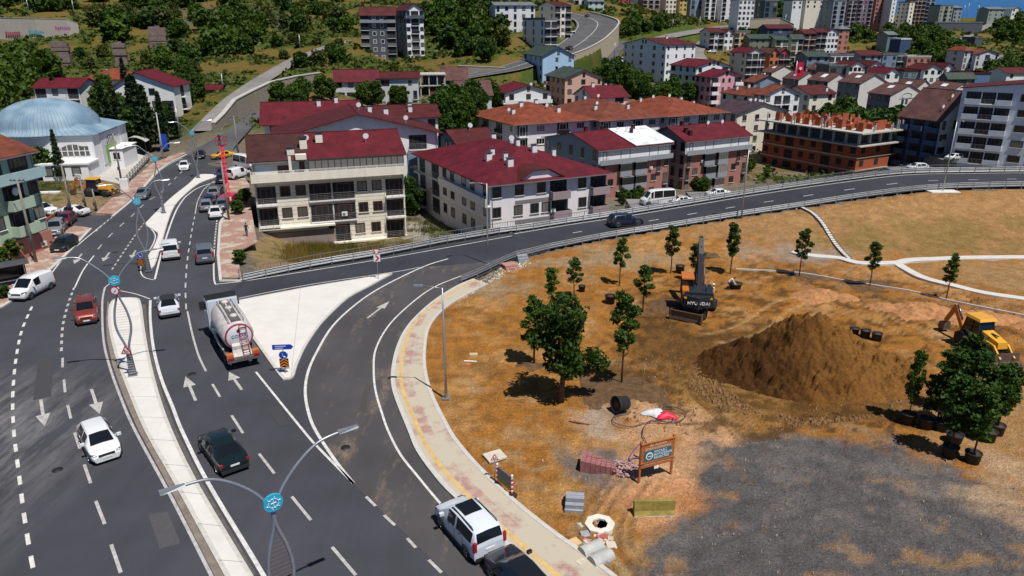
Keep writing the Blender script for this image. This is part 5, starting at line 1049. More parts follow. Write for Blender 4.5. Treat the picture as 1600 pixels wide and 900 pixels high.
m = MB(); m.box(wr+.003, 6.0, -.5, wr+2.4, 13.5, 3.2, 0); m.box(wr+.003, 5.8, 3.6, wr+2.6, 13.7, 3.45, 1); m.build('side_annex', [WHITE, TRIM], mroot)
for y in (1.3,): 
    put('window', el('w', FRW, WHITE, False)[0][1], mroot, (wr+y, 6.0, .6), (0,0,0))
# ---- retaining walls and old masonry
def wallrun(name, label, pts, m, th=.8, cat='wall', cap=None):
    """pts: (x,y,zlow,zhigh)"""
    root = empty(name, (pts[0][0], pts[0][1], pts[0][2]), 0, label, cat); o = Vector((pts[0][0], pts[0][1], pts[0][2])); mb = MB(); cpm = MB()
    for p, q in zip(pts, pts[1:]):
        d = Vector((q[0]-p[0], q[1]-p[1])); d.normalize(); n = Vector((-d.y, d.x))*th
        b = [(p[0],p[1],p[2]),(q[0],q[1],q[2]),(q[0]+n.x,q[1]+n.y,q[2]),(p[0]+n.x,p[1]+n.y,p[2]),(p[0],p[1],p[3]),(q[0],q[1],q[3]),(q[0]+n.x,q[1]+n.y,q[3]),(p[0]+n.x,p[1]+n.y,p[3])]
        b = [tuple(Vector(v)-o) for v in b]; mb.add(b, [(0,3,2,1),(4,5,6,7),(0,1,5,4),(1,2,6,5),(2,3,7,6),(3,0,4,7)])
        if cap: cpm.bar(Vector((b[4])) + Vector((n.x/2, n.y/2, .1)), Vector(b[5])+Vector((n.x/2, n.y/2, .1)), th+.25, .2)
    mb.build('masonry' if cap else 'wall_face', m, root)
    if cap: cpm.build('coping', CONC, root)
    return root
def wp(lst): return [(PY(x, yb, Y).x, Y, PY(x, yb, Y).z-1.5, PY(x, yt, Y).z) for x, yt, yb, Y in lst]
wallrun('retaining_wall', 'long curving stone retaining wall under the hill lane', wp([(336,193,196,160),(352,178,186,165),(372,156,180,172),(400,142,178,180),(430,128,170,188),(470,119,162,196),(505,114,155,204)]), STONE, cap=1)
wallrun('retaining_wall', 'pale concrete retaining wall with graffiti at the upper left', wp([(-90,26,56,332),(0,28,56,332),(60,29,57,332),(108,30,52,334),(124,36,50,336)]), wc('old_concrete', (.42,.38,.33)), cap=1)
c_, L_, R_ = RD['highway_bend']; sel = [q for q, p_ in zip(R_, c_) if proj(*p_[:3])[0] > 858]
wallrun('retaining_wall', 'tall buff retaining wall carrying the highway bend', [(q[0], q[1], q[2]-13, q[2]+.9) for q in sel], wc('buff_concrete', (.46,.38,.28)), th=.5, cap=1)
wallrun('retaining_wall', 'low grey stone wall left of the highway bend', wp([(716,103,122,262),(745,104,119,264),(790,106,118,268)]), STONE, cap=1)
wallrun('retaining_wall', 'stone base wall under the dark teal office block', wp([(1172,30,40,455),(1218,28,40,455),(1240,38,44,452)]), wc('buff_concrete', (.46,.38,.28)), cap=1)
groot = bpy.data.objects['retaining_wall.001']
for i, (x, y, c) in enumerate([(20,53,(.35,.08,.10)),(57,51,(.10,.35,.38)),(98,45,(.42,.14,.30))]):
    p = PY(x, y, 331.6)-groot.location; m = MB(); rr = random.Random(i)
    for k in range(7): m.box(p.x-3.2+k*.95, p.y-.05-k*.002, p.z-.8+rr.random()*.3, p.x-3.2+k*.95+.75, p.y, p.z+.6+rr.random()*.5)
    m.build('graffiti', mat('paint_%d' % i, c, .7, .3, .8), groot)
for lab, x, yt, yb, Y, w in (('tall ruined stone pier left of the other ruins', 102, 67, 112, 262, 5.4), ('ruined stone pier above the orange-roofed house', 193, 68, 112, 258, 4.2), ('squat ruined stone block among hillside trees', 249, 43, 72, 300, 6.5)):
    p = PY(x, yb, Y); t_ = PY(x, yt, Y).z-p.z; o = empty('stone_ruin', (p.x, p.y, p.z), R(20), lab, 'ruin'); m = MB(); rr = random.Random(int(x))
    k = 9
    for i in range(k): z0 = -2+(t_+2)*i/k; z1 = -2+(t_+2)*(i+1)/k; j = rr.random()*.35; m.box(-w/2+j-.2*(k-i)/k, -w/2.6+j, z0, w/2-rr.random()*.4, w/2.6, z1)
    m.build('masonry', OLDST, o)
    m = MB(); 
    for i in range(2): m.box(-w/2+.5+i*w/3, -.9, t_, -w/2+.5+i*w/3+w/(3+i), .6, t_+.2+rr.random()*.5)
    m.build('broken_top', OLDST, o)
# ================================================ VEHICLES
def paint(name, c, metal=.0, rough=.3):
    m = mat('paint_'+name, c, rough, 0, 1, metal, .5, 0, .5); return m
TYRE = mat('tyre_rubber', (.02,.02,.02), .85, .2, 8); RIM = mat('wheel_rim', (.42,.43,.45), .35, 0, 1, .8); CGL = mat('car_glass', (.008,.010,.013), .06, 0, 1, 0, .7); PLAST = mat('black_plastic', (.025,.025,.028), .6, 0); HEADL = mat('headlight_glass', (.10,.11,.13), .15, 0, 1, .3); TAILL = mat('taillight_red', (.35,.012,.012), .25, 0); PLATE = mat('licence_plate', (.75,.75,.75), .5, 0); CHROME = mat('chrome', (.5,.5,.52), .2, 0, 1, .9); INDIC = mat('indicator_orange', (.6,.2,.03), .4, 0)
# station rows: (x, belt z, roof z, half width, half roof width, kind of the segment up to the next station)
KIND = {
 'sedan': (4.6, 1.8, [(-2.3,.70,.70,.74,.66,'h'),(-2.22,.96,.97,.84,.76,'h'),(-1.72,1.0,1.02,.89,.74,'R'),(-1.0,.98,1.40,.90,.60,'P'),(-.88,.97,1.42,.90,.61,'C'),(-.12,.95,1.45,.90,.62,'P'),(-.02,.94,1.45,.90,.62,'C'),(.55,.93,1.38,.90,.60,'W'),(1.22,.94,.97,.89,.72,'h'),(1.9,.84,.86,.86,.74,'h'),(2.2,.70,.72,.80,.70,'h'),(2.3,.52,.54,.72,.62,'')]),
 'hatch': (4.2, 1.78, [(-2.1,.78,.80,.76,.68,'h'),(-2.04,1.0,1.02,.84,.74,'R'),(-1.55,1.02,1.42,.88,.60,'P'),(-1.4,1.01,1.45,.89,.61,'C'),(-.3,.97,1.49,.89,.63,'P'),(-.2,.96,1.49,.89,.63,'C'),(.5,.94,1.43,.89,.61,'W'),(1.2,.96,.99,.88,.74,'h'),(1.75,.86,.88,.85,.74,'h'),(2.02,.70,.72,.78,.68,'h'),(2.1,.52,.54,.70,.60,'')]),
 'suv': (4.5, 1.86, [(-2.25,.85,.88,.80,.72,'h'),(-2.2,1.12,1.14,.88,.80,'R'),(-1.85,1.14,1.60,.91,.66,'P'),(-1.7,1.13,1.64,.92,.68,'C'),(-.45,1.08,1.68,.92,.70,'P'),(-.33,1.07,1.68,.92,.70,'C'),(.45,1.05,1.62,.92,.68,'W'),(1.1,1.07,1.10,.91,.78,'h'),(1.85,.98,1.0,.88,.78,'h'),(2.15,.82,.84,.82,.72,'h'),(2.25,.6,.62,.76,.66,'')]),
 'combi': (4.4, 1.86, [(-2.2,.95,1.0,.84,.78,'h'),(-2.17,1.22,1.24,.91,.82,'R'),(-2.0,1.24,1.72,.92,.76,'P'),(-1.86,1.22,1.79,.93,.76,'C'),(-.35,1.14,1.84,.93,.77,'P'),(-.2,1.13,1.84,.93,.77,'C'),(.55,1.09,1.76,.93,.75,'W'),(1.35,1.12,1.15,.91,.78,'h'),(1.9,1.0,1.03,.88,.76,'h'),(2.12,.82,.84,.82,.70,'h'),(2.2,.58,.6,.76,.66,'')]),
 'van': (4.5, 1.84, [(-2.25,.95,1.0,.86,.80,'h'),(-2.22,1.18,1.20,.90,.84,'R'),(-2.12,1.2,1.78,.92,.80,'p'),(-.35,1.14,1.90,.92,.80,'p'),(-.2,1.13,1.90,.92,.80,'C'),(.6,1.08,1.80,.92,.77,'W'),(1.4,1.1,1.13,.9,.76,'h'),(1.95,.96,.98,.87,.74,'h'),(2.18,.8,.82,.82,.7,'h'),(2.25,.56,.58,.76,.66,'')]),
 'minibus': (6.2, 2.0, [(-3.1,1.2,1.3,.94,.9,'h'),(-3.06,1.5,1.52,.98,.92,'R'),(-2.95,1.5,2.45,1.0,.86,'P'),(-2.8,1.45,2.62,1.0,.86,'C'),(-.6,1.4,2.66,1.0,.88,'P'),(-.5,1.4,2.66,1.0,.88,'C'),(1.1,1.35,2.6,1.0,.86,'P'),(1.25,1.32,2.56,1.0,.86,'C'),(1.7,1.3,2.3,1.0,.84,'W'),(2.35,1.3,1.34,.97,.84,'h'),(2.9,1.05,1.08,.94,.8,'h'),(3.05,.8,.82,.9,.78,'h'),(3.1,.55,.58,.84,.72,'')]),
}
CARP = {}
def car(label, rear, front, kind, col, z=0.0, cat='car', group='vehicles on the roads', wheel=None, rails=False, sunroof=False, darkroof=None, pos=None, name=None, opn=False):
    if pos is None: a = P(*rear, z); b = P(*front, z)
    else: a, b = pos
    c = (a+b)/2; L, Wd, st = KIND[kind]
    root = empty(name or {'van': 'delivery_van', 'minibus': 'minibus', 'combi': 'family_van', 'suv': 'suv'}.get(kind, 'car'), (c.x, c.y, c.z+(.02 if z == 0 and pos is None else .02)), math.atan2(b.y-a.y, b.x-a.x), label, cat, group)
    key = (kind, col.name, darkroof.name if darkroof else '')
    if key in CARP:
        src = CARP[key]
        for ch in src.children: copy_tree(ch, parent=root)
        return root
    zl = .24; K = []
    for (x, zb, zr, w, wr, s) in st:
        cab = zr-zb > .15
        K.append([(x, 0, zl), (x, w*.86, zl), (x, w*.99, zl+.16), (x, w, (zl+zb)/2+.12), (x, w*.985, zb-.03), (x, wr if cab else w*.9, zr-(.07 if cab else .0)), (x, wr*.88, zr), (x, 0, zr+(.03 if cab else .035))])
    bm = {'body': MB(), 'windscreen': MB(), 'rear_window': MB(), 'side_window': MB(), 'sw2': MB(), 'roof': MB()}
    n = len(st); H = len(K[0])
    def add(t, q): bm[t].add(q, [(0, 1, 2, 3)], 0, True)
    for i in range(n-1):
        s = st[i][5]
        for k in range(H-1):
            q = [K[i][k], K[i+1][k], K[i+1][k+1], K[i][k+1]]; ql = [(x, -y, z_) for x, y, z_ in [q[3], q[2], q[1], q[0]]]
            tl = t = 'body'
            if s == 'C' and k == 4: t, tl = 'side_window', 'sw2'
            if s == 'W' and k >= 6: t = tl = 'windscreen'
            if s == 'R' and k >= 6: t = tl = 'rear_window'
            if s in 'CPp' and k >= 5 and darkroof: t = tl = 'roof'
            q = q[::-1]; ql = ql[::-1]; add(t, q[::-1] if False else q); add(tl, ql)
    for e, i in ((1, 0), (0, n-1)):
        ring = [K[i][k] for k in range(H)]+[(K[i][k][0], -K[i][k][1], K[i][k][2]) for k in range(H-2, 0, -1)]
        bm['body'].add(ring, [tuple(range(len(ring))) if e else tuple(range(len(ring)))[::-1]], 0)
    # merge body seams so that shading runs over the panels
    b_ = bmesh.new(); me_ = bm['body'].mesh('body', col); b_.from_mesh(me_); bmesh.ops.remove_doubles(b_, verts=b_.verts, dist=.0005); bmesh.ops.recalc_face_normals(b_, faces=b_.faces)
    for e in b_.edges:
        if len(e.link_faces) == 2 and e.calc_face_angle(0) > R(38): e.smooth = False
    b_.to_mesh(me_); b_.free()
    body = put('body', me_, root)
    def fin(t, nm, m):
        if bm[t].f:
            me2 = bm[t].mesh(nm, m); b2 = bmesh.new(); b2.from_mesh(me2); bmesh.ops.remove_doubles(b2, verts=b2.verts, dist=.0005); bmesh.ops.recalc_face_normals(b2, faces=b2.faces); b2.to_mesh(me2); b2.free(); put(nm, me2, root)
    fin('windscreen', 'windscreen', CGL); fin('rear_window', 'rear_window', CGL); fin('side_window', 'side_window', CGL); fin('sw2', 'side_window', CGL)
    if darkroof: fin('roof', 'roof', darkroof)
    r = wheel or {'suv': .36, 'combi': .34, 'van': .33, 'minibus': .36}.get(kind, .32); w = st[len(st)//2][3]
    xf = L/2-.85 if kind != 'minibus' else 2.15; xr = -(L/2-.82) if kind != 'minibus' else -1.95
    tm = ('tyre', r)
    if tm not in CARP:
        m = MB(); m.lathe([(r*.62,-.1),(r*.97,-.1),(r,-.06),(r,.06),(r*.97,.1),(r*.62,.1)], 20, axis='y'); t_ = m.mesh('tyre', TYRE)
        m = MB(); m.lathe([(r*.62,-.07),(r*.64,.07),(r*.2,.10),(.0001,.09)], 20, axis='y')
        for i in range(5): a0 = i*2*math.pi/5; m.bar((r*.1*math.cos(a0),.08,r*.1*math.sin(a0)),(r*.6*math.cos(a0),.085,r*.6*math.sin(a0)),.07,.03, 1)
        m2 = m.mesh('rim', [PLAST, RIM]); ar = MB(); ar.lathe([(.0001,0),(r+.075,0),(r+.075,.02),(.0001,.02)], 22, axis='y'); CARP[tm] = (t_, m2, ar.mesh('wheel_arch', PLAST))
    t_, m2, ar = CARP[tm]
    for x in (xf, xr):
        for sy in (1, -1):
            put('wheel_arch', ar, root, (x, sy*(w-.012) if sy > 0 else -w+.012, r+.03), (0, 0, 0 if sy > 0 else math.pi))
            wh = put('wheel', t_, root, (x, sy*(w-.075), r)); rm = put('rim', m2, wh); 
            if sy < 0: rm.rotation_euler = (0, 0, math.pi)
    zb = st[-3][1]; fx = L/2; wf = st[-3][3]
    lh = {'minibus': .28, 'van': .24, 'combi': .22}.get(kind, .15)
    for sy in (1, -1):
        m = MB(); z0 = zb-.20; m.add([(fx-.34, sy*(wf+.035), z0+lh*.9), (fx-.34, sy*(wf+.035), z0+.02), (fx-.05, sy*(wf-.12), z0-.01), (fx-.04, sy*(wf-.32), z0), (fx-.10, sy*(wf-.34), z0+lh*.6), (fx-.14, sy*(wf-.1), z0+lh*.85)], [(0,1,2,5) if sy < 0 else (5,2,1,0), (2,3,4,5) if sy < 0 else (5,4,3,2)]); m.build('headlight', HEADL, root)
        m = MB(); rz = st[1][1]; rw = st[1][3]; hh = .55 if kind in ('combi', 'van', 'minibus') else .2
        m.box(-L/2-.015, sy*(rw-.16) if sy > 0 else -rw-.02, rz-.12-hh*.45, -L/2+.12, sy*(rw-.16)+.18 if sy > 0 else -rw+.16, rz-.12+hh*.5 if hh > .3 else rz-.06); m.build('taillight', TAILL, root)
        m = MB(); mx = st[[q[5] for q in st].index('W')][0]+.35; mz = st[[q[5] for q in st].index('W')][1]+.06; m.box(mx-.09, sy*w if sy > 0 else -w-.24, mz, mx+.06, sy*w+.24 if sy > 0 else -w, mz+.16); m.build('side_mirror', col if kind != 'minibus' else PLAST, root)
    m = MB(); m.box(fx-.06, -.45, zb-.30, fx+.005, .45, zb-.16); m.build('grille', PLAST, root)
    m = MB(); m.box(fx-.02, -.26, .42, fx+.02, .26, .53); m.build('licence_plate', PLATE, root)
    m = MB(); m.box(-L/2-.02, -.26, .62 if kind not in ('combi',) else .74, -L/2+.02, .26, .73 if kind != 'combi' else .85); m.build('licence_plate', PLATE, root)
    MB().box(-L/2-.03, -w+.1, .26, -L/2+.2, w-.1, .46).build('bumper', PLAST, root)
    if kind in ('combi','suv','van','minibus'): MB().box(fx-.16, -w+.16, .24, fx+.02, w-.16, .40).build('bumper', PLAST, root)
    for nm_, ok in (('side_sill', True),):
        for sy in (1, -1): m = MB(); m.box(xr+.4, sy*w-.03, .24, xf-.4, sy*w+.005, .36); m.build(nm_, PLAST, root)
    for sy in (1, -1):
        m = MB(); ci = [q[5] for q in st].index('C'); 
        for dx in (-.75, .35):
            m2_ = MB(); m2_.box(dx-.1, sy*(w+.005)-.015, st[ci][1]-.17, dx+.1, sy*(w+.005)+.015, st[ci][1]-.13); m2_.build('door_handle', PLAST if kind == 'combi' else col, root)
    if kind in ('sedan', 'hatch', 'suv', 'combi'):
        for sy in (1, -1):   # shut lines between the doors
            m = MB(); m.box(-.24, sy*(w+.003)-.004, .40, -.225, sy*(w+.003)+.004, st[4][1]-.06); m.box(-1.05, sy*(w+.003)-.004, .62, -1.035, sy*(w+.003)+.004, st[4][1]-.06); m.build('door_gap', PLAST, root)
    zr = max(q[2] for q in st)
    if sunroof: m = MB(); m.box(-.62, -.5, zr-.01, .42, .5, zr+.036); m.build('sunroof', CGL, root)
    if rails:
        for sy in (1, -1): m = MB(); m.tube([(-1.75, sy*.68, zr-.06), (-1.6, sy*.68, zr+.05), (.3, sy*.66, zr+.04), (.45, sy*.66, zr-.08)], .028, 6); m.build('roof_rail', PLAST, root)
    CARP[key] = root if not (rails or sunroof) else CARP.get(key, root)
    return root
PWH = paint('white', (.70,.71,.73)); PBK = paint('black', (.010,.011,.014)); PNV = paint('dark_blue', (.015,.022,.045)); PSV = paint('silver', (.32,.34,.37), .5, .35); PGY = paint('grey', (.20,.22,.26), .5, .35); PRD = paint('brick_red', (.23,.045,.03), .3, .35); PMR = paint('maroon', (.14,.012,.02)); PW2 = paint('cool_white', (.62,.66,.74)); PBG = paint('black_green', (.006,.014,.014)); PYL = paint('yellow', (.62,.32,.02))
car('white hatchback driving towards the camera in the left carriageway', (147,682), (169,722), 'hatch', PWH, darkroof=None)
car('black sedan with green rear window driving away beside the median', (367,738), (334,693), 'sedan', PBG)
car('brick red off-road car driving towards the camera', (137,480), (137,513), 'suv', PRD)
car('white delivery van turning at the left kerb', (73,449), (30,471), 'van', PWH)
car('white sedan with dark roof heading away between the lane lines', (267,499), (263,472), 'sedan', PW2, darkroof=PLAST)
car('white panel van seen from behind, left of the grey people carrier', (269,413), (267,387), 'van', PWH, name='panel_van')
car('grey people carrier seen from behind beside the right pavement', (322,419), (320,393), 'combi', PGY)
car('white family van with glass roof and roof rails by the curved kerb', (763,873), (703,806), 'combi', PW2, rails=True, sunroof=True)
car('black car cut off by the bottom edge behind the white family van', (850,960), (783,885), 'sedan', PBK)
car('black saloon pulling out beside the silver parked car at left', (113,381), (90,397), 'hatch', PBK)
car('silver estate car parked on the left forecourt', (98,352), (80,378), 'suv', PSV)
car('maroon car parked behind the silver estate', (113,343), (96,357), 'hatch', PMR)
car('white crossover parked beside the green block', (52,334), (82,337), 'suv', PWH)
car('white saloon standing in the side street mouth', (135,338), (93,336), 'sedan', PWH)
car('grey-blue saloon coming down past the tall lamp', (231,300), (217,318), 'sedan', PGY)
car('small white car coming downhill past the median tip', (290,258), (287,272), 'hatch', PWH)
car('dark car farthest up the left carriageway', (316,241), (311,253), 'hatch', PBK)
G2 = 'vehicles queuing by the red lifting boom'
car('white car at the tail of the roadside queue', (338,345), (337,331), 'sedan', PWH, group=G2)
car('silver car left of the white queue car', (323,334), (324,321), 'hatch', PSV, group=G2)
car('dark blue car between two silver queue cars', (327,325), (329,314), 'hatch', PNV, group=G2)
car('silver car ahead of the dark blue queue car', (334,312), (336,301), 'hatch', PSV, group=G2)
car('grey car at the kerb beneath the red boom', (348,331), (349,319), 'hatch', PGY, group=G2)
car('dark blue car beside the red boom mast', (346,290), (348,279), 'hatch', PNV, group=G2)
car('blue car ahead of the dark one near the median tip', (347,279), (350,270), 'hatch', PNV, group=G2)
car('white crew van parked across the kerb by the boom', (361,281), (385,275), 'van', PWH, group=G2, z=.1)
car('white minibus parked behind the crew van', (372,262), (402,268), 'minibus', PWH, group=G2, z=.1)
car('yellow taxi behind the red boom', (362,246), (336,249), 'sedan', PYL, group=G2)
def rc_at(px):
    best = min(range(len(rf)), key=lambda i: abs(proj(*[(a+b)/2 for a, b in zip(rf[i], rb[i])])[0]-px)); return best
i = rc_at(976); a0 = Vector([q*.62+w_*.38 for q, w_ in zip(rf[i-1], rb[i-1])]); b0 = Vector([q*.62+w_*.38 for q, w_ in zip(rf[i+1], rb[i+1])])
c0 = PY(976, 354, 1); t0 = P(957,355,.25); t1 = P(996,351,.3)
car('dark blue estate car climbing the slip road', None, None, 'suv', PNV, pos=(t0, t1))
G3 = 'vehicles parked behind the slip road'
for lab, kind, colr, px, Y, dz, ang in (('white high-roof minibus parked in front of the brick-clad blocks', 'minibus', PWH, 1027, 126, .6, 195), ('white saloon right of the high-roof minibus', 'sedan', PWH, 1064, 128, .5, 190), ('white car near the hedge behind the slip road rail', 'sedan', PWH, 1121, 133, .6, 190), ('white car half hidden by the rail below the brick shell', 'hatch', PWH, 1432, 150, .3, 190), ('white car parked at the corner of the striped-end block', 'hatch', PWH, 1490, 164, .2, 200), ('white van standing behind the striped-end block', 'van', PWH, 1497, 172, .2, 200)):
    for _ in range(1):
        X = XZ(px, Y, -2); zz = T1(X, Y); yy = {1027: 319, 1064: 319, 1121: 307, 1432: 266, 1490: 250, 1497: 241}[px]
        zt = PY(px, yy, Y).z; c = Vector((XZ(px, Y, zt), Y, zt)); d = Vector((math.cos(R(ang)), math.sin(R(ang)), 0)); car(lab, None, None, kind, colr, pos=(c-d, c+d), group=G3)
        # a hard standing under each parked vehicle row
hs = MB()
for px, Y, yy in ((1027,126,319),(1064,128,319),(1121,133,307),(1432,150,266),(1493,168,245)):
    zt = PY(px, yy, Y).z; c = Vector((XZ(px, Y, zt), Y, zt)); hs.prism([(c.x-5,c.y-3.5),(c.x+5,c.y-3.5),(c.x+5,c.y+4),(c.x-5,c.y+4)], zt-6, zt)
tag(hs.build('parking_area', M_OLD), kind='structure')
G4 = 'vehicles on the hill streets'
for lab, kind, colr, px, py, ang in (('long white van parked on the valley street', 'minibus', PWH, 965, 101, 120), ('white car behind the long van on the valley street', 'hatch', PWH, 978, 110, 120), ('dark car nearest the big grey block on the valley street', 'hatch', PNV, 988, 116, 120), ('white van parked inside the highway bend', 'minibus', PWH, 892, 60, 110), ('dark car high on the highway bend', 'sedan', PBK, 916, 25, 100), ('dark car low on the highway bend', 'hatch', PNV, 886, 76, 110), ('white coach parked on the upper hillside', 'minibus', PWH, 692, 41, 0), ('pale car crossing the avenue above the olive blocks', 'sedan', PWH, 1190, 27, 0), ('white car in the yard below the cream-fronted block', 'sedan', PWH, 1112, 84, 10), ('dark car on the ridge track', 'hatch', PBK, 1531, 46, 40)):
    p = hit(px, py, 90); d = Vector((math.cos(R(ang)), math.sin(R(ang)), 0)); p.z += .55 if 'track' in lab or 'bend' in lab or 'street' in lab else .3
    if lab.startswith('dark car') and 'bend' in lab: 
        c = RD['highway_bend'][0]; q = min(c, key=lambda s: (proj(*s[:3])[0]-px)**2+(proj(*s[:3])[1]-py)**2); p = Vector(q[:3])+Vector((0,0,.15))
    car(lab, None, None, kind, colr, pos=(p-d, p+d), group=G4)
# ---- text helper
def text(body, size, m, parent, loc, rot, name='lettering', ext=.004, align='CENTER', sx=1.0):
    cu = bpy.data.curves.new(name, 'FONT'); cu.body = body; cu.size = size; cu.extrude = ext; cu.align_x = align; cu.align_y = 'CENTER'; t = bpy.data.objects.new(name, cu); COL.objects.link(t)
    dg = bpy.context.evaluated_depsgraph_get(); me_ = bpy.data.meshes.new_from_object(t.evaluated_get(dg)); bpy.data.objects.remove(t); me_.name = name; me_.materials.clear(); me_.materials.append(m)
    o = put(name, me_, parent, loc, rot); o.scale = (sx, 1, 1); return o
LW = mat('lettering_white', (.8,.8,.8), .5, 0); LB = mat('lettering_blue', (.03,.06,.25), .5, 0)
# ---- tanker lorry
a = P(384,577); b = P(336,495); d = (b-a).normalized(); c = a+d*4.5
root = empty('tanker_lorry', c+Vector((0,0,.03)), math.atan2(d.y, d.x), 'white cement tanker lorry with ladder and round rear plate', 'lorry', 'vehicles on the roads')
TW = mat('tank_white', (.50,.47,.45), .55, .35, 1.2); CAB = paint('cab_white', (.55,.60,.68)); CH = mat('chassis_grey', (.10,.09,.09), .7, .2, 3); ORR = mat('mudguard_orange', (.42,.14,.04), .6, .25, 3); RDL = mat('rim_red', (.30,.03,.05), .5, .1)
m = MB(); m.box(-4.4,-.45,.75,4.4,.45,1.0); m.box(-4.5,-1.2,.7,-4.2,1.2,.95); m.box(-2.3,-1.2,.9,3.0,-1.05,1.0); m.box(-2.3,1.05,.9,3.0,1.2,1.0); m.build('chassis', CH, root)
m = MB(); v = [(2.45,0),(4.45,0),(4.55,.9),(4.42,1.55),(4.1,2.5),(3.8,2.72),(2.45,2.75)]
for y0 in (1,):
    L_ = [(x,-1.22,z+.75) for x, z in v]; R2 = [(x,1.22,z+.75) for x, z in v]; k = len(v); m.add(L_+R2, [tuple(range(k)), tuple(range(2*k-1, k-1, -1))]+[(i_, k+i_, k+(i_+1) % k, (i_+1) % k) for i_ in range(k)])
cab = m.build('cab', CAB, root); bb = bmesh.new(); bb.from_mesh(cab.data); bmesh.ops.bevel(bb, geom=bb.edges[:], offset=.09, segments=2, affect='EDGES'); bmesh.ops.recalc_face_normals(bb, faces=bb.faces); bb.to_mesh(cab.data); bb.free()
m = MB(); m.add([(4.45,-1.1,2.35),(4.45,1.1,2.35),(4.16,1.05,3.2),(4.16,-1.05,3.2)], [(0,1,2,3)]); 
for vv in range(4): x, y, z = m.v[vv]; m.v[vv] = (x+.03, y, z)
m.build('windscreen', CGL, root)
for sy in (1, -1):
    m = MB(); m.box(3.2, sy*1.225-.01, 2.25, 4.1, sy*1.225+.01, 3.0); m.build('side_window', CGL, root)
    m = MB(); m.box(4.1, min(sy*1.25, sy*1.6), 2.2, 4.25, max(sy*1.25, sy*1.6), 2.95); m.build('side_mirror', PLAST, root)
m = MB(); m.add([(3.9,-1.2,3.55),(3.9,1.2,3.55),(2.6,1.15,4.0),(2.6,-1.15,4.0),(3.9,-1.2,3.46),(3.9,1.2,3.46),(2.6,1.15,3.46),(2.6,-1.15,3.46)], [(0,1,2,3),(4,0,3,7),(5,6,2,1),(7,3,2,6)]); m.build('wind_deflector', PLAST, root)
m = MB(); pr = [(.001,-3.55),(.55,-3.5),(1.0,-3.38),(1.16,-3.2),(1.24,-1.0),(1.24,.9),(1.1,1.9),(.6,2.3),(.001,2.36)]; m.lathe(pr, 28, (0,0,2.35), axis='x')
tk = m.build('tank', TW, root)
m = MB(); m.lathe([(.95,-3.57),(.99,-3.60),(1.02,-3.56),(1.02,-3.40)], 28, (0,0,2.35), axis='x'); m.build('rear_ring', RDL, tk)
m = MB(); m.lathe([(.001,-3.60),(.90,-3.585),(.95,-3.55)], 28, (0,0,2.35), axis='x'); rp = m.build('rear_plate', mat('plate_white', (.60,.60,.63), .4, .05), tk)
text('ÇORAK', .34, LB, rp, (-3.615,0,2.42), (R(90),0,R(-90))); 
m = MB(); m.lathe([(.12,-3.62),(.15,-3.62)], 16, (0,0,2.85), axis='x'); m.build('emblem', RDL, rp)
m = MB(); m.box(-3.9,-.62,.98,-3.5,.62,1.75); m.add([(-4.2,-.7,1.0),(-4.2,.7,1.0),(-3.6,.62,1.9),(-3.6,-.62,1.9)], [(3,2,1,0)]); m.build('rear_panel', TW, root)
m = MB()
for y in (-.05, .45): m.bar((-4.28,y-.5,1.0),(-3.72,y-.5,3.35),.05)
for i_ in range(8): f = i_/7; m.bar((-4.28+.56*f,-.55,1.1+2.2*f),(-4.28+.56*f,-.05,1.1+2.2*f),.04)
m.build('ladder', RDL, root)
m = MB()
for sy in (.55, -.55): m.bar((-3.2,sy,3.62),(1.7,sy,3.62),.045); 
for x in (-3.2,-1.6,0,1.7): m.bar((x,.55,3.62),(x,.5,3.4),.04); m.bar((x,-.55,3.62),(x,-.5,3.4),.04)
m.box(-3.2,-.35,3.52,1.8,.35,3.585); m.build('walkway', CH, root)
for x in (-2.2,-.3,1.2): m = MB(); m.lathe([(.28,3.5),(.28,3.68),(.2,3.74),(.001,3.76)], 14, (x,0,0)); m.build('hatch', TW, tk)
for x in (3.4, 1.0, -1.7, -3.0):
    for sy in (1, -1):
        m = MB(); m.lathe([(.3,-.17),(.5,-.17),(.52,-.1),(.52,.1),(.5,.17),(.3,.17)], 20, axis='y'); wh = m.build('wheel', TYRE, root, (x, sy*1.03, .52)); m = MB(); m.lathe([(.3,-.1),(.3,.1),(.12,.14),(.001,.14)], 16, axis='y'); m.build('rim', CH, wh)
for sy in (1, -1):
    m = MB(); m.box(-3.7,sy*1.04-.17,1.08,-1.0,sy*1.04+.17,1.14); m.box(-4.35,sy*.95-.25,.95,-3.85,sy*.95+.25,1.3, 1); m.build('mudguard', [CH, ORR], root)
    m = MB(); m.box(-4.54, sy*.95-.22, .98, -4.49, sy*.95+.22, 1.12); m.build('taillight', TAILL, root)
    m = MB(); m.lathe([(.001,-.65),(.28,-.62),(.3,-.5),(.3,.5),(.28,.62),(.001,.65)], 14, (1.95-.0, sy*.9, .95), axis='x'); m.build('fuel_tank', CHROME if sy > 0 else CH, root)
m = MB(); m.tube([(-2.9,1.15,1.3),(-1.5,1.22,1.25),(.3,1.2,1.35)], .09, 8); m.build('hose', TW, root)
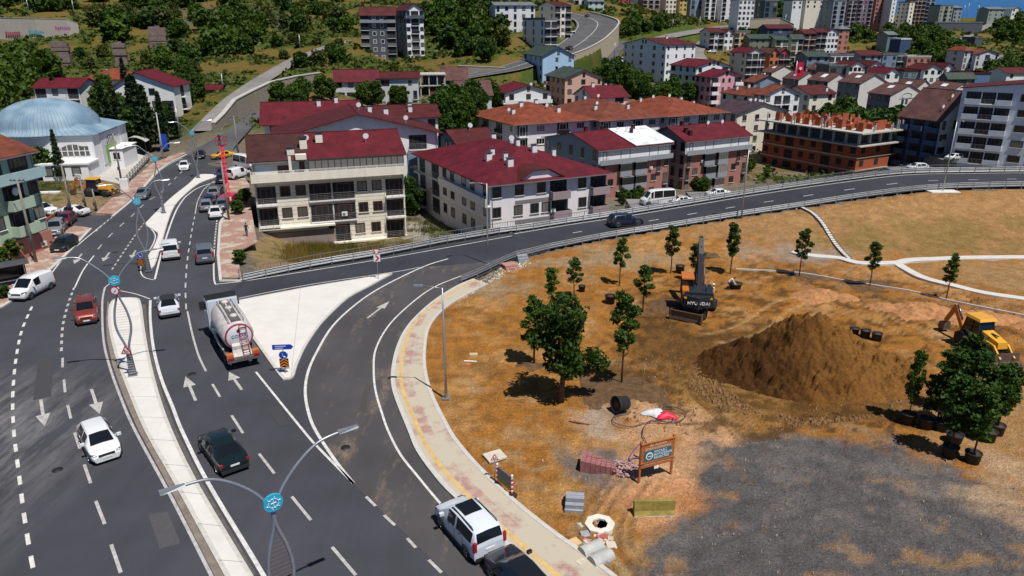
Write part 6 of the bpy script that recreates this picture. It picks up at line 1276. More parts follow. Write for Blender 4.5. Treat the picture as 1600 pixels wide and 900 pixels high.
# ---- excavators and backhoes
YEL = paint('machine_yellow', (.68,.34,.02), 0, .5); ORG = paint('machine_orange', (.50,.15,.012), 0, .5); DKM = mat('machine_dark', (.02,.022,.03), .5, .25, 4); STEEL = mat('worn_steel', (.14,.10,.08), .5, .4, 5, .5)
def backhoe(label, c, rz, sc=1.0, plate=False):
    root = empty('backhoe_loader', c, rz, label, 'backhoe loader', 'backhoe loaders'); root.scale = (sc,)*3
    m = MB(); m.box(-1.2,-.5,.6,2.4,.5,1.1); m.box(-1.5,-.9,.5,-1.1,.9,1.0); m.build('chassis', DKM, root)
    m = MB(); m.add([(.75,-.52,1.1),(2.5,-.45,1.1),(2.5,.45,1.1),(.75,.52,1.1),(.75,-.5,1.95),(2.42,-.4,1.6),(2.42,.4,1.6),(.75,.5,1.95)], [(4,5,6,7),(0,1,5,4),(1,2,6,5),(2,3,7,6),(3,0,4,7)]); hd = m.build('bonnet', YEL, root); MB().box(1.2,-.1,1.88,1.9,.1,1.9).build('vent_grille', DKM, hd)
    m = MB(); m.box(-1.1,-.75,1.0,.75,.75,1.45); m.build('cab_base', DKM, root)
    m = MB(); m.add([(-1.0,-.72,1.45),(.72,-.72,1.45),(.72,.72,1.45),(-1.0,.72,1.45),(-.85,-.62,2.65),(.5,-.62,2.65),(.5,.62,2.65),(-.85,.62,2.65)], [(0,1,5,4),(1,2,6,5),(2,3,7,6),(3,0,4,7)]); m.build('cab_glass', CGL, root)
    for x, y, x2, y2 in ((-1.0,-.72,-.85,-.62),(.72,-.72,.5,-.62),(.72,.72,.5,.62),(-1.0,.72,-.85,.62),(-.1,-.73,-.1,-.64),(-.1,.73,-.1,.64)): MB().bar((x,y,1.45),(x2,y2,2.65),.07).build('cab_pillar', DKM, root)
    m = MB(); m.add([(-1.05,-.8,2.65),(.7,-.8,2.65),(.7,.8,2.65),(-1.05,.8,2.65),(-.95,-.7,2.84),(.55,-.7,2.84),(.55,.7,2.84),(-.95,.7,2.84)], [(3,2,1,0),(4,5,6,7),(0,1,5,4),(1,2,6,5),(2,3,7,6),(3,0,4,7)]); m.build('cab_roof', YEL, root)
    for x, r_ in ((-.55,.72),(1.95,.52)):
        for sy in (1, -1):
            m = MB(); m.lathe([(r_*.55,-.2),(r_*.95,-.2),(r_,-.12),(r_,.12),(r_*.95,.2),(r_*.55,.2)], 20, axis='y'); wh = m.build('wheel', TYRE, root, (x, sy*.95, r_)); m = MB(); m.lathe([(r_*.55,-.12),(r_*.55,.12),(.1,.15),(.001,.15)], 16, axis='y'); m.build('rim', YEL, wh)
    for sy in (1, -1):
        m = MB(); m.bar((.5,sy*.62,1.35),(2.2,sy*.62,1.25),.14,.28); m.bar((2.2,sy*.62,1.3),(3.1,sy*.62,.5),.14,.26); m.build('loader_arm', YEL, root); MB().tube([(.9,sy*.62,1.0),(2.6,sy*.62,.75)], .05, 6).build('loader_ram', CHROME, root)
    m = MB(); q = [(2.95,.15),(3.75,.08),(3.8,.14),(3.1,.3),(3.0,.95),(2.92,.95)]; k = len(q); m.add([(x,-1.15,z) for x, z in q]+[(x,1.15,z) for x, z in q], [tuple(range(k)), tuple(range(2*k-1,k-1,-1))]+[(i_,k+i_,k+(i_+1)%k,(i_+1)%k) for i_ in range(k)]); m.build('loader_bucket', STEEL, root)
    m = MB(); m.bar((-1.4,0,.9),(-1.75,0,1.2),.3,.5); m.bar((-1.7,0,1.1),(-2.9,0,2.6),.24,.38); m.build('boom', ORG, root)
    m = MB(); m.bar((-2.8,0,2.75),(-3.7,0,1.0),.2,.32); m.build('dipper_arm', ORG, root); MB().tube([(-1.9,0,1.8),(-2.75,0,2.9)], .06, 6).build('boom_ram', CHROME, root)
    m = MB(); q = [(-3.5,.95),(-3.95,.9),(-4.1,.45),(-3.8,.1),(-3.4,.25)]; k = len(q); m.add([(x,-.35,z) for x, z in q]+[(x,.35,z) for x, z in q], [tuple(range(k)), tuple(range(2*k-1,k-1,-1))]+[(i_,k+i_,k+(i_+1)%k,(i_+1)%k) for i_ in range(k)]); m.build('digging_bucket', STEEL, root)
    if plate: m = MB(); m.box(-.5,-.80,1.2,.1,-.76,1.6); m.build('side_plate', mat('grey_plate', (.3,.3,.32), .5, 0), root)
    return root
c = P(152,306,0); backhoe('orange backhoe loader parked on the verge below the mosque', c, R(-3))
c = P(1524,545,0); backhoe('yellow-roofed backhoe loader working behind the potted trees', Vector((c.x,c.y,T1(c.x,c.y))), math.atan2(P(1592,570).y-P(1500,520).y, P(1592,570).x-P(1500,520).x), 1.0, True)
# wheeled excavator
A_ = P(1047,503); B_ = P(1094,516); dv = (B_-A_).normalized(); rz = math.atan2(dv.y, dv.x)+math.pi/2   # machine faces away from the camera
cc = P(1086,489,0)
root = empty('wheeled_excavator', cc, R(80), 'dark wheeled excavator with orange cab side, boom raised away from the camera', 'excavator')
# local +x = digging direction (away); the counterweight faces the camera
m = MB(); m.box(-1.7,-.55,.55,2.0,.55,1.05); m.build('undercarriage', DKM, root)
for x in (-1.15, 1.45):
    for sy in (1, -1):
        m = MB(); m.lathe([(.28,-.25),(.46,-.25),(.5,-.18),(.5,.18),(.46,.25),(.28,.25)], 20, axis='y'); wh = m.build('wheel', TYRE, root, (x, sy*.98, .5)); m = MB(); m.lathe([(.28,-.12),(.28,.15),(.001,.2)], 16, axis='y'); m.build('rim', DKM, wh)
m = MB(); q = [(-2.15,.1),(-2.35,.12),(-2.28,.5),(-2.38,.85),(-2.2,.85),(-2.1,.5)]; k = len(q); m.add([(x,-1.25,z) for x, z in q]+[(x,1.25,z) for x, z in q], [tuple(range(k)), tuple(range(2*k-1,k-1,-1))]+[(i_,k+i_,k+(i_+1)%k,(i_+1)%k) for i_ in range(k)]); m.box(-2.2,-.5,.35,-1.6,-.35,.6); m.box(-2.2,.35,.35,-1.6,.5,.6)
for sy in (-1.3, 1.22): m.box(-2.5,sy,.05,-2.05,sy+.08,.9)
m.build('dozer_blade', STEEL, root)
for ch in list(root.children): ch.matrix_basis = Matrix.Rotation(R(-22), 4, 'Z') @ ch.matrix_basis
root.scale = (1.12,)*3
up = MB(); q = [(-1.95,-.6),(-2.2,0),(-1.95,.6),(-1.6,1.2),(1.3,1.2),(1.3,-1.2),(-1.6,-1.2)]; up.prism(q, 1.15, 2.1); up.prism([(-1.5,-1.15),(.2,-1.15),(.2,1.0),(-1.5,1.0)], 2.1, 2.3); ub = up.build('upper_body', DKM, root)
bb = bmesh.new(); bb.from_mesh(ub.data); bmesh.ops.recalc_face_normals(bb, faces=bb.faces); bb.to_mesh(ub.data); bb.free()
text('HYUNDAI', .34, LW, root, (-2.13,-.02,1.62), (R(90),0,R(-90)), sx=1.15, ext=.03)
for y in (.95, -.95): MB().box(-1.78,y-.14,1.85,-1.7,y+.14,2.0).build('rear_lamp', YEL, root)
MB().box(-1.3,.72,2.1,.1,1.22,2.35).build('side_cover', ORG, root); MB().box(-1.35,-1.22,1.35,-.2,-1.16,2.2).build('side_cover', ORG, root)
m = MB(); m.box(-.1,.35,1.3,1.45,1.2,2.9); m.build('cab_glass', CGL, root)
for x, y in ((-.12,.33),(-.12,1.2),(1.45,.33),(1.45,1.2)): MB().box(x-.05,y-.05,1.3,x+.05,y+.05,2.9).build('cab_pillar', DKM, root)
m = MB(); m.box(-.2,.28,2.9,1.55,1.27,3.0); m.build('cab_roof', ORG, root); MB().box(-.16,.4,1.3,-.11,1.15,2.2).build('cab_back_panel', DKM, root)
m = MB(); m.bar((.9,-.25,1.8),(2.1,-.25,4.4),.42,.6); m.bar((2.1,-.25,4.3),(3.3,-.25,5.3),.38,.5); m.build('boom', DKM, root)
for sy in (-.6, .1): MB().tube([(1.2,sy,1.6),(2.1,sy,3.6)], .07, 8).build('boom_ram', STEEL, root)
m = MB(); m.bar((3.3,-.25,5.5),(4.2,-.25,2.2),.3,.45); m.build('dipper_arm', DKM, root); MB().tube([(2.4,-.25,4.9),(3.5,-.25,5.5)], .06, 6).build('arm_ram', STEEL, root)
m = MB(); m.box(3.9,-.7,1.2,4.6,.2,2.0); m.build('grapple_bucket', STEEL, root)
for x, y in ((.2,-.9),(.7,-.95)): MB().tube([(x,y,2.1),(x,y,2.6)], .03, 6).build('handrail_post', DKM, root)
MB().tube([(-1.0,-.6,2.3),(-1.0,-.6,2.9)], .06, 8).build('exhaust', STEEL, root)
# ================================================ STREET FURNITURE
GALV = mat('galvanised_steel', (.36,.38,.41), .4, .1, 3, .6); GALD = mat('lamp_post_paint', (.12,.12,.14), .5, .15, 3, .4); DISC = mat('emblem_blue', (.03,.38,.56), .4, 0); SR = mat('sign_red', (.55,.015,.05), .4, 0); SB = mat('sign_blue', (.012,.06,.42), .4, 0); SO = mat('sign_orange', (.72,.20,.01), .4, 0); SKW = mat('sign_white', (.78,.78,.78), .4, 0); SKK = mat('sign_black', (.015,.015,.015), .5, 0)
def disc(mb, c, r, n=24, mi=0, d=.02, axis='y'): mb.lathe([(.0001,-d),(r,-d),(r,d),(.0001,d)], n, c, mi, False, axis)
def twin_lamp(label, bpx, ang, h=9.4, arm=3.1, extra=None, base=None):
    p = base or P(*bpx, .13); root = empty('street_lamp', p, R(ang), label, 'street lamp', 'twin-arm street lamps along the median')
    m = MB(); m.box(-.32,-.32,0,.32,.32,.08, 0); m.add([(-.24,-.24,.08),(.24,-.24,.08),(.24,.24,.08),(-.24,.24,.08),(-.15,-.15,2.0),(.15,-.15,2.0),(.15,.15,2.0),(-.15,.15,2.0)], [(0,1,5,4),(1,2,6,5),(2,3,7,6),(3,0,4,7),(4,5,6,7)], 1)
    for f in range(9): m.box(-.235+f*.009,-.25+f*.009,.25+f*.19,.235-f*.009,-.235+f*.009,.33+f*.19, 0)
    m.build('pedestal', [GALV, GALD], root)
    for s in (1, -1):
        c = [(s*.07,0,1.9),(s*.13,0,2.5),(s*.42,0,3.5),(s*.50,0,4.3),(s*.36,0,5.3),(s*.10,0,6.2),(s*.02,0,6.8),(s*.12,0,7.3),(s*.55,0,8.1),(s*1.3,0,8.9),(s*arm*.7,0,h),(s*arm,0,h+.12)]
        cc = catmull(c, 5); k = len(cc); m = MB(); m.tube(cc, [.09-.035*i_/k for i_ in range(k)], 8); o = m.build('lamp_arm', GALV, root)
        m = MB(); x0, x1 = sorted((s*(arm-.1), s*(arm+.75))); m.add([(x0,-.12,h+.08),(x1,-.12,h+.08),(x1,.12,h+.08),(x0,.12,h+.08),(x0,-.09,h+.2),(x1,-.06,h+.16),(x1,.06,h+.16),(x0,.09,h+.2)], [(3,2,1,0),(4,5,6,7),(0,1,5,4),(1,2,6,5),(2,3,7,6),(3,0,4,7)]); m.build('lamp_head', GALV, o)
    m = MB()
    for i_ in range(15):
        z = 2.9+i_*.2; w_ = .5*math.sin(min(1, max(0, (z-2.2)/4.2))*math.pi)**.8; m.bar((-w_,0,z),(w_,0,z),.012)
    m.build('mesh_infill', mat('mesh_bronze', (.20,.12,.08), .6, .2, 5), root)
    m = MB(); disc(m, (0,-.12,7.55), .38, 28, 0, .05); em = m.build('emblem_disc', DISC, root)
    m = MB(); cx_, cz_ = 0, 7.55
    for i_ in range(12): a0 = 2*math.pi*i_/12; a1 = a0+.36; m.bar((math.cos(a0)*.2,-.185,cz_+math.sin(a0)*.2),(math.cos(a1)*.2,-.185,cz_+math.sin(a1)*.2),.035,.015); 
    for i_ in range(6): a0 = 2*math.pi*i_/6+.3; m.bar((math.cos(a0)*.22,-.185,cz_+math.sin(a0)*.22),(math.cos(a0)*.29,-.185,cz_+math.sin(a0)*.29),.05,.015)
    m.bar((0,-.185,cz_-.12),(0,-.185,cz_+.14),.04,.015); m.bar((-.1,-.185,cz_),(.1,-.185,cz_+.02),.04,.015); m.build('emblem', LW, em)
    return root
tl = twin_lamp('nearest twin-arm street lamp, its arms crossing the lower left of the picture', None, 37, base=Vector((-9.25, 23.6, .13)), arm=3.0)
tl2 = twin_lamp('twin-arm street lamp with red triangle sign on the near end of the median', (208,586), 20, arm=2.75)
twin_lamp('twin-arm street lamp at the tip of the upper median', (233,423), 28, arm=2.6)
twin_lamp('twin-arm street lamp beside the wide part of the upper median', (256,333), 28, arm=2.6)
twin_lamp('farthest twin-arm street lamp, at the narrow head of the upper median', (310,278), 28, arm=2.6)
def signpost(name, label, base, rz, parts, h=2.6, post=True, group=None):
    root = empty(name, base, R(rz), label, 'road sign', group)
    if post: m = MB(); m.tube([(0,.04,0),(0,.04,h)], .035, 8); m.build('post', GALV, root)
    for kind, z in parts:
        if kind == 'tri' or kind == 'yield':
            s = 1 if kind == 'tri' else -1; m = MB(); r_ = .48; pts = [(r_*math.sin(2*math.pi*k/3), z+s*r_*math.cos(2*math.pi*k/3)) for k in range(3)]; q = [(r_*.66*math.sin(2*math.pi*k/3), z+s*r_*.66*math.cos(2*math.pi*k/3)) for k in range(3)]
            m.add([(x,0,zz) for x, zz in pts]+[(x,.02,zz) for x, zz in pts], [(0,1,2),(5,4,3),(0,3,4,1),(1,4,5,2),(2,5,3,0)], 0); m.add([(x,-.006,zz) for x, zz in q], [(0,1,2)], 1)
            if kind == 'tri': m.box(-.12,-.012,z-.12,-.02,-.007,z+.1,2); m.box(.03,-.012,z-.12,.11,-.007,z+.04,2)
            o = m.build('sign_face', [SR, SKW, SKK], root)
        elif kind in ('chev_r', 'chev_o'):
            bg_, fg = (SKW, SR) if kind == 'chev_r' else (SKK, SO); m = MB(); m.box(-.33,-.005,z-.36,.33,.02,z+.36,0)
            if kind == 'chev_r': m.add([(-.1,-.012,z+.34),(.1,-.012,z+.34),(.3,-.012,z),(.1,-.012,z-.34),(-.1,-.012,z-.34),(.08,-.012,z)], [(5,2,1,0),(4,3,2,5)], 1); m.v[-6:] = [(-.22,-.012,z+.3),(0,-.012,z+.3),(.26,-.012,z),(0,-.012,z-.3),(-.22,-.012,z-.3),(.04,-.012,z)]
            else:
                for dz in (-.22, .0, .22): m.add([(-.3,-.012,z+dz-.16),(0,-.012,z+dz+.05),(.3,-.012,z+dz-.16),(.3,-.012,z+dz-.05),(0,-.012,z+dz+.16),(-.3,-.012,z+dz-.05)], [(0,1,4,5),(1,2,3,4)], 1)
            m.build('chevron_board', [bg_, fg], root)
        elif kind == 'keep':
            m = MB(); disc(m, (0,0,z), .32, 24, 0, .015); disc(m, (0,-.002,z), .34, 24, 1, .01); m.bar((-.08,-.02,z+.18),(-.02,-.02,z-.1),.07,.01,1); m.bar((-.04,-.02,z-.08),(.14,-.02,z-.14),.07,.01,1); m.add([(.04,-.026,z-.03),(.2,-.026,z-.18),(-.0,-.026,z-.24)], [(0,2,1)], 1); m.build('round_sign', [SB, SKW], root)
        elif kind == 'noturn':
            m = MB(); disc(m, (0,-.002,z), .34, 24, 0, .01); disc(m, (0,-.01,z), .25, 24, 1, .01); m.bar((-.08,-.03,z-.1),(.1,-.03,z+.08),.06,.01,2); m.build('round_sign', [SR, SKW, SKK], root)
        elif kind == 'dir':
            m = MB(); m.add([(-.75,0,z-.2),(.6,0,z-.2),(.8,0,z),(.6,0,z+.2),(-.75,0,z+.2)]+[(-.75,.03,z-.2),(.6,.03,z-.2),(.8,.03,z),(.6,.03,z+.2),(-.75,.03,z+.2)], [(0,1,2,3,4),(9,8,7,6,5),(4,3,8,9),(0,5,6,1)], 0)
            for dz, w_ in ((.08,.4),(-.07,.3)): m.box(-.55,-.012,z+dz-.025,-.55+w_*2,-.006,z+dz+.025,1)
            m.build('direction_board', [SB, LW], root)
    return root
signpost('road_sign', 'blue direction board, round blue arrow and orange chevrons at the tip of the traffic island', P(446,583,.14), 5, [('dir', 2.15), ('keep', 1.5), ('chev_o', .85)], 2.3)
signpost('road_sign', 'inverted red triangle over a red chevron board at the far tip of the traffic island', P(591,436,.14), 0, [('yield', 3.0), ('chev_r', 2.25)], 3.1)
signpost('road_sign', 'red warning triangle fixed to the post on the near end of the median', P(208,587,.13)+Vector((0,-.3,0)), 0, [('tri', 2.15)], 2.2, False)
signpost('road_sign', 'round red turn-ban sign below the blue disc on the near median lamp', P(208,587,.13)+Vector((0,-.2,0)), 0, [('noturn', 6.85)], 2.2, False)
signpost('road_sign', 'round blue arrow above orange chevrons at the near tip of the upper median', P(230,421,.13)+Vector((-.3,-.5,0)), 0, [('keep', 1.75), ('chev_o', .95)], 2.0)
def single_lamp(label, p, h, ang, arm=1.3, px=None):
    root = empty('street_lamp', p, R(ang), label, 'street lamp', 'single-arm street lamps'); m = MB(); m.box(-.25,-.25,0,.25,.25,.05); m.build('base_plate', GALV, root)
    m = MB(); m.tube([(0,0,.05),(0,0,h*.4),(0,0,h)], [.10,.08,.05], 10); m.build('pole', GALV, root)
    m = MB(); m.tube([(0,0,h-.05),(-arm*.4,0,h+.05),(-arm,0,h+.14)], .03, 6); o = m.build('lamp_arm', GALV, root); m = MB(); m.box(-arm-.6,-.12,h+.08,-arm,.12,h+.2); m.build('lamp_head', GALD if px else GALV, o); return root
single_lamp('single-arm street lamp standing in the dirt beside the curved pavement', P(697,622,.05), 8.3, 0)
q = P(762,413,0); single_lamp('single-arm street lamp where the slip road rail begins', q, 9.0, 15)
for lab, px, py in (('single-arm street lamp at the slip road rail beyond the dark estate car', 1122, 347), ('single-arm street lamp on a pale footing at the top of the bank', 1458, 299)):
    i_ = rc_at(px); p = Vector(rf[i_]); dirn = (Vector(rf[i_])-Vector(rb[i_])).normalized(); p = p+dirn*.9; single_lamp(lab, Vector((p.x, p.y, p.z-.1)), 9.0 if px < 1200 else 9.6, 90, .9)
    if px > 1200: m = MB(); m.box(p.x-2.2,p.y-1.3,p.z-.6,p.x+1.8,p.y+.6,p.z+.02); tag(m.build('concrete_footing', M_CONC), 'pale concrete footing under the lamp at the top of the bank', 'footing')
def utility(label, base, top_px, h, arm=True, c=None):
    root = empty('utility_pole', base, 0, label, 'utility pole', 'utility poles'); m = MB(); m.tube([(0,0,-.2),(0,0,h)], [.17,.10], 8); m.build('pole', c or mat('pole_concrete', (.23,.20,.18), .85, .2, 2), root)
    if arm: m = MB(); m.bar((-.8,0,h-.3),(.8,0,h-.3),.09); [m.lathe([(.05,0),(.06,.1),(.001,.18)], 8, (x,0,h-.26)) for x in (-.7,-.3,.3,.7)]; m.build('crossarm', GALD, root)
    m = MB(); m.box(-.2,-.25,h*.25,.2,-.12,h*.25+.5); m.build('junction_box', GALD, root)
for lab, b_, h in (('utility pole in front of the green block balconies', (57,411), 9.5), ('utility pole behind the parked white saloon', (114,344), 7.5), ('short dark pole right of the white saloon', (135,329), 4.6), ('shorter dark pole nearest the orange backhoe', (151,330), 3.2), ('utility pole beside the white cabinet', (190,284), 8.0), ('pale utility pole by the blue banner', (256,250), 9.0), ('utility pole at the corner of the beige block', (358,345), 8.0), ('tall utility pole beside the yellow taxi', (374,252), 8.5)):
    utility(lab, P(*b_, 0), None, h, c=mat('pole_pale', (.42,.42,.40), .8, .15, 2) if 'pale' in lab else None)
# far light poles on the hillside
proto = None
for i_, (px, pyb, pyt, Y) in enumerate([(12,25,-5,455),(47,27,-4,350),(52,25,-2,460),(94,26,-6,455),(117,26,0,350),(127,25,2,460),(135,25,0,450),(168,24,-3,455),(194,15,-2,470),(243,20,0,420),(350,148,115,215),(280,205,178,158),(69,112,92,280),(470,84,54,285),(577,82,60,300),(1011,62,34,440),(1050,58,30,450),(1092,54,26,460),(1130,52,24,470),(1170,38,10,480),(1225,50,22,470),(1275,48,20,480),(1345,40,8,560),(1240,140,95,240),(1504,30,8,560),(1510,30,5,580),(1526,30,8,600),(868,64,40,330),(960,88,66,300),(1186,120,92,300)]):
    b_ = PY(px, pyb, Y); hh = max(5, PY(px, pyt, Y).z-b_.z)
    if i_ in (24,25,26): o = empty('crane_mast', b_, 0, ('thin mast left of two on the ridge against the sky','taller thin mast on the ridge against the sky','lone thin mast right of the pair against the sky')[i_-24], 'mast', 'masts on the ridge')
    else: o = empty('light_pole', b_, 0, 'slim light pole standing on the hillside' if i_ != 23 else 'slim flag pole in front of the scarlet block', 'light pole', 'distant light poles')
    if i_ == 23: o['category'] = 'flag pole'; del o['group']; o.name = 'flag_pole'; m = MB(); m.add([(.1,0,hh-.3),(2.2,.2,hh-.5),(2.6,0,hh-4.2),(.5,.1,hh-5.5),(.1,0,hh-3.5)], [(0,1,2,3,4)]); m.add([(x,y+.04,z) for x, y, z in m.v[:5]], [(4,3,2,1,0)]); m.build('flag', SR, o); m = MB(); disc(m, (1.3,-.2,hh-2.3), .45, 14, 0, .05); m.build('flag_emblem', SKW, o)
    m = MB(); m.tube([(0,0,-1),(0,0,hh)], .11, 6); m.build('pole', GALV, o); 
    if i_ not in (23,): m = MB(); m.bar((-1.0,0,hh),(.4,0,hh),.09); m.build('lamp_head' if i_ not in (24,25,26) else 'cross_piece', GALV, o)
# ---- guard rails
def rail(label, pts, zoff=0.0, post=2.4, two=True, silver=True, n='guard_rail'):
    pts = [Vector(p) for p in pts]; root = empty(n, pts[0], 0, label, 'guard rail'); o = pts[0]; seg = resample(pts, max(8, int(sum((b-a).length for a, b in zip(pts, pts[1:]))/post)))
    M_ = GALV if silver else RAIL
    for z in ((.72, .42) if two else (.6,)):
        m = MB(); prof = [(0,-.15),(.05,-.1),(.0,-.05),(0,.05),(.05,.1),(0,.15)]; vs_ = []
        for i_, p in enumerate(seg):
            d = seg[min(i_+1, len(seg)-1)]-seg[max(i_-1, 0)]; d.z = 0; d.normalize(); nn = Vector((d.y, -d.x, 0))
            for a0, b0 in prof: vs_.append(tuple(p-o+nn*a0+Vector((0,0,z+b0))))
        k = len(prof); f = []
        for i_ in range(len(seg)-1):
            for j in range(k-1): f.append((i_*k+j, (i_+1)*k+j, (i_+1)*k+j+1, i_*k+j+1))
        m.add(vs_, f, 0, False); m.build('rail_beam', mat('rail_steel', (.24,.25,.27), .5, .15, 2, .5), root)
    pm = MB().box(-.05,-.05,-.5,.05,.05,.9).mesh('rail_post', RAIL)
    for p in seg[:100]: put('rail_post', pm, root, p-o)
top = smooth_px([(380,441),(440,428),(500,416),(560,406),(600,399),(700,379)], 5)+[P(800,362)]+[Vector((p[0],p[1],p[2])) for p in rb[1:]]
rail('double guard rail along the far side of the slip road', top, two=True)
low = smooth_px([(722,441),(740,434),(770,420),(800,405),(832,397)], 4)+[Vector(p) for p in rf]
off = [p+Vector((0,-.25,0)) for p in low]; rail('guard rail along the park side of the slip road', off, two=True)
def fence(label, pts, h=1.1, cat='fence', mt=None, step=1.6, back=0.9):
    pts = [Vector(p) for p in pts]; out = []
    for i_, p in enumerate(pts): d = pts[min(i_+1, len(pts)-1)]-pts[max(i_-1, 0)]; d.z = 0; d.normalize(); out.append(p+Vector((-d.y, d.x, 0))*back)
    seg = resample(out, int(sum((b-a).length for a, b in zip(out, out[1:]))/step)); o = seg[0]; root = empty('railing', o, 0, label, cat); mt = mt or RAIL
    m = MB(); 
    for a_, b_ in zip(seg, seg[1:]): m.bar(a_-o+Vector((0,0,h)), b_-o+Vector((0,0,h)), .06); m.bar(a_-o+Vector((0,0,.15)), b_-o+Vector((0,0,.15)), .05)
    m.build('top_rail', mt, root); m = MB()
    for a_, b_ in zip(seg, seg[1:]):
        for k in range(6): p = a_.lerp(b_, k/6)-o; m.box(p.x-.015,p.y-.015,p.z+.15,p.x+.015,p.y+.015,p.z+h)
    tag(m.build('baluster', mt, root), kind='stuff')
    pm = MB().box(-.04,-.04,-.6,.04,.04,h+.05).mesh('fence_post', mt)
    for p in seg[:100:1][:100]: put('fence_post', pm, root, p-o)
fence('thin vertical-bar railing behind the far guard rail', top, step=2.2)
# retaining edge beneath the far rail
m = MB(); q = [Vector(p) for p in top]; ed = MB(); vs_ = []
for i_, p in enumerate(q):
    d = q[min(i_+1, len(q)-1)]-q[max(i_-1, 0)]; d.z = 0; d.normalize(); nn = Vector((-d.y, d.x, 0)); a_ = p+nn*.2; b_ = p+nn*1.3; vs_ += [(a_.x,a_.y,a_.z+.1),(b_.x,b_.y,b_.z+.1),(b_.x,b_.y,b_.z-4)]
ed.add(vs_, [f for i_ in range(len(q)-1) for f in ((3*i_,3*i_+3,3*i_+4,3*i_+1),(3*i_+1,3*i_+4,3*i_+5,3*i_+2))]); tag(ed.build('road_edge_kerb', M_KERB), kind='structure')
# ================================================ THE PARK SITE
SOIL = mat('heap_soil', (.20,.105,.035), .95, .5, 1.6, bump=1.0); SOILD = mat('dark_soil', (.11,.06,.026), .95, .45, 2.0, bump=1.0); SOILO = mat('orange_soil', (.36,.17,.07), .95, .4, 2.5, bump=1.0)
def gz_at(px, py): p = P(px, py); return Vector((p.x, p.y, T1(p.x, p.y)))
def heap(name, label, cat, lobes, m, nx=110, ny=110, seed=1, rough=.35, kind=None):
    """lobes: (x, y, radius x, radius y, height)"""
    x0 = min(l[0]-l[2]*1.15 for l in lobes); x1 = max(l[0]+l[2]*1.15 for l in lobes); y0 = min(l[1]-l[3]*1.15 for l in lobes); y1 = max(l[1]+l[3]*1.15 for l in lobes)
    X, Y_ = np.meshgrid(np.linspace(x0, x1, nx), np.linspace(y0, y1, ny)); Z = np.zeros_like(X)-.25
    for (cx, cy_, rx, ry, h) in lobes:
        r = np.sqrt(((X-cx)/rx)**2+((Y_-cy_)/ry)**2)+(fbm(X*.45, Y_*.45, seed)-.5)*.35; zz = h*np.clip(1-r, -.2, 1); zz = np.where(r < .18, zz-(.18-r)*h*.4, zz); Z = np.maximum(Z, zz)
    Z = Z+(fbm(X*1.7, Y_*1.7, seed+3)-.5)*rough*np.clip(Z+.3, 0, 1)+(fbm(X*5, Y_*5, seed+5)-.5)*rough*.45*np.clip(Z+.3, 0, 1); Z = np.where(Z < -.12, -.35, Z)
    cx, cy_ = lobes[0][0], lobes[0][1]; base = T1(cx, cy_); v = [(float(a-cx), float(b-cy_), float(c)) for a, b, c in zip(X.ravel(), Y_.ravel(), Z.ravel())]
    mb = MB(); mb.add(v, [(j*nx+i, j*nx+i+1, (j+1)*nx+i+1, (j+1)*nx+i) for j in range(ny-1) for i in range(nx-1)], 0, True); o = mb.build(name, m, None, (cx, cy_, base)); return tag(o, label, cat, None, kind)
def soilmat():
    m = newmat('mound_soil'); n = m.node_tree; b = n.nodes['Principled BSDF']; L = n.links; b.inputs['Roughness'].default_value = .95; b.inputs['Specular IOR Level'].default_value = .05
    g = n.nodes.new('ShaderNodeTexCoord'); t1 = n.nodes.new('ShaderNodeTexNoise'); t1.inputs['Scale'].default_value = .45; t1.inputs['Detail'].default_value = 7; t1.inputs['Roughness'].default_value = .7; L.new(g.outputs['Object'], t1.inputs['Vector'])
    t2 = n.nodes.new('ShaderNodeTexNoise'); t2.inputs['Scale'].default_value = 6; t2.inputs['Detail'].default_value = 5; t2.inputs['Roughness'].default_value = .8; L.new(g.outputs['Object'], t2.inputs['Vector'])
    sx = n.nodes.new('ShaderNodeSeparateXYZ'); L.new(g.outputs['Object'], sx.inputs[0]); a = n.nodes.new('ShaderNodeMath'); a.operation = 'MULTIPLY_ADD'; a.inputs[1].default_value = -.085; L.new(sx.outputs[0], a.inputs[0]); L.new(t1.outputs[0], a.inputs[2])
    c = n.nodes.new('ShaderNodeValToRGB'); e = c.color_ramp.elements; e[0].position = .30; e[0].color = (.230,.108,.031,1); e[1].position = .80; e[1].color = (.075,.034,.012,1); k = e.new(.55); k.color = (.155,.070,.020,1); L.new(a.outputs[0], c.inputs[0])
    r = n.nodes.new('ShaderNodeMapRange'); r.inputs[1].default_value = .3; r.inputs[2].default_value = .7; r.inputs[3].default_value = .6; r.inputs[4].default_value = 1.35; L.new(t2.outputs[0], r.inputs[0]); x = n.nodes.new('ShaderNodeVectorMath'); x.operation = 'SCALE'; L.new(c.outputs[0], x.inputs[0]); L.new(r.outputs[0], x.inputs['Scale']); L.new(x.outputs[0], b.inputs['Base Color'])
    bn = n.nodes.new('ShaderNodeBump'); bn.inputs['Strength'].default_value = 1; bn.inputs['Distance'].default_value = .12; L.new(t2.outputs[0], bn.inputs['Height']); L.new(bn.outputs[0], b.inputs['Normal']); return m
heap('soil_mound', 'large brown soil mound in the middle of the site', 'soil mound', [(22.7,50.3,6.9,5.4,4.7),(21.2,50.8,4.8,4.2,3.9),(18.3,51.2,4.2,3.5,2.2),(26.2,49.6,5.2,4.2,2.7),(24.0,48.2,3.6,3.0,1.7)], soilmat(), 210, 180, 3, 1.6)
p = P(1280,462); heap('rubble_heap', 'reddish clod heap behind the soil mound', 'soil heap', [(p.x,p.y,2.6,1.8,.8),(p.x+2.2,p.y-.6,1.4,1.2,.5)], SOILO, 70, 60, 11, .5)
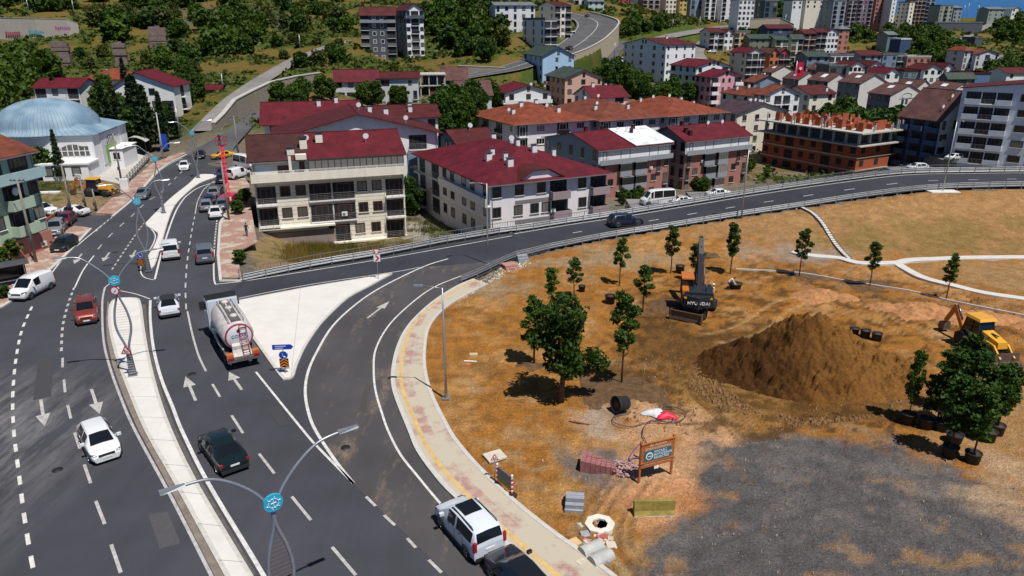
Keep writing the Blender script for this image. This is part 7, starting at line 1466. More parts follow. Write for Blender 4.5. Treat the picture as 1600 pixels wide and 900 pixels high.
p = P(1440,487); heap('rubble_heap', 'reddish broken earth beside the digging backhoe', 'soil heap', [(p.x,p.y,3.2,2.2,.9),(p.x-3,p.y+.8,1.8,1.3,.6),(p.x+3.2,p.y-.9,1.6,1.3,.6)], SOILO, 80, 60, 13, .6)
p = P(1520,508); heap('rubble_heap', 'reddish earth bank behind the yellow cab roof', 'soil heap', [(p.x+1,p.y+1.5,4.5,1.8,.8),(p.x+6,p.y-.5,2.6,1.6,.8)], SOILO, 80, 50, 17, .6)
for i, (px, py, r, h, l) in enumerate([(975,612,2.1,.30,'dark dug-over earth around the slender tree by the lying pot'),(1045,478,1.7,.30,'low brown earth ring left of the wheeled excavator'),(838,573,1.1,.16,'earth ring around the leftmost young tree'),(1004,490,1.0,.14,'earth ring around the young tree left of the excavator'),(1250,428,1.6,.16,'dark earth ring around the young tree below the drain steps'),(1360,445,1.5,.16,'dark earth ring around the young tree near the footpath fork'),(1208,545,1.0,.9,'dark clod lump in front of the mound'),(1100,398,1.1,.12,'shallow earth ring behind the excavator')]):
    p = P(px, py); heap('earth_ring', l, 'soil heap', [(p.x,p.y,r*1.25,r,h)], SOILD, 40, 40, 20+i, .25)
# stones and clods: nobody could count them
STN = mat('stones', (.44,.33,.22), .9, .3, 3); CLD = mat('clods', (.22,.12,.05), .95, .3, 3)
def pebbles(name, m, n, seed, smin, smax, poly, dens=None, kind='stuff', label=None, cat=None):
    rr = np.random.RandomState(seed); xs = [q[0] for q in poly]; ys = [q[1] for q in poly]; out = []
    pts = rr.rand(n*6, 2)*[max(xs)-min(xs), max(ys)-min(ys)]+[min(xs), min(ys)]; k = pip(pts[:, 0], pts[:, 1], poly); pts = pts[k][:n]
    t = np.array([tuple(P(a, b)) for a, b in pts]); z = Tz(t[:, 0], t[:, 1]); mb = MB()
    for (x, y, _), zz in zip(t, z):
        s = smin+(smax-smin)*rr.rand()**3; a = rr.rand()*6.28; ca, sa = math.cos(a)*s, math.sin(a)*s; h = s*(.5+.5*rr.rand()); u = .6+.5*rr.rand(4)
        mb.add([(x+ca*u[0],y+sa*u[0],zz-.05),(x-sa*u[1],y+ca*u[1],zz-.05),(x-ca*u[2],y-sa*u[2],zz-.05),(x+sa*u[3],y-ca*u[3],zz-.05),(x+ca*.5,y+sa*.5,zz+h),(x-sa*.4,y+ca*.4,zz+h*.8),(x-ca*.5,y-sa*.5,zz+h*.9)], [(0,1,5,4),(1,2,6,5),(2,3,6),(3,0,4,6),(4,5,6)])
    o = mb.build(name, m); tag(o, label, cat, None, kind); return o
PK2 = [(760,455),(705,480),(675,515),(668,560),(680,625),(705,675),(740,730),(805,783),(925,878),(1100,1000),(1600,1000),(1640,420),(1300,412),(1150,400),(1000,385),(880,410),(800,430)]
pebbles('stones', STN, 2200, 1, .02, .075, PK2, label='small pale stones scattered over the dirt', cat='stones'); pebbles('clods', CLD, 1500, 2, .03, .14, [(940,470),(1150,480),(1450,540),(1430,660),(1100,690),(920,640),(880,520)], label='brown clods round the mound', cat='clods')
pebbles('clods', CLD, 1500, 14, .04, .22, [(1085,575),(1120,600),(1180,640),(1260,655),(1380,648),(1430,625),(1420,600),(1380,650),(1250,668),(1130,640),(1070,600)], label='clods spilled round the foot of the mound', cat='clods')
pebbles('clods', CLD, 700, 4, .04, .16, [(1240,440),(1330,428),(1600,470),(1640,540),(1430,505),(1300,480)], label='reddish clods along the trench line', cat='clods')
pebbles('stones', mat('rubble_white', (.58,.54,.48), .9, .2, 3), 420, 7, .04, .16, [(760,432),(790,412),(825,405),(830,415),(800,425),(770,440),(715,472),(722,462)], label='pale rubble along the start of the rail', cat='rubble')
pebbles('stones', STN, 500, 8, .05, .18, [(1100,350),(1300,326),(1600,298),(1640,325),(1400,345),(1150,372)], label='stones on the crest of the bank', cat='stones')
# ---- information board
WOOD = mat('board_wood', (.40,.13,.035), .6, .2, 3); TEAL = mat('board_teal', (.01,.14,.20), .5, 0); LO = mat('lettering_cream', (.75,.62,.45), .6, 0)
a, b = P(998,755), P(1048,742); rz = math.atan2(b.y-a.y, b.x-a.x); w = (b-a).length; root = empty('notice_board', Vector((a.x,a.y,T1(a.x,a.y))), rz, 'wooden notice board with teal panel standing between rubble and bricks', 'notice board')
for x in (0, w): MB().box(x-.06,-.05,-.2,x+.06,.05,2.75).build('post', WOOD, root)
m = MB(); m.box(-.02,-.08,1.0,w+.02,-.051,2.55); bd = m.build('board', WOOD, root)
m = MB(); m.box(.2,-.1,1.42,w-.18,-.082,2.08); tp = m.build('teal_panel', TEAL, root)
m = MB(); m.box(-.03,-.12,1.3,w+.03,-.085,1.36); m.box(-.03,-.12,2.55,w+.03,-.04,2.62); m.build('frame', WOOD, root)
text('BU ALANIN', .22, LO, bd, (w*.5,-.09,2.42), (R(90),0,0)); text('ÇEVRE DÜZENLEMESİ', .17, LO, bd, (w*.5,-.09,2.2), (R(90),0,0), sx=1.05)
for k, t in enumerate(('KOCAELİ', 'BÜYÜKŞEHİR', 'BELEDİYESİ')): text(t, .2, LW, tp, (w*.38,-.105,1.95-k*.2), (R(90),0,0), align='LEFT')
text('TARAFINDAN YAPILMAKTADIR', .13, LO, bd, (w*.5,-.09,1.2), (R(90),0,0))
m = MB(); disc(m, (w*.24,-.11,1.75), .24, 20, 0, .008); disc(m, (w*.24,-.122,1.75), .17, 20, 1, .006); m.bar((w*.24,-.135,1.62),(w*.24,-.135,1.9),.04,.01); m.bar((w*.24-.13,-.135,1.75),(w*.24+.13,-.135,1.75),.04,.01); m.build('emblem', [LW, TEAL], tp)
MB().box(w*.42,-.09,.78,w*.56,-.06,.95).build('small_plate', SKW, root)
# ---- yellow jersey barrier
def jersey(label, px, py, rz, L=2.2):
    p = gz_at(px, py); root = empty('concrete_barrier', p, rz, label, 'concrete barrier'); prof = [(-.32,0),(-.32,.12),(-.18,.34),(-.11,.9),(.11,.9),(.18,.34),(.32,.12),(.32,0)]; k = len(prof); m = MB()
    m.add([(-L/2,y,z) for y, z in prof]+[(L/2,y,z) for y, z in prof], [tuple(range(k)), tuple(range(2*k-1,k-1,-1))]+[(i_,k+i_,k+(i_+1)%k,(i_+1)%k) for i_ in range(k)]); m.build('barrier_body', mat('barrier_yellow', (.25,.20,.045), .8, .35, 2.5), root)
    MB().box(-L/2-.003,-.331,.0,L/2+.003,-.18,.11).build('barrier_foot', M_CONC, root)
    for x in (-.7,.7): MB().box(x-.15,-.34,-.02,x+.15,-.325,.06).build('lifting_slot', DARK, root)
jersey('yellow concrete barrier below the notice board', 1021, 803, R(2))
# ---- kerb stones, pipes, paving stacks
KG = mat('kerb_grey', (.27,.29,.33), .85, .15, 3)
def stack(label, px, py, rz, rows, ln=1.0, m_=KG, name='kerb_stone', sz=(.3,.22), group=None):
    p = gz_at(px, py); root = empty(name+'_stack', p, rz, label, 'kerb stones', group)
    for i, (nx_, z) in enumerate(rows):
        for k in range(nx_): MB().box(-ln/2+.02*i, (k-nx_/2)*sz[0]+.01, z, ln/2+.02*i, (k-nx_/2+1)*sz[0]-.01, z+sz[1]).build(name, m_, root)
stack('grey kerb stone stack on the dirt beside the pavement', 897, 790, R(-6), [(5,0),(4,.23),(2,.46)], 1.0)
def pipes(label, px, py, rz):
    p = gz_at(px, py); root = empty('concrete_block_pair', p, rz, label, 'concrete blocks', None)
    for y in (-.42, .38): 
        m = MB(); q = [(.36*math.cos(t)*(1), .12+.33*math.sin(t)) for t in [math.pi*i/8 for i in range(9)]]; q = [(.36,0)]+q+[(-.36,0)]; k = len(q); m.add([(-.6,y+a_,z) for a_, z in q]+[(.6,y+a_,z) for a_, z in q], [tuple(range(k)), tuple(range(2*k-1,k-1,-1))]+[(i_,k+i_,k+(i_+1)%k,(i_+1)%k) for i_ in range(k)]); m.build('rounded_block', mat('pale_block', (.42,.42,.41), .85, .15, 3), root)
pipes('two rounded grey concrete blocks at the pavement edge', 931, 868, R(32))
stack('grey kerb stones lying where the slip road rail begins', 815, 408, R(20), [(5,0),(4,.23),(2,.46)], 1.2)
stack('reddish paving packs beside the start of the rail', 795, 418, R(25), [(6,0),(4,.2)], 1.4, mat('paver_pink', (.40,.20,.18), .85, .2, 3), 'paver', (.32,.18))
p = gz_at(937,823); root = empty('concrete_ring', p, 0, 'octagonal white concrete manhole ring lying by the pavement', 'concrete ring'); m = MB(); m.lathe([(.42,.0),(.8,.0),(.8,.22),(.42,.22),(.42,.0)], 8, smooth=False); m.build('ring', mat('ring_white', (.66,.62,.54), .85, .12, 3), root); MB().lathe([(.001,.12),(.41,.12)], 8).build('cover', mat('ring_cover', (.30,.28,.25), .9, .3, 4), root)
# rubble by the ring: pieces big enough to tell apart
rr = random.Random(9); RUBW = mat('rubble_block', (.52,.46,.38), .9, .2, 3); RUBR = mat('rubble_red', (.42,.10,.09), .9, .2, 3)
for i in range(26):
    px = 945+rr.gauss(0,13) if i < 20 else 905+rr.random()*20; py = 848+rr.gauss(0,12); q = gz_at(px, py); s = .08+rr.random()*.16
    m = MB(); m.box(-s*1.4,-s,-.02,s*1.4,s,s*.9); o = m.build('rubble_piece', RUBR if i % 8 == 3 else (RUBW if i % 3 else KG), None, q, (rr.random()*.4, rr.random()*.4, rr.random()*3)); tag(o, 'broken rubble piece beside the octagonal ring', 'rubble', 'rubble pieces beside the octagonal ring')
# paver pile
p = gz_at(938,733); root = empty('paver_pile', p, R(-12), 'stack of dusty red paving bricks sliding into a loose pile', 'paving bricks'); PVR = mat('paver_red', (.30,.12,.12), .85, .3, 5)
for i in range(7):
    for k in range(5-i//2): MB().box(-1.15+i*.3, -.55+k*.24, 0, -.87+i*.3, -.33+k*.24, .75-i*.03-rr.random()*.05).build('brick_pack', PVR, root)
m = MB()
for i in range(150):
    x = .8+rr.random()*1.5; y = -.7+rr.random()*1.3; z = max(0, .55-.33*(x-.8))*rr.random(); c_, s_ = math.cos(i), math.sin(i); e = .1; m.add([(x+u*c_*e-v*s_*e*.5, y+u*s_*e+v*c_*e*.5, z+h_) for h_ in (0,.07) for u, v in ((-1,-1),(1,-1),(1,1),(-1,1))], [(3,2,1,0),(4,5,6,7),(0,1,5,4),(1,2,6,5),(2,3,7,6),(3,0,4,7)])
tag(m.build('loose_bricks', mat('paver_dusty', (.40,.25,.24), .85, .3, 6), root), kind='stuff')
# ---- barrier with striped posts, small sign and slab
a, b = P(777,757), P(800,776); rz = math.atan2(b.y-a.y, b.x-a.x); w = (b-a).length; z0 = T1(a.x,a.y)
root = empty('site_barrier', Vector((a.x,a.y,max(z0,.05))), rz, 'dark mesh barrier between red and white striped posts', 'barrier')
for x in (0, w):
    m = MB()
    for k in range(8): m.lathe([(.06,.12+k*.14),(.06,.26+k*.14)], 10, (x,0,0), k % 2)
    m.lathe([(.001,1.24),(.07,1.24),(.07,1.36),(.001,1.42)], 10, (x,0,0), 1); m.build('striped_post', [SR, SKW], root)
    MB().lathe([(.3,0),(.3,.07),(.12,.13),(.001,.14)], 14, (x,0,0)).build('rubber_foot', TYRE, root)
MB().box(.08,-.03,.75,w-.08,.03,1.2).build('upper_panel', mat('panel_grey', (.10,.12,.15), .6, .2, 4), root); MB().box(.08,-.028,.34,w-.08,.028,.74).build('lower_panel', mat('panel_olive', (.13,.13,.03), .6, .2, 4), root); MB().box(.08,-.035,.24,w-.08,.035,.335).build('panel_sill', SO, root)
signpost('road_sign', 'small white triangular warning sign at the slab end of the striped barrier', P(773,752,.02), 10, [('tri', 2.6)], 2.6); bpy.data.objects['site_barrier'].name = 'site_barrier'
for o in bpy.data.objects:
    if o.get('label', '').startswith('small white triangular'): o.scale = (.6,)*3
p = P(773,714,.05); o = MB().box(-.6,-.5,0,.6,.5,.12).build('concrete_slab', mat('slab_pale', (.55,.50,.42), .85, .12, 2), None, p, (0,0,R(28))); tag(o, 'pale square concrete slab lying behind the striped barrier', 'concrete slab')
for lab, px, py, s, m_, r_ in (('pale tan block lying on the dirt beside the lone lamp', 740, 556, (.32,.2,.18), mat('block_tan', (.55,.40,.22), .9, .1), 5), ('white plank lying below the tan block', 735, 565, (.5,.07,.06), TRIM, -8), ('orange brick lying below the white plank', 731, 571, (.2,.14,.12), mat('brick_orange', (.5,.15,.06), .9, .1), 10), ('tan stone slab at the pavement edge by the rounded blocks', 896, 850, (.35,.28,.12), mat('block_tan2', (.6,.42,.22), .9, .1), 30), ('brown timber offcut on the dirt by the big tree', 905, 661, (.7,.06,.06), mat('plank', (.20,.09,.04), .9, .2), -20)):
    q = gz_at(px, py); tag(MB().box(-s[0],-s[1],0,s[0],s[1],s[2]).build('loose_block' if 'plank' not in lab and 'timber' not in lab else 'loose_plank', m_, None, q, (0,0,R(r_))), lab, 'block' if 'plank' not in lab and 'timber' not in lab else 'plank')
# ---- plant pots, hose, red sack
POTM = mat('pot_black', (.022,.024,.028), .7, .15, 3); POTS = mat('pot_soil', (.07,.045,.03), .95, .4, 4)
def pot(label, px, py, r=.42, h=.75, lying=None, group='black plant pots on the site', full=True, loc=None):
    p = loc or gz_at(px, py); root = empty('plant_pot', p, 0, label, 'plant pot', group)
    m = MB(); m.lathe([(.001,.0),(r*.86,0),(r*.97,h-.08),(r*1.05,h-.08),(r*1.05,h),(r*.95,h),(r*.9,h-.12)], 18); o = m.build('pot_wall', POTM, root)
    s = MB().lathe([(.001,h-.09),(r*.93,h-.1)], 18).build('pot_soil' if full else 'pot_inside', POTS if full else DARK, root)
    if lying is not None: root.rotation_euler = (R(82), 0, lying); root.location.z += r
    return root
pot('large grey-black pot lying on its side by the hose coil', 978, 640, .55, .95, lying=R(-60))
pot('black pot left of the excavator near the slender trees', 953, 474, .5, .85); pot('small black pot behind the leafy young tree', 909, 455, .35, .6); pot('black pot standing beside the pair of young trees', 1062, 425, .48, .85); pot('tilted black pot beside the bending worker', 1149, 450, .6, .6)
pot('black pot peeping over the mound, left of two', 1351, 527, .42, .7); pot('black pot peeping over the mound, right of two', 1369, 532, .42, .7); pot('black pot mostly hidden by the mound crest', 1334, 522, .40, .6); pot('black pot in the shade behind the big tree', 853, 542, .45, .4)
HOSE = mat('hose_dark', (.05,.05,.07), .6, 0); HOSP = mat('hose_violet', (.12,.06,.22), .6, 0)
def hose(label, pts, m_, r=.03, name='hose'):
    c = catmull(pts, 8); v = [gz_at(a_, b_)+Vector((0,0,.08)) for a_, b_ in c]; o = v[0]; mb = MB(); mb.tube([q-o for q in v], r, 6); tag(mb.build(name, m_, None, o), label, 'hose')
hose('dark hose looping from the lying pot around the red sack', [(985,646),(960,652),(960,662),(985,668),(1010,662),(1030,660),(1055,662),(1071,652),(1066,642),(1045,636),(1030,637),(1030,645),(1045,648),(1052,655),(1046,661),(1020,658),(1008,666),(1004,680),(1012,700),(1000,715),(990,712)], HOSE)
hose('violet hose coil beside the notice board', [(1004,690),(990,706),(983,717),(988,726),(1000,728),(1003,720),(992,717),(985,722),(994,730),(1004,727)], HOSP, .035)
def cloth(label, px, py, r, m_, seed, name='sack'):
    p = gz_at(px, py); n = 18; mb = MB(); v = []; rr_ = np.random.RandomState(seed)
    for j in range(7):
        for i in range(n): a_ = 6.283*i/n; k = j/6; q = r*(1-k)*(1+.35*math.sin(a_*3+seed)+.12*rr_.rand()); v.append((q*1.4*math.cos(a_), q*math.sin(a_), .28*k**.6+.05*rr_.rand()*(j > 0)-(.03 if j == 0 else 0)))
    mb.add(v, [(j*n+i, j*n+(i+1) % n, (j+1)*n+(i+1) % n, (j+1)*n+i) for j in range(6) for i in range(n)], 0, True); tag(mb.build(name, m_, None, p), label, 'sack')
cloth('bright red plastic sack inside the hose loop', 1041, 650, .42, mat('sack_red', (.70,.02,.06), .5, .15, 5), 3); cloth('crumpled white plastic sheet next to the red sack', 1022, 646, .48, mat('sack_white', (.62,.62,.66), .5, .2, 5), 5)
MB_ = MB(); q = gz_at(1003,606); MB_.tube([(0,0,0),(.15,.1,1.9)], .02, 5); tag(MB_.build('stake', mat('stake_wood', (.3,.2,.12), .8, 0), None, q), 'thin leaning stake in the dug-over earth', 'stake')
# ---- drain steps down the bank
pts = catmull([(1253,324,2.05),(1262,330,1.9),(1270,338,1.6),(1284,352,1.15),(1298,371,.65),(1312,389,.3),(1327,404,.12)], 6); w_ = [P(a_, b_, z_) for a_, b_, z_ in pts]; w_ = [Vector((v.x, v.y, T1(v.x, v.y)+.12)) for v in w_]; o0 = w_[0]; root = empty('drain_channel', o0, 0, 'stepped concrete drain channel running down the bank', 'drain channel')
L_ = []; R_ = []
for i_, v in enumerate(w_): d = w_[min(i_+1, len(w_)-1)]-w_[max(i_-1, 0)]; d.z = 0; d.normalize(); nn = Vector((-d.y, d.x, 0))*.26; L_.append(v+nn-o0); R_.append(v-nn-o0)
for S in (L_, R_):
    m = MB(); 
    for a_, b_ in zip(S, S[1:]): m.bar(a_, b_, .07, .16)
    m.build('channel_side', GALD, root)
m = MB()
for i_ in range(len(w_)-1): a_ = (L_[i_]+R_[i_])/2; b_ = (L_[i_+1]+R_[i_+1])/2; m.bar(a_, b_-(b_-a_)*.35, .42, .12)
m.build('channel_steps', M_CONC, root); tag(flat('channel_apron', [(1240,325),(1255,322),(1262,330),(1246,330)], 2.15, M_CONC), kind='structure')
# ================================================ PEOPLE
SKIN = mat('skin', (.35,.19,.12), .6, .05, 6)
def person(label, p, rz, pose, shirt, trousers, hat=None, hair=(.02,.015,.012), s=1.0):
    bend = pose == 'bend'; walk = pose == 'walk'
    root = empty('person', p, rz, label, 'person'); J = {}
    hip = Vector((0,0,.92)) if not bend else Vector((-.12,0,.88)); up = Vector((.02,0,1)) if not bend else Vector((.78,0,.62)); up.normalize()
    ch = hip+up*.34; nk = hip+up*.54; hd = nk+(up*.14+Vector((.04,0,0))); top = nk+up*.26+Vector((.03,0,0))
    V = [hip, hip+up*.17, ch, nk, hd, top]; E = [(0,1),(1,2),(2,3),(3,4),(4,5)]; RD_ = [(.15,.12),(.135,.105),(.165,.115),(.06,.06),(.095,.085),(.055,.055)]
    def chain(fr_, pts_, rs):
        last = fr_
        for q_, r_ in zip(pts_, rs): V.append(q_); RD_.append((r_, r_)); E.append((last, len(V)-1)); last = len(V)-1
        return last
    for sy in (1, -1):
        st = (.22*sy if walk else .03*sy)
        chain(0, [hip+Vector((0,.1*sy,-.06)), Vector((hip.x*.4+st*.5+(.06 if bend else .02),.11*sy,.48)), Vector((st-.02,.11*sy,.09)), Vector((st+.12,.12*sy,.045))], [.095,.062,.042,.04])
        sh = ch+up*.12+Vector((0,.17*sy,0)); el_ = sh+(Vector((.12,.05*sy,-.27)) if bend else Vector((.02+(-.12*sy if walk else 0),.06*sy,-.28))); wr_ = el_+(Vector((.16,-.02*sy,-.2)) if bend else Vector((.08 if not walk else .04-.14*sy,0,-.24)))
        h_ = chain(2, [sh, el_, wr_], [.062,.042,.028]); dn = (wr_-el_).normalized(); pm_ = wr_+dn*.08; V.append(pm_); RD_.append((.036,.02)); E.append((h_, len(V)-1)); ph = len(V)-1
        for k in range(4): chain(ph, [pm_+dn*.035+Vector((.018*(k-1.5),0,0)), pm_+dn*(.06+.01*(1.5-abs(k-1.5)))+Vector((.02*(k-1.5)+.01,0,0))], [.009,.008])
        chain(h_, [wr_+dn*.035+Vector((.035,0,0)), wr_+dn*.065+Vector((.05,0,0))], [.01,.009])
    me_ = bpy.data.meshes.new('body'); me_.from_pydata([tuple(v*s) for v in V], E, []); t = bpy.data.objects.new('body', me_); COL.objects.link(t); md = t.modifiers.new('s', 'SKIN'); 
    for i_, r_ in enumerate(RD_): me_.skin_vertices[0].data[i_].radius = (r_[0]*s, r_[1]*s)
    me_.skin_vertices[0].data[0].use_root = True; t.modifiers.new('d', 'SUBSURF').levels = 2; dg = bpy.context.evaluated_depsgraph_get(); m2 = bpy.data.meshes.new_from_object(t.evaluated_get(dg)); bpy.data.objects.remove(t); m2.name = 'body'
    m2.materials.clear()
    for mm_ in (SKIN, shirt, trousers, PLAST, mat('hair', hair, .8, .1, 8)): m2.materials.append(mm_)
    for f in m2.polygons:
        c_ = f.center/s; f.use_smooth = True; rel_ = (c_-nk).dot(up)
        if c_.z < .1: f.material_index = 3
        elif c_.z < hip.z-.02 and abs(c_.x) < .4 and (c_-hip).dot(up) < .02 and abs(c_.y) < .2: f.material_index = 2
        elif rel_ > .16 or (rel_ > .08 and (c_-hd).x < -.02): f.material_index = 4
        elif rel_ > .0: f.material_index = 0
        elif abs(c_.y) > .2 and (c_-ch).dot(up) < -.12: f.material_index = 0
        else: f.material_index = 1
    b_ = put('body', m2, root)
    m = MB(); f_ = hd+Vector((.09,0,.01)); m.lathe([(.001,-.03),(.018,-.01),(.012,.03)], 6, tuple((f_)*s)); m.build('nose', SKIN, root)
    for sy in (1,-1): MB().lathe([(.001,-.008),(.009,0),(.001,.008)], 6, tuple((hd+Vector((.078,.03*sy,.03)))*s)).build('eye', PLAST, root); MB().lathe([(.001,-.03),(.016,0),(.001,.03)], 6, tuple((hd+Vector((0,.088*sy,.0)))*s)).build('ear', SKIN, root)
    if hat: m = MB(); c_ = (hd+up*.05)*s; m.lathe([(.13*s,-.0),(.125*s,.02),(.115*s,.07),(.07*s,.13),(.001,.145)], 14, tuple(c_)); m.build('helmet', hat, root)
    return root
CL = lambda n, c: mat('cloth_'+n, c, .9, .15, 8)
person('worker in white shirt and dark trousers bending over the tilted pot', gz_at(1139,452), R(-10), 'bend', CL('white', (.62,.60,.58)), CL('dark', (.03,.03,.04)))
person('worker in dark clothes and white cap standing beside the excavator arm', gz_at(1113,470), R(180), 'stand', CL('white2', (.55,.5,.48)), CL('dark', (.03,.03,.04)), hat=mat('cap_white', (.7,.7,.7), .6, 0))
person('worker with blue helmet and white sleeves in front of the potted trees', gz_at(1466,662), R(200), 'stand', CL('white', (.62,.60,.58)), CL('dark', (.03,.03,.04)), hat=mat('helmet_blue', (.05,.30,.50), .4, 0))
person('pedestrian in dark clothes walking on the right pavement', P(386,369,.13), R(95), 'walk', CL('black', (.02,.02,.025)), CL('dark', (.03,.03,.04)))
person('man in pale shirt standing by the foot of the red boom', P(362,323,.13), R(180), 'stand', CL('white', (.62,.60,.58)), CL('dark', (.03,.03,.04)))
# ---- red lifting boom
RDM = paint('crane_red', (.55,.02,.05)); p = P(358,318,.1); root = empty('lifting_boom', p, 0, 'tall red lifting boom with cage raised over the roadside queue', 'lifting platform')
MB().box(-.9,-1.6,.5,.9,1.6,1.3).build('truck_bed', RDM, root); 
for sx in (-1, 1):
    for y in (-1.0, 1.0): MB().lathe([(.001,-.12),(.42,-.12),(.42,.12),(.001,.12)], 14, (sx*.8,y,.42), axis='x').build('wheel', TYRE, root)
m = MB(); base_ = Vector((-.1,.3,1.3)); tp_ = PY(346,226,113)-p; 
for dx, dy in ((-.22,-.22),(.22,-.22),(.22,.22),(-.22,.22)): m.bar(base_+Vector((dx,dy,0)), tp_+Vector((dx*.6,dy*.6,0)), .09)
for k in range(14):
    a_ = base_.lerp(tp_, k/14); b_ = base_.lerp(tp_, (k+1)/14); s_ = 1 if k % 2 else -1; m.bar(a_+Vector((-.2*s_,-.2,0)), b_+Vector((.2*s_,-.2,0)), .06); m.bar(a_+Vector((.2,-.2*s_,0)), b_+Vector((.2,.2*s_,0)), .06)
m.build('boom_lattice', RDM, root); c_ = tp_; m = MB()
for dx in (-.7, .7):
    for dy in (-.5, .5): m.bar(c_+Vector((dx,dy,0)), c_+Vector((dx,dy,1.2)), .06)
for z in (0, .6, 1.2):
    for a_, b_ in (((-.7,-.5),(.7,-.5)),((.7,-.5),(.7,.5)),((.7,.5),(-.7,.5)),((-.7,.5),(-.7,-.5))): m.bar(c_+Vector((*a_,z)), c_+Vector((*b_,z)), .06)
m.build('work_cage', RDM, root); MB().box(c_.x-.7,c_.y-.5,c_.z-.06,c_.x+.7,c_.y+.5,c_.z).build('cage_floor', GALD, root)
person('worker standing in the cage of the red boom', p+c_+Vector((-.2,0,.01)), R(-90), 'stand', CL('dark', (.03,.03,.04)), CL('dark', (.03,.03,.04)), hat=mat('helmet_blue', (.05,.30,.50), .4, 0))
# ---- bits by the left forecourt
p = P(170,272,0); root = empty('sloping_yard_fence', P(197,290,0), 0, 'row of grey concrete fence posts along the mosque yard', 'fence')
f0, f1 = P(196,289), P(233,248); o0 = P(197,290)
for k in range(11): q = f0.lerp(f1, k/10)-o0; MB().box(q.x-.12,q.y-.12,0,q.x+.12,q.y+.12,1.3).build('fence_post', CONC, root)
m = MB()
for z in (.35,.75,1.15): m.bar(f0-o0+Vector((0,0,z)), f1-o0+Vector((0,0,z)), .05)
m.bar(f0-o0+Vector((0,0,.1)), f1-o0+Vector((0,0,.1)), .25, .2); m.build('fence_rail', GALD, root)
slab('mosque_yard', [(132,275),(196,290),(234,246),(205,238),(150,262)], mat('yard_paving', (.46,.44,.41), .85, .12, .8), .06)
o = MB().box(-.6,-.35,0,.6,.35,1.7).build('utility_cabinet', TRIM, None, P(196,296,.1), (0,0,R(15))); tag(o, 'white utility cabinet at the corner of the mosque yard', 'cabinet')
o = empty('banner', P(254,246,.1), R(15), 'tall blue roadside banner near the mosque yard', 'banner'); MB().box(-.06,-.06,0,.06,.06,4.6).build('pole', GALV, o); MB().box(.1,-.03,1.6,1.3,.03,4.5).build('banner_cloth', SB, o)
p = P(160,264,0); root = empty('bus_shelter', P(18,446,.13), R(42), 'dark curved-roof bus shelter at the left kerb', 'bus shelter')
for x in (-1.4, 1.4): 
    for y in (-.5,.6): MB().box(x-.05,y-.05,0,x+.05,y+.05,2.2).build('post', DKM, root)
m = MB(); n = 7
for i_ in range(n): 
    a0 = -.9+1.9*i_/n; a1 = -.9+1.9*(i_+1)/n; z = lambda t_: 2.5-.35*t_*t_; slabq(m, [(-1.8,a0,z(a0)),(1.8,a0,z(a0)),(1.8,a1,z(a1)),(-1.8,a1,z(a1))], .06)
m.build('roof', mat('shelter_roof', (.06,.06,.07), .4, .1, 3), root); MB().box(-1.4,.57,.4,1.4,.6,2.0).build('back_glass', GLASS, root); MB().box(-1.2,.1,.42,1.2,.45,.5).build('bench', TRIM, root)
p = P(218,247,0); root = empty('canopy', P(216,240,0), R(10), 'small arched grey canopy beside the mosque', 'canopy')
for x in (-1.6,1.6): MB().box(x-.05,-.05,0,x+.05,.05,2.6).build('post', GALD, root)
m = MB()
for i_ in range(8): a0 = -2.2+4.4*i_/8; a1 = -2.2+4.4*(i_+1)/8; z = lambda t_: 3.5-.2*t_*t_; slabq(m, [(a0,-1.4,z(a0)),(a1,-1.4,z(a1)),(a1,1.4,z(a1)),(a0,1.4,z(a0))], .06)
m.build('roof', CONC, root)
o = MB().box(-1.7,-.5,0,1.7,.5,.35).build('pallet_stack', TRIM, None, P(76,303,0), (0,0,R(8))); tag(o, 'white sheets stacked on the grass lot below the mosque', 'sheet stack')
wallrun('garden_wall', 'low orange-brown wall behind the parked silver estate', [(*P(55,376)[:2],-.3,1.1),(*P(75,356)[:2],-.3,1.1),(*P(88,346)[:2],-.3,1.1)], BRICK, .2)
wallrun('garden_wall', 'low white wall in front of the mosque yard trees', [(*P(44,281)[:2],-.3,1.2),(*P(90,280)[:2],-.3,1.2),(*P(128,284)[:2],-.3,1.2)], WHITE, .2)
# ================================================ VEGETATION
def leafmat(name, c, trans=.25):
    m = newmat(name); n = m.node_tree; L = n.links; b = n.nodes['Principled BSDF']; b.inputs['Roughness'].default_value = .6; b.inputs['Specular IOR Level'].default_value = .25
    o = n.nodes.new('ShaderNodeObjectInfo'); g = n.nodes.new('ShaderNodeTexCoord'); t = n.nodes.new('ShaderNodeTexNoise'); t.inputs['Scale'].default_value = 1.1; t.inputs['Detail'].default_value = 4; L.new(g.outputs['Object'], t.inputs['Vector'])
    a = n.nodes.new('ShaderNodeMath'); a.operation = 'MULTIPLY_ADD'; a.inputs[1].default_value = .55; L.new(o.outputs['Random'], a.inputs[0]); L.new(t.outputs[0], a.inputs[2])
    r = n.nodes.new('ShaderNodeValToRGB'); e = r.color_ramp.elements; e[0].position = .35; e[0].color = (c[0]*.55, c[1]*.62, c[2]*.7, 1); e[1].position = 1.05 if False else 1.0; e[1].color = (c[0]*1.7, c[1]*1.4, c[2]*1.1, 1); L.new(a.outputs[0], r.inputs[0]); L.new(r.outputs[0], b.inputs['Base Color'])
    tr = n.nodes.new('ShaderNodeBsdfTranslucent'); L.new(r.outputs[0], tr.inputs[0]); mx = n.nodes.new('ShaderNodeMixShader'); mx.inputs[0].default_value = trans; L.new(b.outputs[0], mx.inputs[1]); L.new(tr.outputs[0], mx.inputs[2]); L.new(mx.outputs[0], n.nodes['Material Output'].inputs[0]); return m
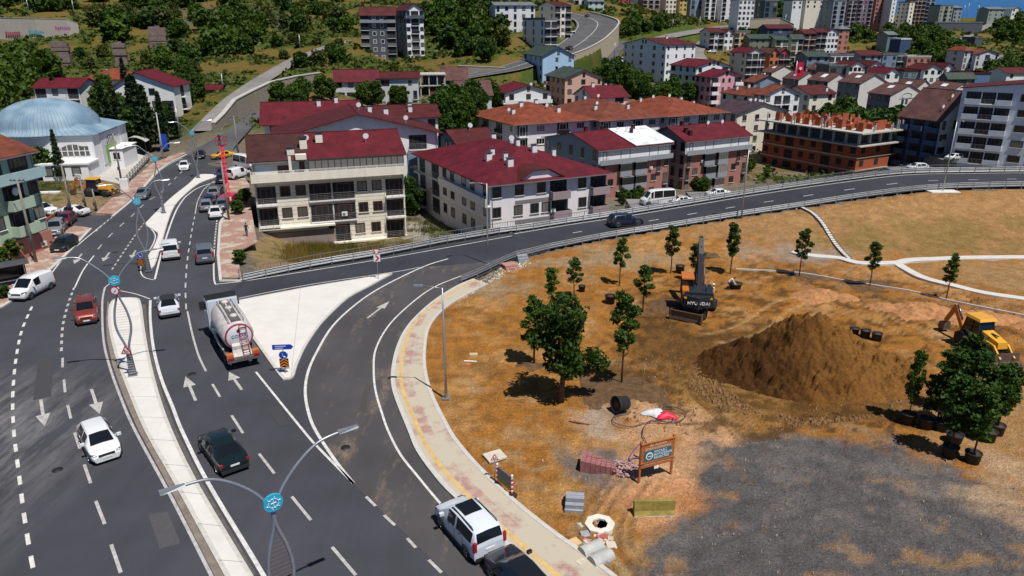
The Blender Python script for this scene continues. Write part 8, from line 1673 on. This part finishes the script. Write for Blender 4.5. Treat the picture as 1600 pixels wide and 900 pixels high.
LF = leafmat('leaves_deep', (.030,.074,.010)); LM = leafmat('leaves_mid', (.044,.090,.012)); LD = leafmat('needles_dark', (.014,.034,.010), .1); LO_ = leafmat('leaves_olive', (.058,.082,.018)); BARK = mat('bark', (.10,.07,.05), .9, .3, 4, bump=.5)
def leaves(name, clumps, size, m, seed, core=None):
    """clumps: (x,y,z,rx,ry,rz,count). Leaf quads filling each clump"""
    rr = np.random.RandomState(seed); P_ = []
    for (x, y, z, rx, ry, rz_, n) in clumps:
        d = rr.normal(size=(n, 3)); d /= np.linalg.norm(d, axis=1)[:, None]; r = rr.rand(n)**.42; P_.append(np.array([x, y, z])+d*r[:, None]*np.array([rx, ry, rz_]))
    C = np.concatenate(P_); n = len(C); a = rr.normal(size=(n, 3)); a /= np.linalg.norm(a, axis=1)[:, None]; b = np.cross(a, rr.normal(size=(n, 3))); b /= np.linalg.norm(b, axis=1)[:, None]; s = size*(.6+.8*rr.rand(n))[:, None]
    V = np.stack([C-a*s*.5-b*s*.32, C+a*s*.5-b*s*.18, C+a*s*.62+b*s*.25, C-a*s*.4+b*s*.38], 1).reshape(-1, 3); me_ = bpy.data.meshes.new(name); me_.vertices.add(len(V)); me_.vertices.foreach_set('co', V.astype(np.float32).ravel())
    me_.loops.add(n*4); me_.loops.foreach_set('vertex_index', np.arange(n*4, dtype=np.int32)); me_.polygons.add(n); me_.polygons.foreach_set('loop_start', np.arange(0, n*4, 4, dtype=np.int32)); me_.polygons.foreach_set('loop_total', np.full(n, 4, np.int32)); me_.update(calc_edges=True); me_.materials.append(m); return me_
def trunk(h, r, lean=0, limbs=(), seed=0):
    rr = random.Random(seed); m = MB(); m.tube([(0,0,-.3),(lean*.3,0,h*.35),(lean,0.05,h*.7),(lean*1.1,0,h)], [r*1.15, r, r*.7, r*.25], 8)
    for k in range(limbs if isinstance(limbs, int) else 0): a = k*2.4+rr.random(); z = h*(.35+.5*k/max(1, limbs)); m.tube([(lean*.6,0,z),(lean*.6+math.cos(a)*h*.12,math.sin(a)*h*.12,z+h*.1),(lean*.6+math.cos(a)*h*.2,math.sin(a)*h*.2,z+h*.22)], [r*.45, r*.3, r*.1], 6)
    return m.mesh('trunk', BARK)
def crown_cl(rr, n, R_, z0, z1, cnt, shape='round', cl=.42):
    out = []
    for i in range(n):
        f = (i+.5)/n; z = z0+(z1-z0)*f
        if shape == 'round': w = math.sin(math.pi*(.12+.82*f))**.7
        elif shape == 'cone': w = (1-f)**.85+.08
        elif shape == 'young': w = .45+.75*math.sin(math.pi*min(1, .1+f))*(1-.25*f)
        a = i*2.4+rr.random()*.8; q = R_*w*(.25+.6*rr.random()); s = R_*cl*(.7+.6*rr.random())*(1 if shape != 'cone' else .5+.6*(1-f)); out.append((math.cos(a)*q, math.sin(a)*q, z, s, s, s*.75, int(cnt*(.7+.6*rr.random()))))
    return out
rr = random.Random(31); LYG = leafmat('leaves_young', (.042,.095,.014), .3)
YOUNG = []
for k in range(4):
    r_ = random.Random(50+k); YOUNG.append((leaves('crown', crown_cl(r_, 16+k, .70, 1.9, 4.55, 88, 'young', .42), .155, LYG, 60+k), trunk(4.0, .05, r_.uniform(-.12,.12), 3, k)))
def tree(name, label, cat, p, crown, tr, s=1.0, rz=0.0, group=None, sz=None):
    o = empty(name, p, rz, label, cat, group); o.scale = (s, s, sz or s)
    put('crown', crown, o); 
    if tr: put('trunk', tr, o)
    return o
YG = 'young trees newly planted on the site'
for i, (px, py, pt, lab) in enumerate([(968,445,368,'young tree behind the far slender pair, standing alone above the dirt'),(1048,427,350,'taller tree of the pair left of the excavator boom'),(1085,440,376,'fuller young tree touching the excavator cab'),(1141,427,345,'slim young tree right of the excavator boom'),(1004,490,410,'small round-headed tree left of the excavator'),(897,466,401,'leafy young tree beside the small black pot'),(861,486,414,'young tree just behind the big dark tree'),(834,570,461,'young tree left of the big dark tree'),(971,600,450,'tall two-tier young tree rising from dug-over earth'),(1249,431,355,'young tree below the drain steps'),(1359,447,374,'young tree near the footpath fork'),(1478,468,394,'young tree below the curving white path'),(1601,474,398,'young tree cut by the right edge above the backhoe')]):
    p = gz_at(px, py); h = PY(px, pt, p.y).z-p.z; c_, t_ = YOUNG[i % 4]; s = h/4.85; wide = {2: 1.25, 4: 1.2, 5: 1.25, 7: 1.25, 8: .95, 6: 1.15}.get(i, 1.0); tree('young_tree', lab, 'tree', p, c_, t_, s*wide, i*1.3, YG, s)
r_ = random.Random(77)
p = gz_at(877,628); h = PY(880,462,p.y).z-p.z
cl = [(math.cos(i*2.4)*1.05*(.3+.7*r_.random()), math.sin(i*2.4)*1.0*(.3+.7*r_.random()), 1.7+3.6*((i+.5)/34), .5, .5, .4, 110) for i in range(34)]+[(1.55,-.2,2.4,.7,.6,.5,260),(1.9,-.2,2.0,.6,.5,.45,220),(-1.3,0,3.6,.6,.5,.5,200),(.9,.3,1.6,.6,.6,.4,200),(.2,0,5.4,.6,.6,.4,200)]
big = leaves('crown', cl, .17, leafmat('leaves_big_tree', (.020,.050,.007), .2), 78); tree('broadleaf_tree', 'big dark broadleaf tree casting black shade on the dirt', 'tree', p, big, trunk(3.2, .14, .1, 5, 3), h/5.75, .3)
# potted nursery trees on the right
PG = 'potted trees standing together at the right'
spots = [(1483,712,5.2,'potted tree with the two-tier black pot in front',1.5,1.0),(1518,722,5.0,'foremost potted tree with its trunk bare above the pot',1.35,1.0),(1543,688,5.0,'potted tree behind the foremost one, right of its trunk',1.5,1.0),(1556,678,4.8,'rightmost potted tree of the group',1.55,1.0),(1508,676,5.6,'tall potted tree in the middle of the group',1.6,1.0),(1470,672,5.6,'potted tree behind the worker with the blue helmet',1.5,1.0),(1498,650,5.8,'potted tree at the back, its crown before the yellow cab',1.5,1.0),(1418,660,5.0,'narrow dark potted tree at the left end of the group',.85,1.0),(1446,668,3.6,'low dark potted tree next to the narrow one',1.2,1.0)]
CR2 = [leaves('crown', crown_cl(random.Random(90+k), 26, .86, 1.3, 4.5, 78, 'round', .38), .165, LF, 90+k) for k in range(3)]
for i, (px, py, h, lab, w_, q) in enumerate(spots):
    p = gz_at(px, py); tree('potted_tree', lab, 'tree', p+Vector((0,0,.45)), CR2[i % 3], YOUNG[i % 4][1], h/4.9*w_*.76, i*1.9, PG, h/4.9*1.02)
    pot('pot of the '+lab.replace('potted tree', 'tree', 1), None, None, .46, .72, group='pots of the nursery trees', loc=p)
pot('empty black pot at the back of the tree group', 1490, 690, .5, .6, full=False); pot('shallow black pot under the right-hand crowns', 1530, 668, .5, .5, full=False)
# ---- town and hillside trees
MID = [leaves('crown', crown_cl(random.Random(110+k), 26, 2.4, 1.6, 6.6, 120, 'round', .36), .42, LM, 110+k) for k in range(3)]
MIDD = [leaves('crown', crown_cl(random.Random(120+k), 24, 2.5, 1.2, 6.4, 110, 'round', .38), .45, LF, 120+k) for k in range(3)]
CON = [leaves('crown', [(math.cos(i*2.4)*1.6*(1-i/46)**1.0*.55, math.sin(i*2.4)*1.6*(1-i/46)*.55, 1.2+i*.2, 1.0*(1-i/46)+.2, 1.0*(1-i/46)+.2, .32, 60) for i in range(44)], .38, LD, 130+k) for k in range(2)]
CYP = leaves('crown', [(0, 0, .8+i*.35, .62*math.sin(math.pi*(.2+.8*i/24))+.12, .62*math.sin(math.pi*(.2+.8*i/24))+.12, .4, 70) for i in range(24)], .30, LD, 140)
FAR = [leaves('crown', crown_cl(random.Random(150+k), 15, 3.0, .6, 4.8, 60, 'round', .42), .85, (LM, LF, LO_, LF)[k], 150+k) for k in range(4)]
FARO = [leaves('crown', crown_cl(random.Random(160+k), 12, 2.6, .3, 3.2, 55, 'round', .42), .8, LO_, 160+k) for k in range(2)]
TR1 = trunk(3.6, .17, .1, 4, 5); TR2 = trunk(2.4, .2, 0, 0, 6)
HOSTP = []
for o in bpy.data.objects:
    if o.parent is None and o.get('category') in ('apartment block','house','shed','building','tower block','building shell','hut','mosque') :
        w_ = [c for c in o.children if c.name.startswith(('wall','floor_slab'))]
        if w_:
            bb_ = [o.matrix_basis @ Vector(v) for v in w_[0].bound_box]; loc = [Vector(v) for v in w_[0].bound_box]; HOSTP.append((o.location.copy(), o.rotation_euler.z, min(v.x for v in loc)-1, max(v.x for v in loc)+1, min(v.y for v in loc)-1, max(v.y for v in loc)+1))
def blocked(x, y, m=1.0):
    for l, a, x0, x1, y0, y1 in HOSTP:
        dx, dy = x-l.x, y-l.y; u = dx*math.cos(a)+dy*math.sin(a); v = -dx*math.sin(a)+dy*math.cos(a)
        if x0-m < u < x1+m and y0-m < v < y1+m: return True
    for k, (c, L_, R_) in RD.items():
        for q in c:
            if abs(x-q[0]) < q[3]+2+m and abs(y-q[1]) < q[3]+3+m: return True
    return False
STUFF = {'tree belt at the top left', 'trees on the bank below the skyline towers', 'dark grove under the ivory house', 'trees on the wooded slope at right', 'trees left of the hillside villas', 'trees right of the ridge track', 'trees at the right edge', 'trees below the avenue wall', 'hillside trees left of the ruined piers', 'hillside trees above the hill lane'}
FARW = []
EXC = [(78,66,122,128),(176,74,214,122),(226,46,270,88),(0,54,118,72)]
def grove(poly, n, protos, tr, smin, smax, label, group, name='tree', cat='tree', seed=0, y0=60, cluster=0):
    r2 = random.Random(seed); xs = [q[0] for q in poly]; ys = [q[1] for q in poly]; got = 0; tries = 0; cand = []
    while got < n and tries < n*12:
        tries += 1; px = r2.uniform(min(xs), max(xs)); py = r2.uniform(min(ys), max(ys))
        if not pip(np.array([px]), np.array([py]), poly)[0]: continue
        if cluster and float(fbm(np.array([px*.03]), np.array([py*.06]), 5)[0]) < cluster: continue
        if any(a_ < px < c_ and b_ < py < d_ for a_, b_, c_, d_ in EXC): continue
        p = hit(px, py, y0)
        if blocked(p.x, p.y, .3): continue
        s = r2.uniform(smin, smax); got += 1
        if group in STUFF: FARW.append((p.x, p.y, p.z-.2, s, r2.random()*6.28, r2.choice(protos))); continue
        o = tree(name, label, cat, p-Vector((0,0,.2)), r2.choice(protos), tr, s, r2.random()*6.28, group, s*r2.uniform(.85,1.1))
# by the mosque
grove([(165,215),(140,170),(200,150),(285,150),(292,195),(262,222),(215,232)], 30, MIDD+MID, TR1, .9, 1.35, 'dense dark tree in the grove right of the mosque', 'trees of the grove beside the mosque', seed=1, cluster=0)
for i, (px, py, pt, Y) in enumerate([(215,205,125,158),(222,210,116,150),(168,200,140,160),(188,205,138,162),(232,212,140,152),(256,215,140,150),(272,205,165,160),(107,165,110,196),(88,160,118,192),(205,185,88,205)]):
    b_ = PY(px, py, Y); z = T1(b_.x, b_.y); h = max(6, PY(px, pt, Y).z-z); tree('cypress', 'slim dark cypress among the trees behind the mosque', 'cypress', Vector((b_.x,b_.y,z)), CYP if i % 2 else CON[0], TR2, h/9.4*1.15, i, 'cypresses behind the mosque', h/9.4)
p = P(62,283); tree('broadleaf_tree', 'round dark tree before the mosque front beside the green block', 'tree', P(66,281), MIDD[0], TR1, .95, 0, None, .82)
tree('broadleaf_tree', 'second round dark tree nearer the green block', 'tree', P(42,283), MIDD[1], TR1, .85, 2, None, .75)
b_ = P(108,300); h = PY(92,213,b_.y).z; tree('conifer', 'ragged dark conifer in front of the mosque arches', 'conifer', P(97,283), CON[1], TR2, .62, 1, None, h/10.2)
for i, (px, py, s) in enumerate([(40,392,.55),(18,408,.6),(2,425,.6),(-18,440,.7),(60,385,.35),(375,412,.36),(372,335,.45),(382,318,.5),(8,466,.3)]):
    tree('garden_shrub', ['leafy shrub against the utility pole by the green block','bushy shrub left of the pole shrub','shrub behind the bus shelter roof','shrub at the left edge behind the shelter','low shrub beside the small orange wall','green bush at the corner rail beside the right pavement','evergreen bush beside the beige block corner','taller evergreen bush behind the corner one','small shrub beside the shelter post'][i], 'shrub', P(px, py, .05), MID[i % 3], None, s, i, None, s*.62)
    bpy.data.objects[-1].location.z -= .6
# street trees and clumps in the middle distance: (polygon, n, protos, smin, smax, label, group)
HG = 'hillside trees'
for k, (poly, n, pr, tr, a, b, lab, grp, cl_) in enumerate([
 ([(424,182),(440,172),(470,168),(492,164),(495,176),(440,188)], 8, MID, TR1, .8, 1.05, 'fresh green street tree beside the bend under the stone wall', 'street trees under the stone wall', 0),
 ([(500,152),(520,148),(524,160),(502,166)], 3, MID, TR1, .8, 1.0, 'fresh green tree at the left end of the raspberry-roofed terrace', 'trees by the raspberry-roofed terrace', 0),
 ([(565,158),(650,156),(650,166),(565,168)], 9, MID, TR1, .7, .95, 'round green tree in front of the raspberry-roofed terrace', 'trees before the terrace', 0),
 ([(668,175),(745,165),(758,212),(740,222),(690,222)], 15, MIDD, TR1, 1.1, 1.5, 'large dark tree in the clump between the white gable and the orange roofs', 'dark tree clump behind the slate house', 0),
 ([(745,160),(770,150),(775,172),(750,178)], 4, MIDD, TR1, .8, 1.0, 'dark tree beside the low white-gabled house', 'trees beside the white-gabled house', 0),
 ([(790,170),(860,168),(860,174),(790,176)], 9, CON[:1]+MID, None, .45, .6, 'palm-like bright shrub before the low white-gabled house', 'shrubs before the white-gabled house', 0),
 ([(918,100),(962,108),(1000,140),(1000,158),(950,152),(918,130)], 20, MIDD, TR1, 1.0, 1.5, 'dark tree beside the lane with the parked vans', 'trees below the valley street', 0),
 ([(985,150),(1110,160),(1118,178),(1000,166)], 20, MIDD+MID, TR1, .9, 1.25, 'green tree in the row behind the rightmost orange roof', 'tree row behind the orange roofs', 0),
 ([(1405,238),(1480,236),(1490,254),(1420,256)], 12, MIDD, None, .55, .8, 'dark bush at the foot of the striped-end block', 'bushes below the striped-end block', 0),
 ([(1152,268),(1200,266),(1200,286),(1155,290)], 7, MID, None, .35, .5, 'young round shrub in the row behind the slip road', 'shrubs behind the slip road', 0),
 ([(1072,296),(1108,292),(1108,302),(1074,305)], 7, MID, None, .4, .55, 'bright hedge shrub between the parked cars', 'hedge shrubs between the parked cars', 0),
 ([(1128,262),(1142,260),(1143,290),(1130,292)], 3, MID, TR1, .7, .85, 'broad green tree before the right brick-clad block', 'trees before the right brick-clad block', 0),
 ([(962,312),(1010,308),(1012,322),(965,326)], 8, MID, None, .35, .5, 'green hedge shrub left of the high-roof minibus', 'hedge left of the minibus', 0),
 ([(634,300),(656,305),(660,335),(636,340)], 6, MIDD, TR1, .6, .9, 'dark tree in the gap right of the beige block', 'trees in the gap by the beige block', 0),
 ([(0,85),(90,85),(112,115),(48,150),(0,185)], 26, FAR, None, 1.0, 1.6, 'dense tree on the slope left of the ruined piers', HG+' left of the ruined piers', 0),
 ([(150,28),(285,16),(290,60),(160,72)], 26, FAR, None, 1.0, 1.7, 'dense tree on the slope above the ruined piers', HG+' above the ruined piers', 0),
 ([(300,28),(400,32),(402,88),(330,92)], 24, FAR, None, 1.1, 1.8, 'large rounded tree on the slope above the hill lane', HG+' above the hill lane', 0),
 ([(105,80),(240,70),(330,112),(300,150),(215,112),(110,112)], 22, FAR+FARO, None, .7, 1.2, 'low tree on the grassy slope above the houses', HG+' above the houses', 0),
 ([(285,120),(320,140),(318,165),(285,170)], 8, MIDD, None, .8, 1.1, 'dark tree beside the tiny red-roofed hut', 'trees beside the tiny hut', 0),
 ([(370,5),(545,2),(548,52),(480,58),(405,48)], 22, FAR+FARO, None, .8, 1.4, 'tree on the dry slope left of the dark tower', HG+' left of the dark tower', 0),
 ([(395,70),(470,55),(540,70),(545,110),(450,118)], 12, FAR+FARO, None, .7, 1.1, 'shrubby tree between the hill lane and the terrace', HG+' below the hill lane', 0),
 ([(0,-2),(400,-2),(400,12),(0,20)], 34, FAR, None, 1.2, 2.0, 'tree of the dark belt along the top left of the picture', 'tree belt at the top left', 0),
 ([(662,4),(762,4),(820,62),(772,98),(705,92),(665,55)], 40, FAR, None, 1.0, 1.7, 'tree on the slope between the white tower and the highway bend', HG+' beside the white tower', .0),
 ([(752,95),(782,98),(780,118),(755,118)], 4, MIDD, TR1, 1.2, 1.5, 'big round tree leaning over the stone wall by the highway', 'trees by the highway wall', 0),
 ([(965,38),(1100,38),(1200,32),(1180,44),(1010,60),(968,70)], 30, FAR+FARO, None, .8, 1.4, 'tree on the bank between the highway bend and the avenue', 'trees on the bank below the skyline towers', 0),
 ([(1218,12),(1296,10),(1296,28),(1215,34)], 26, FAR, None, 1.3, 2.0, 'tree of the dark grove under the ivory house', 'dark grove under the ivory house', 0),
 ([(1318,42),(1480,50),(1465,92),(1425,100),(1390,70),(1330,62)], 42, FAR, None, 1.0, 1.6, 'tree on the wooded slope below the brick-red tower', 'trees on the wooded slope at right', 0),
 ([(1480,60),(1505,78),(1500,110),(1455,104),(1460,80)], 16, FAR, None, 1.0, 1.5, 'tree beside the hillside villas', 'trees left of the hillside villas', 0),
 ([(1575,28),(1605,22),(1605,70),(1540,68),(1545,50)], 16, FAR, None, 1.0, 1.6, 'tree on the green slope right of the ridge track', 'trees right of the ridge track', 0),
 ([(1535,112),(1600,100),(1605,128),(1555,138)], 12, FAR, None, 1.0, 1.4, 'tree beside the red-roofed house at the right edge', 'trees at the right edge', 0),
 ([(1140,60),(1190,48),(1195,60),(1150,80)], 8, FAR, None, .8, 1.1, 'tree between the apricot block and the avenue wall', 'trees below the avenue wall', 0)]):
    grove(poly, n, pr, tr, a, b, lab, grp, seed=200+k, y0=70 if poly[0][1] > 200 else 100, name='shrub' if ('shrub' in lab or 'hedge' in lab or 'bush' in lab) and 'shrubby tree' not in lab else 'tree', cat='shrub' if ('shrub' in lab or 'hedge' in lab or 'bush' in lab) and 'shrubby tree' not in lab else 'tree')
r4 = random.Random(8); k = 0
for t_ in range(400):
    px = r4.uniform(1225, 1400); Y_ = r4.uniform(192, 216); z_ = T1(XZ(px, Y_, -8), Y_)
    x_ = XZ(px, Y_, z_)
    if blocked(x_, Y_, 1.5) or k >= 17: continue
    k += 1; s_ = r4.uniform(1.55, 2.0); tree('tree', 'dense green tree in the grove behind the brick shell', 'tree', Vector((x_, Y_, z_)), r4.choice(MIDD), TR1, s_, r4.random()*6, 'grove behind the brick shell', s_*r4.uniform(.9, 1.1))
Vs = []
for x, y, z, s_, a_, me_ in FARW:
    n_ = len(me_.vertices); v_ = np.empty(n_*3, np.float32); me_.vertices.foreach_get('co', v_); v_ = v_.reshape(-1, 3)*s_; c_, q_ = math.cos(a_), math.sin(a_); Vs.append(np.stack([v_[:, 0]*c_-v_[:, 1]*q_+x, v_[:, 0]*q_+v_[:, 1]*c_+y, v_[:, 2]+z], 1))
def quadmesh(name, V, m):
    me_ = bpy.data.meshes.new(name); n_ = len(V)//4; me_.vertices.add(len(V)); me_.vertices.foreach_set('co', V.astype(np.float32).ravel()); me_.loops.add(n_*4); me_.loops.foreach_set('vertex_index', np.arange(n_*4, dtype=np.int32)); me_.polygons.add(n_); me_.polygons.foreach_set('loop_start', np.arange(0, n_*4, 4, dtype=np.int32)); me_.polygons.foreach_set('loop_total', np.full(n_, 4, np.int32)); me_.update(calc_edges=True); me_.materials.append(m); return me_
tag(put('far_woods', quadmesh('far_woods', np.concatenate(Vs), LM)), 'distant woods on the slopes and ridges', 'woods', None, 'stuff')
# undergrowth on the slopes: one mass
rs = np.random.RandomState(4); cand = np.where((gy > 165) & (gy < 640) & (np.abs(gx/gy) < .95) & (wg < .45))[0]
wt = gy[cand]**1.0; pk_ = rs.choice(cand, 20000, p=wt/wt.sum()); ok = []
C = np.stack([gx[pk_], gy[pk_], gz[pk_]], -1)+rs.normal(size=(len(pk_), 3))*[1.2, 1.5, .3]; C[:, 2] = np.maximum(C[:, 2], gz[pk_]+.15)
bl = np.zeros(len(C), bool)
for l, a, x0, x1, y0, y1 in HOSTP:
    dx, dy = C[:, 0]-l.x, C[:, 1]-l.y; u = dx*math.cos(a)+dy*math.sin(a); v = -dx*math.sin(a)+dy*math.cos(a); bl |= (u > x0) & (u < x1) & (v > y0) & (v < y1)
for k, (c, L_, R_) in RD.items():
    for q in c: bl |= (np.abs(C[:, 0]-q[0]) < q[3]+1.5) & (np.abs(C[:, 1]-q[1]) < q[3]+2)
C = C[~bl]; n = len(C); m_ = 5; CC = np.repeat(C, m_, 0)+rs.normal(size=(n*m_, 3))*[.9, .9, .35]; a = rs.normal(size=CC.shape)*[1, 1, .5]; a /= np.linalg.norm(a, axis=1)[:, None]; b = np.cross(a, rs.normal(size=CC.shape)); b /= np.linalg.norm(b, axis=1)[:, None]; s = (.35+.55*rs.rand(len(CC)))[:, None]*np.clip(CC[:, 1:2]/260, .8, 2)
V = np.stack([CC-a*s-b*s*.6, CC+a*s-b*s*.4, CC+a*s*1.1+b*s*.5, CC-a*s*.8+b*s*.7], 1).reshape(-1, 3); me_ = quadmesh('undergrowth', V, leafmat('undergrowth_leaves', (.048,.074,.014), .2))
tag(put('undergrowth', me_), 'low green scrub covering the hillsides', 'undergrowth', None, 'stuff')
# weeds along the foot of the beige block and in the left lot
def weeds(poly, n, m, seed, h, label):
    r3 = np.random.RandomState(seed); xs = [q[0] for q in poly]; ys = [q[1] for q in poly]; mb = MB(); k = 0
    while k < n:
        px = r3.uniform(min(xs), max(xs)); py = r3.uniform(min(ys), max(ys))
        if not pip(np.array([px]), np.array([py]), poly)[0]: continue
        k += 1; p = hit(px, py, 60, 200) if k % 12 == 1 else base_p+Vector((r3.normal()*.7, r3.normal()*.5, 0)); base_p = p if k % 12 == 1 else base_p
        for j in range(4): a_ = r3.rand()*6.28; l = .25*h; x, y = p.x+r3.normal()*.12, p.y+r3.normal()*.12; t_ = h*(.5+.8*r3.rand()); mb.add([(x-l*.2*math.cos(a_),y-l*.2*math.sin(a_),p.z-.1),(x+l*.2*math.cos(a_),y+l*.2*math.sin(a_),p.z-.1),(x+l*math.cos(a_+.6),y+l*math.sin(a_+.6),p.z+t_)], [(0,1,2)])
    tag(mb.build('tall_grass', m), label, 'tall grass', None, 'stuff')
DRYG = leafmat('dry_grass', (.16,.13,.035), .3); GRG = leafmat('green_grass', (.07,.09,.02), .3)
weeds([(445,388),(520,384),(650,384),(660,392),(560,402),(470,414),(440,408)], 1500, DRYG, 3, .9, 'dry tall grass along the foot of the beige block')
weeds([(470,386),(560,388),(560,398),(480,402)], 500, GRG, 4, 1.0, 'green tall grass under the blank beige wall')
weeds([(632,340),(670,345),(735,372),(700,378),(640,362)], 700, GRG, 6, .6, 'grass strip between the beige and lilac blocks')
weeds([(40,288),(110,282),(165,292),(150,302),(60,300)], 900, GRG, 5, .4, 'rough grass on the lot below the mosque')

# ---- labels that single out each of several look-alikes, by their order across the view
bpy.context.view_layer.update()
ORD = ['first', 'second', 'third', 'fourth', 'fifth', 'sixth', 'seventh', 'eighth', 'ninth', 'tenth', 'eleventh', 'twelfth']
def ordn(i, n):
    if i == 0: return 'leftmost'
    if i == n-1: return 'rightmost'
    if i < 12: return ORD[i]+' from left'
    if n-1-i < 12: return ORD[n-1-i]+' from right'
    return '%dth from left' % (i+1) if (i+1) % 10 not in (1, 2, 3) or i+1 in (11, 12, 13) else '%d%s from left' % (i+1, {1: 'st', 2: 'nd', 3: 'rd'}[(i+1) % 10])
GRP = {}
for o in bpy.data.objects:
    if o.parent is None and 'label' in o: GRP.setdefault(o['label'], []).append(o)
for l, os_ in GRP.items():
    if len(os_) > 1:
        os_.sort(key=lambda o: proj(*o.location)[0])
        for i, o in enumerate(os_): o['label'] = ' '.join(l.split()[:13])+', '+ordn(i, len(os_))
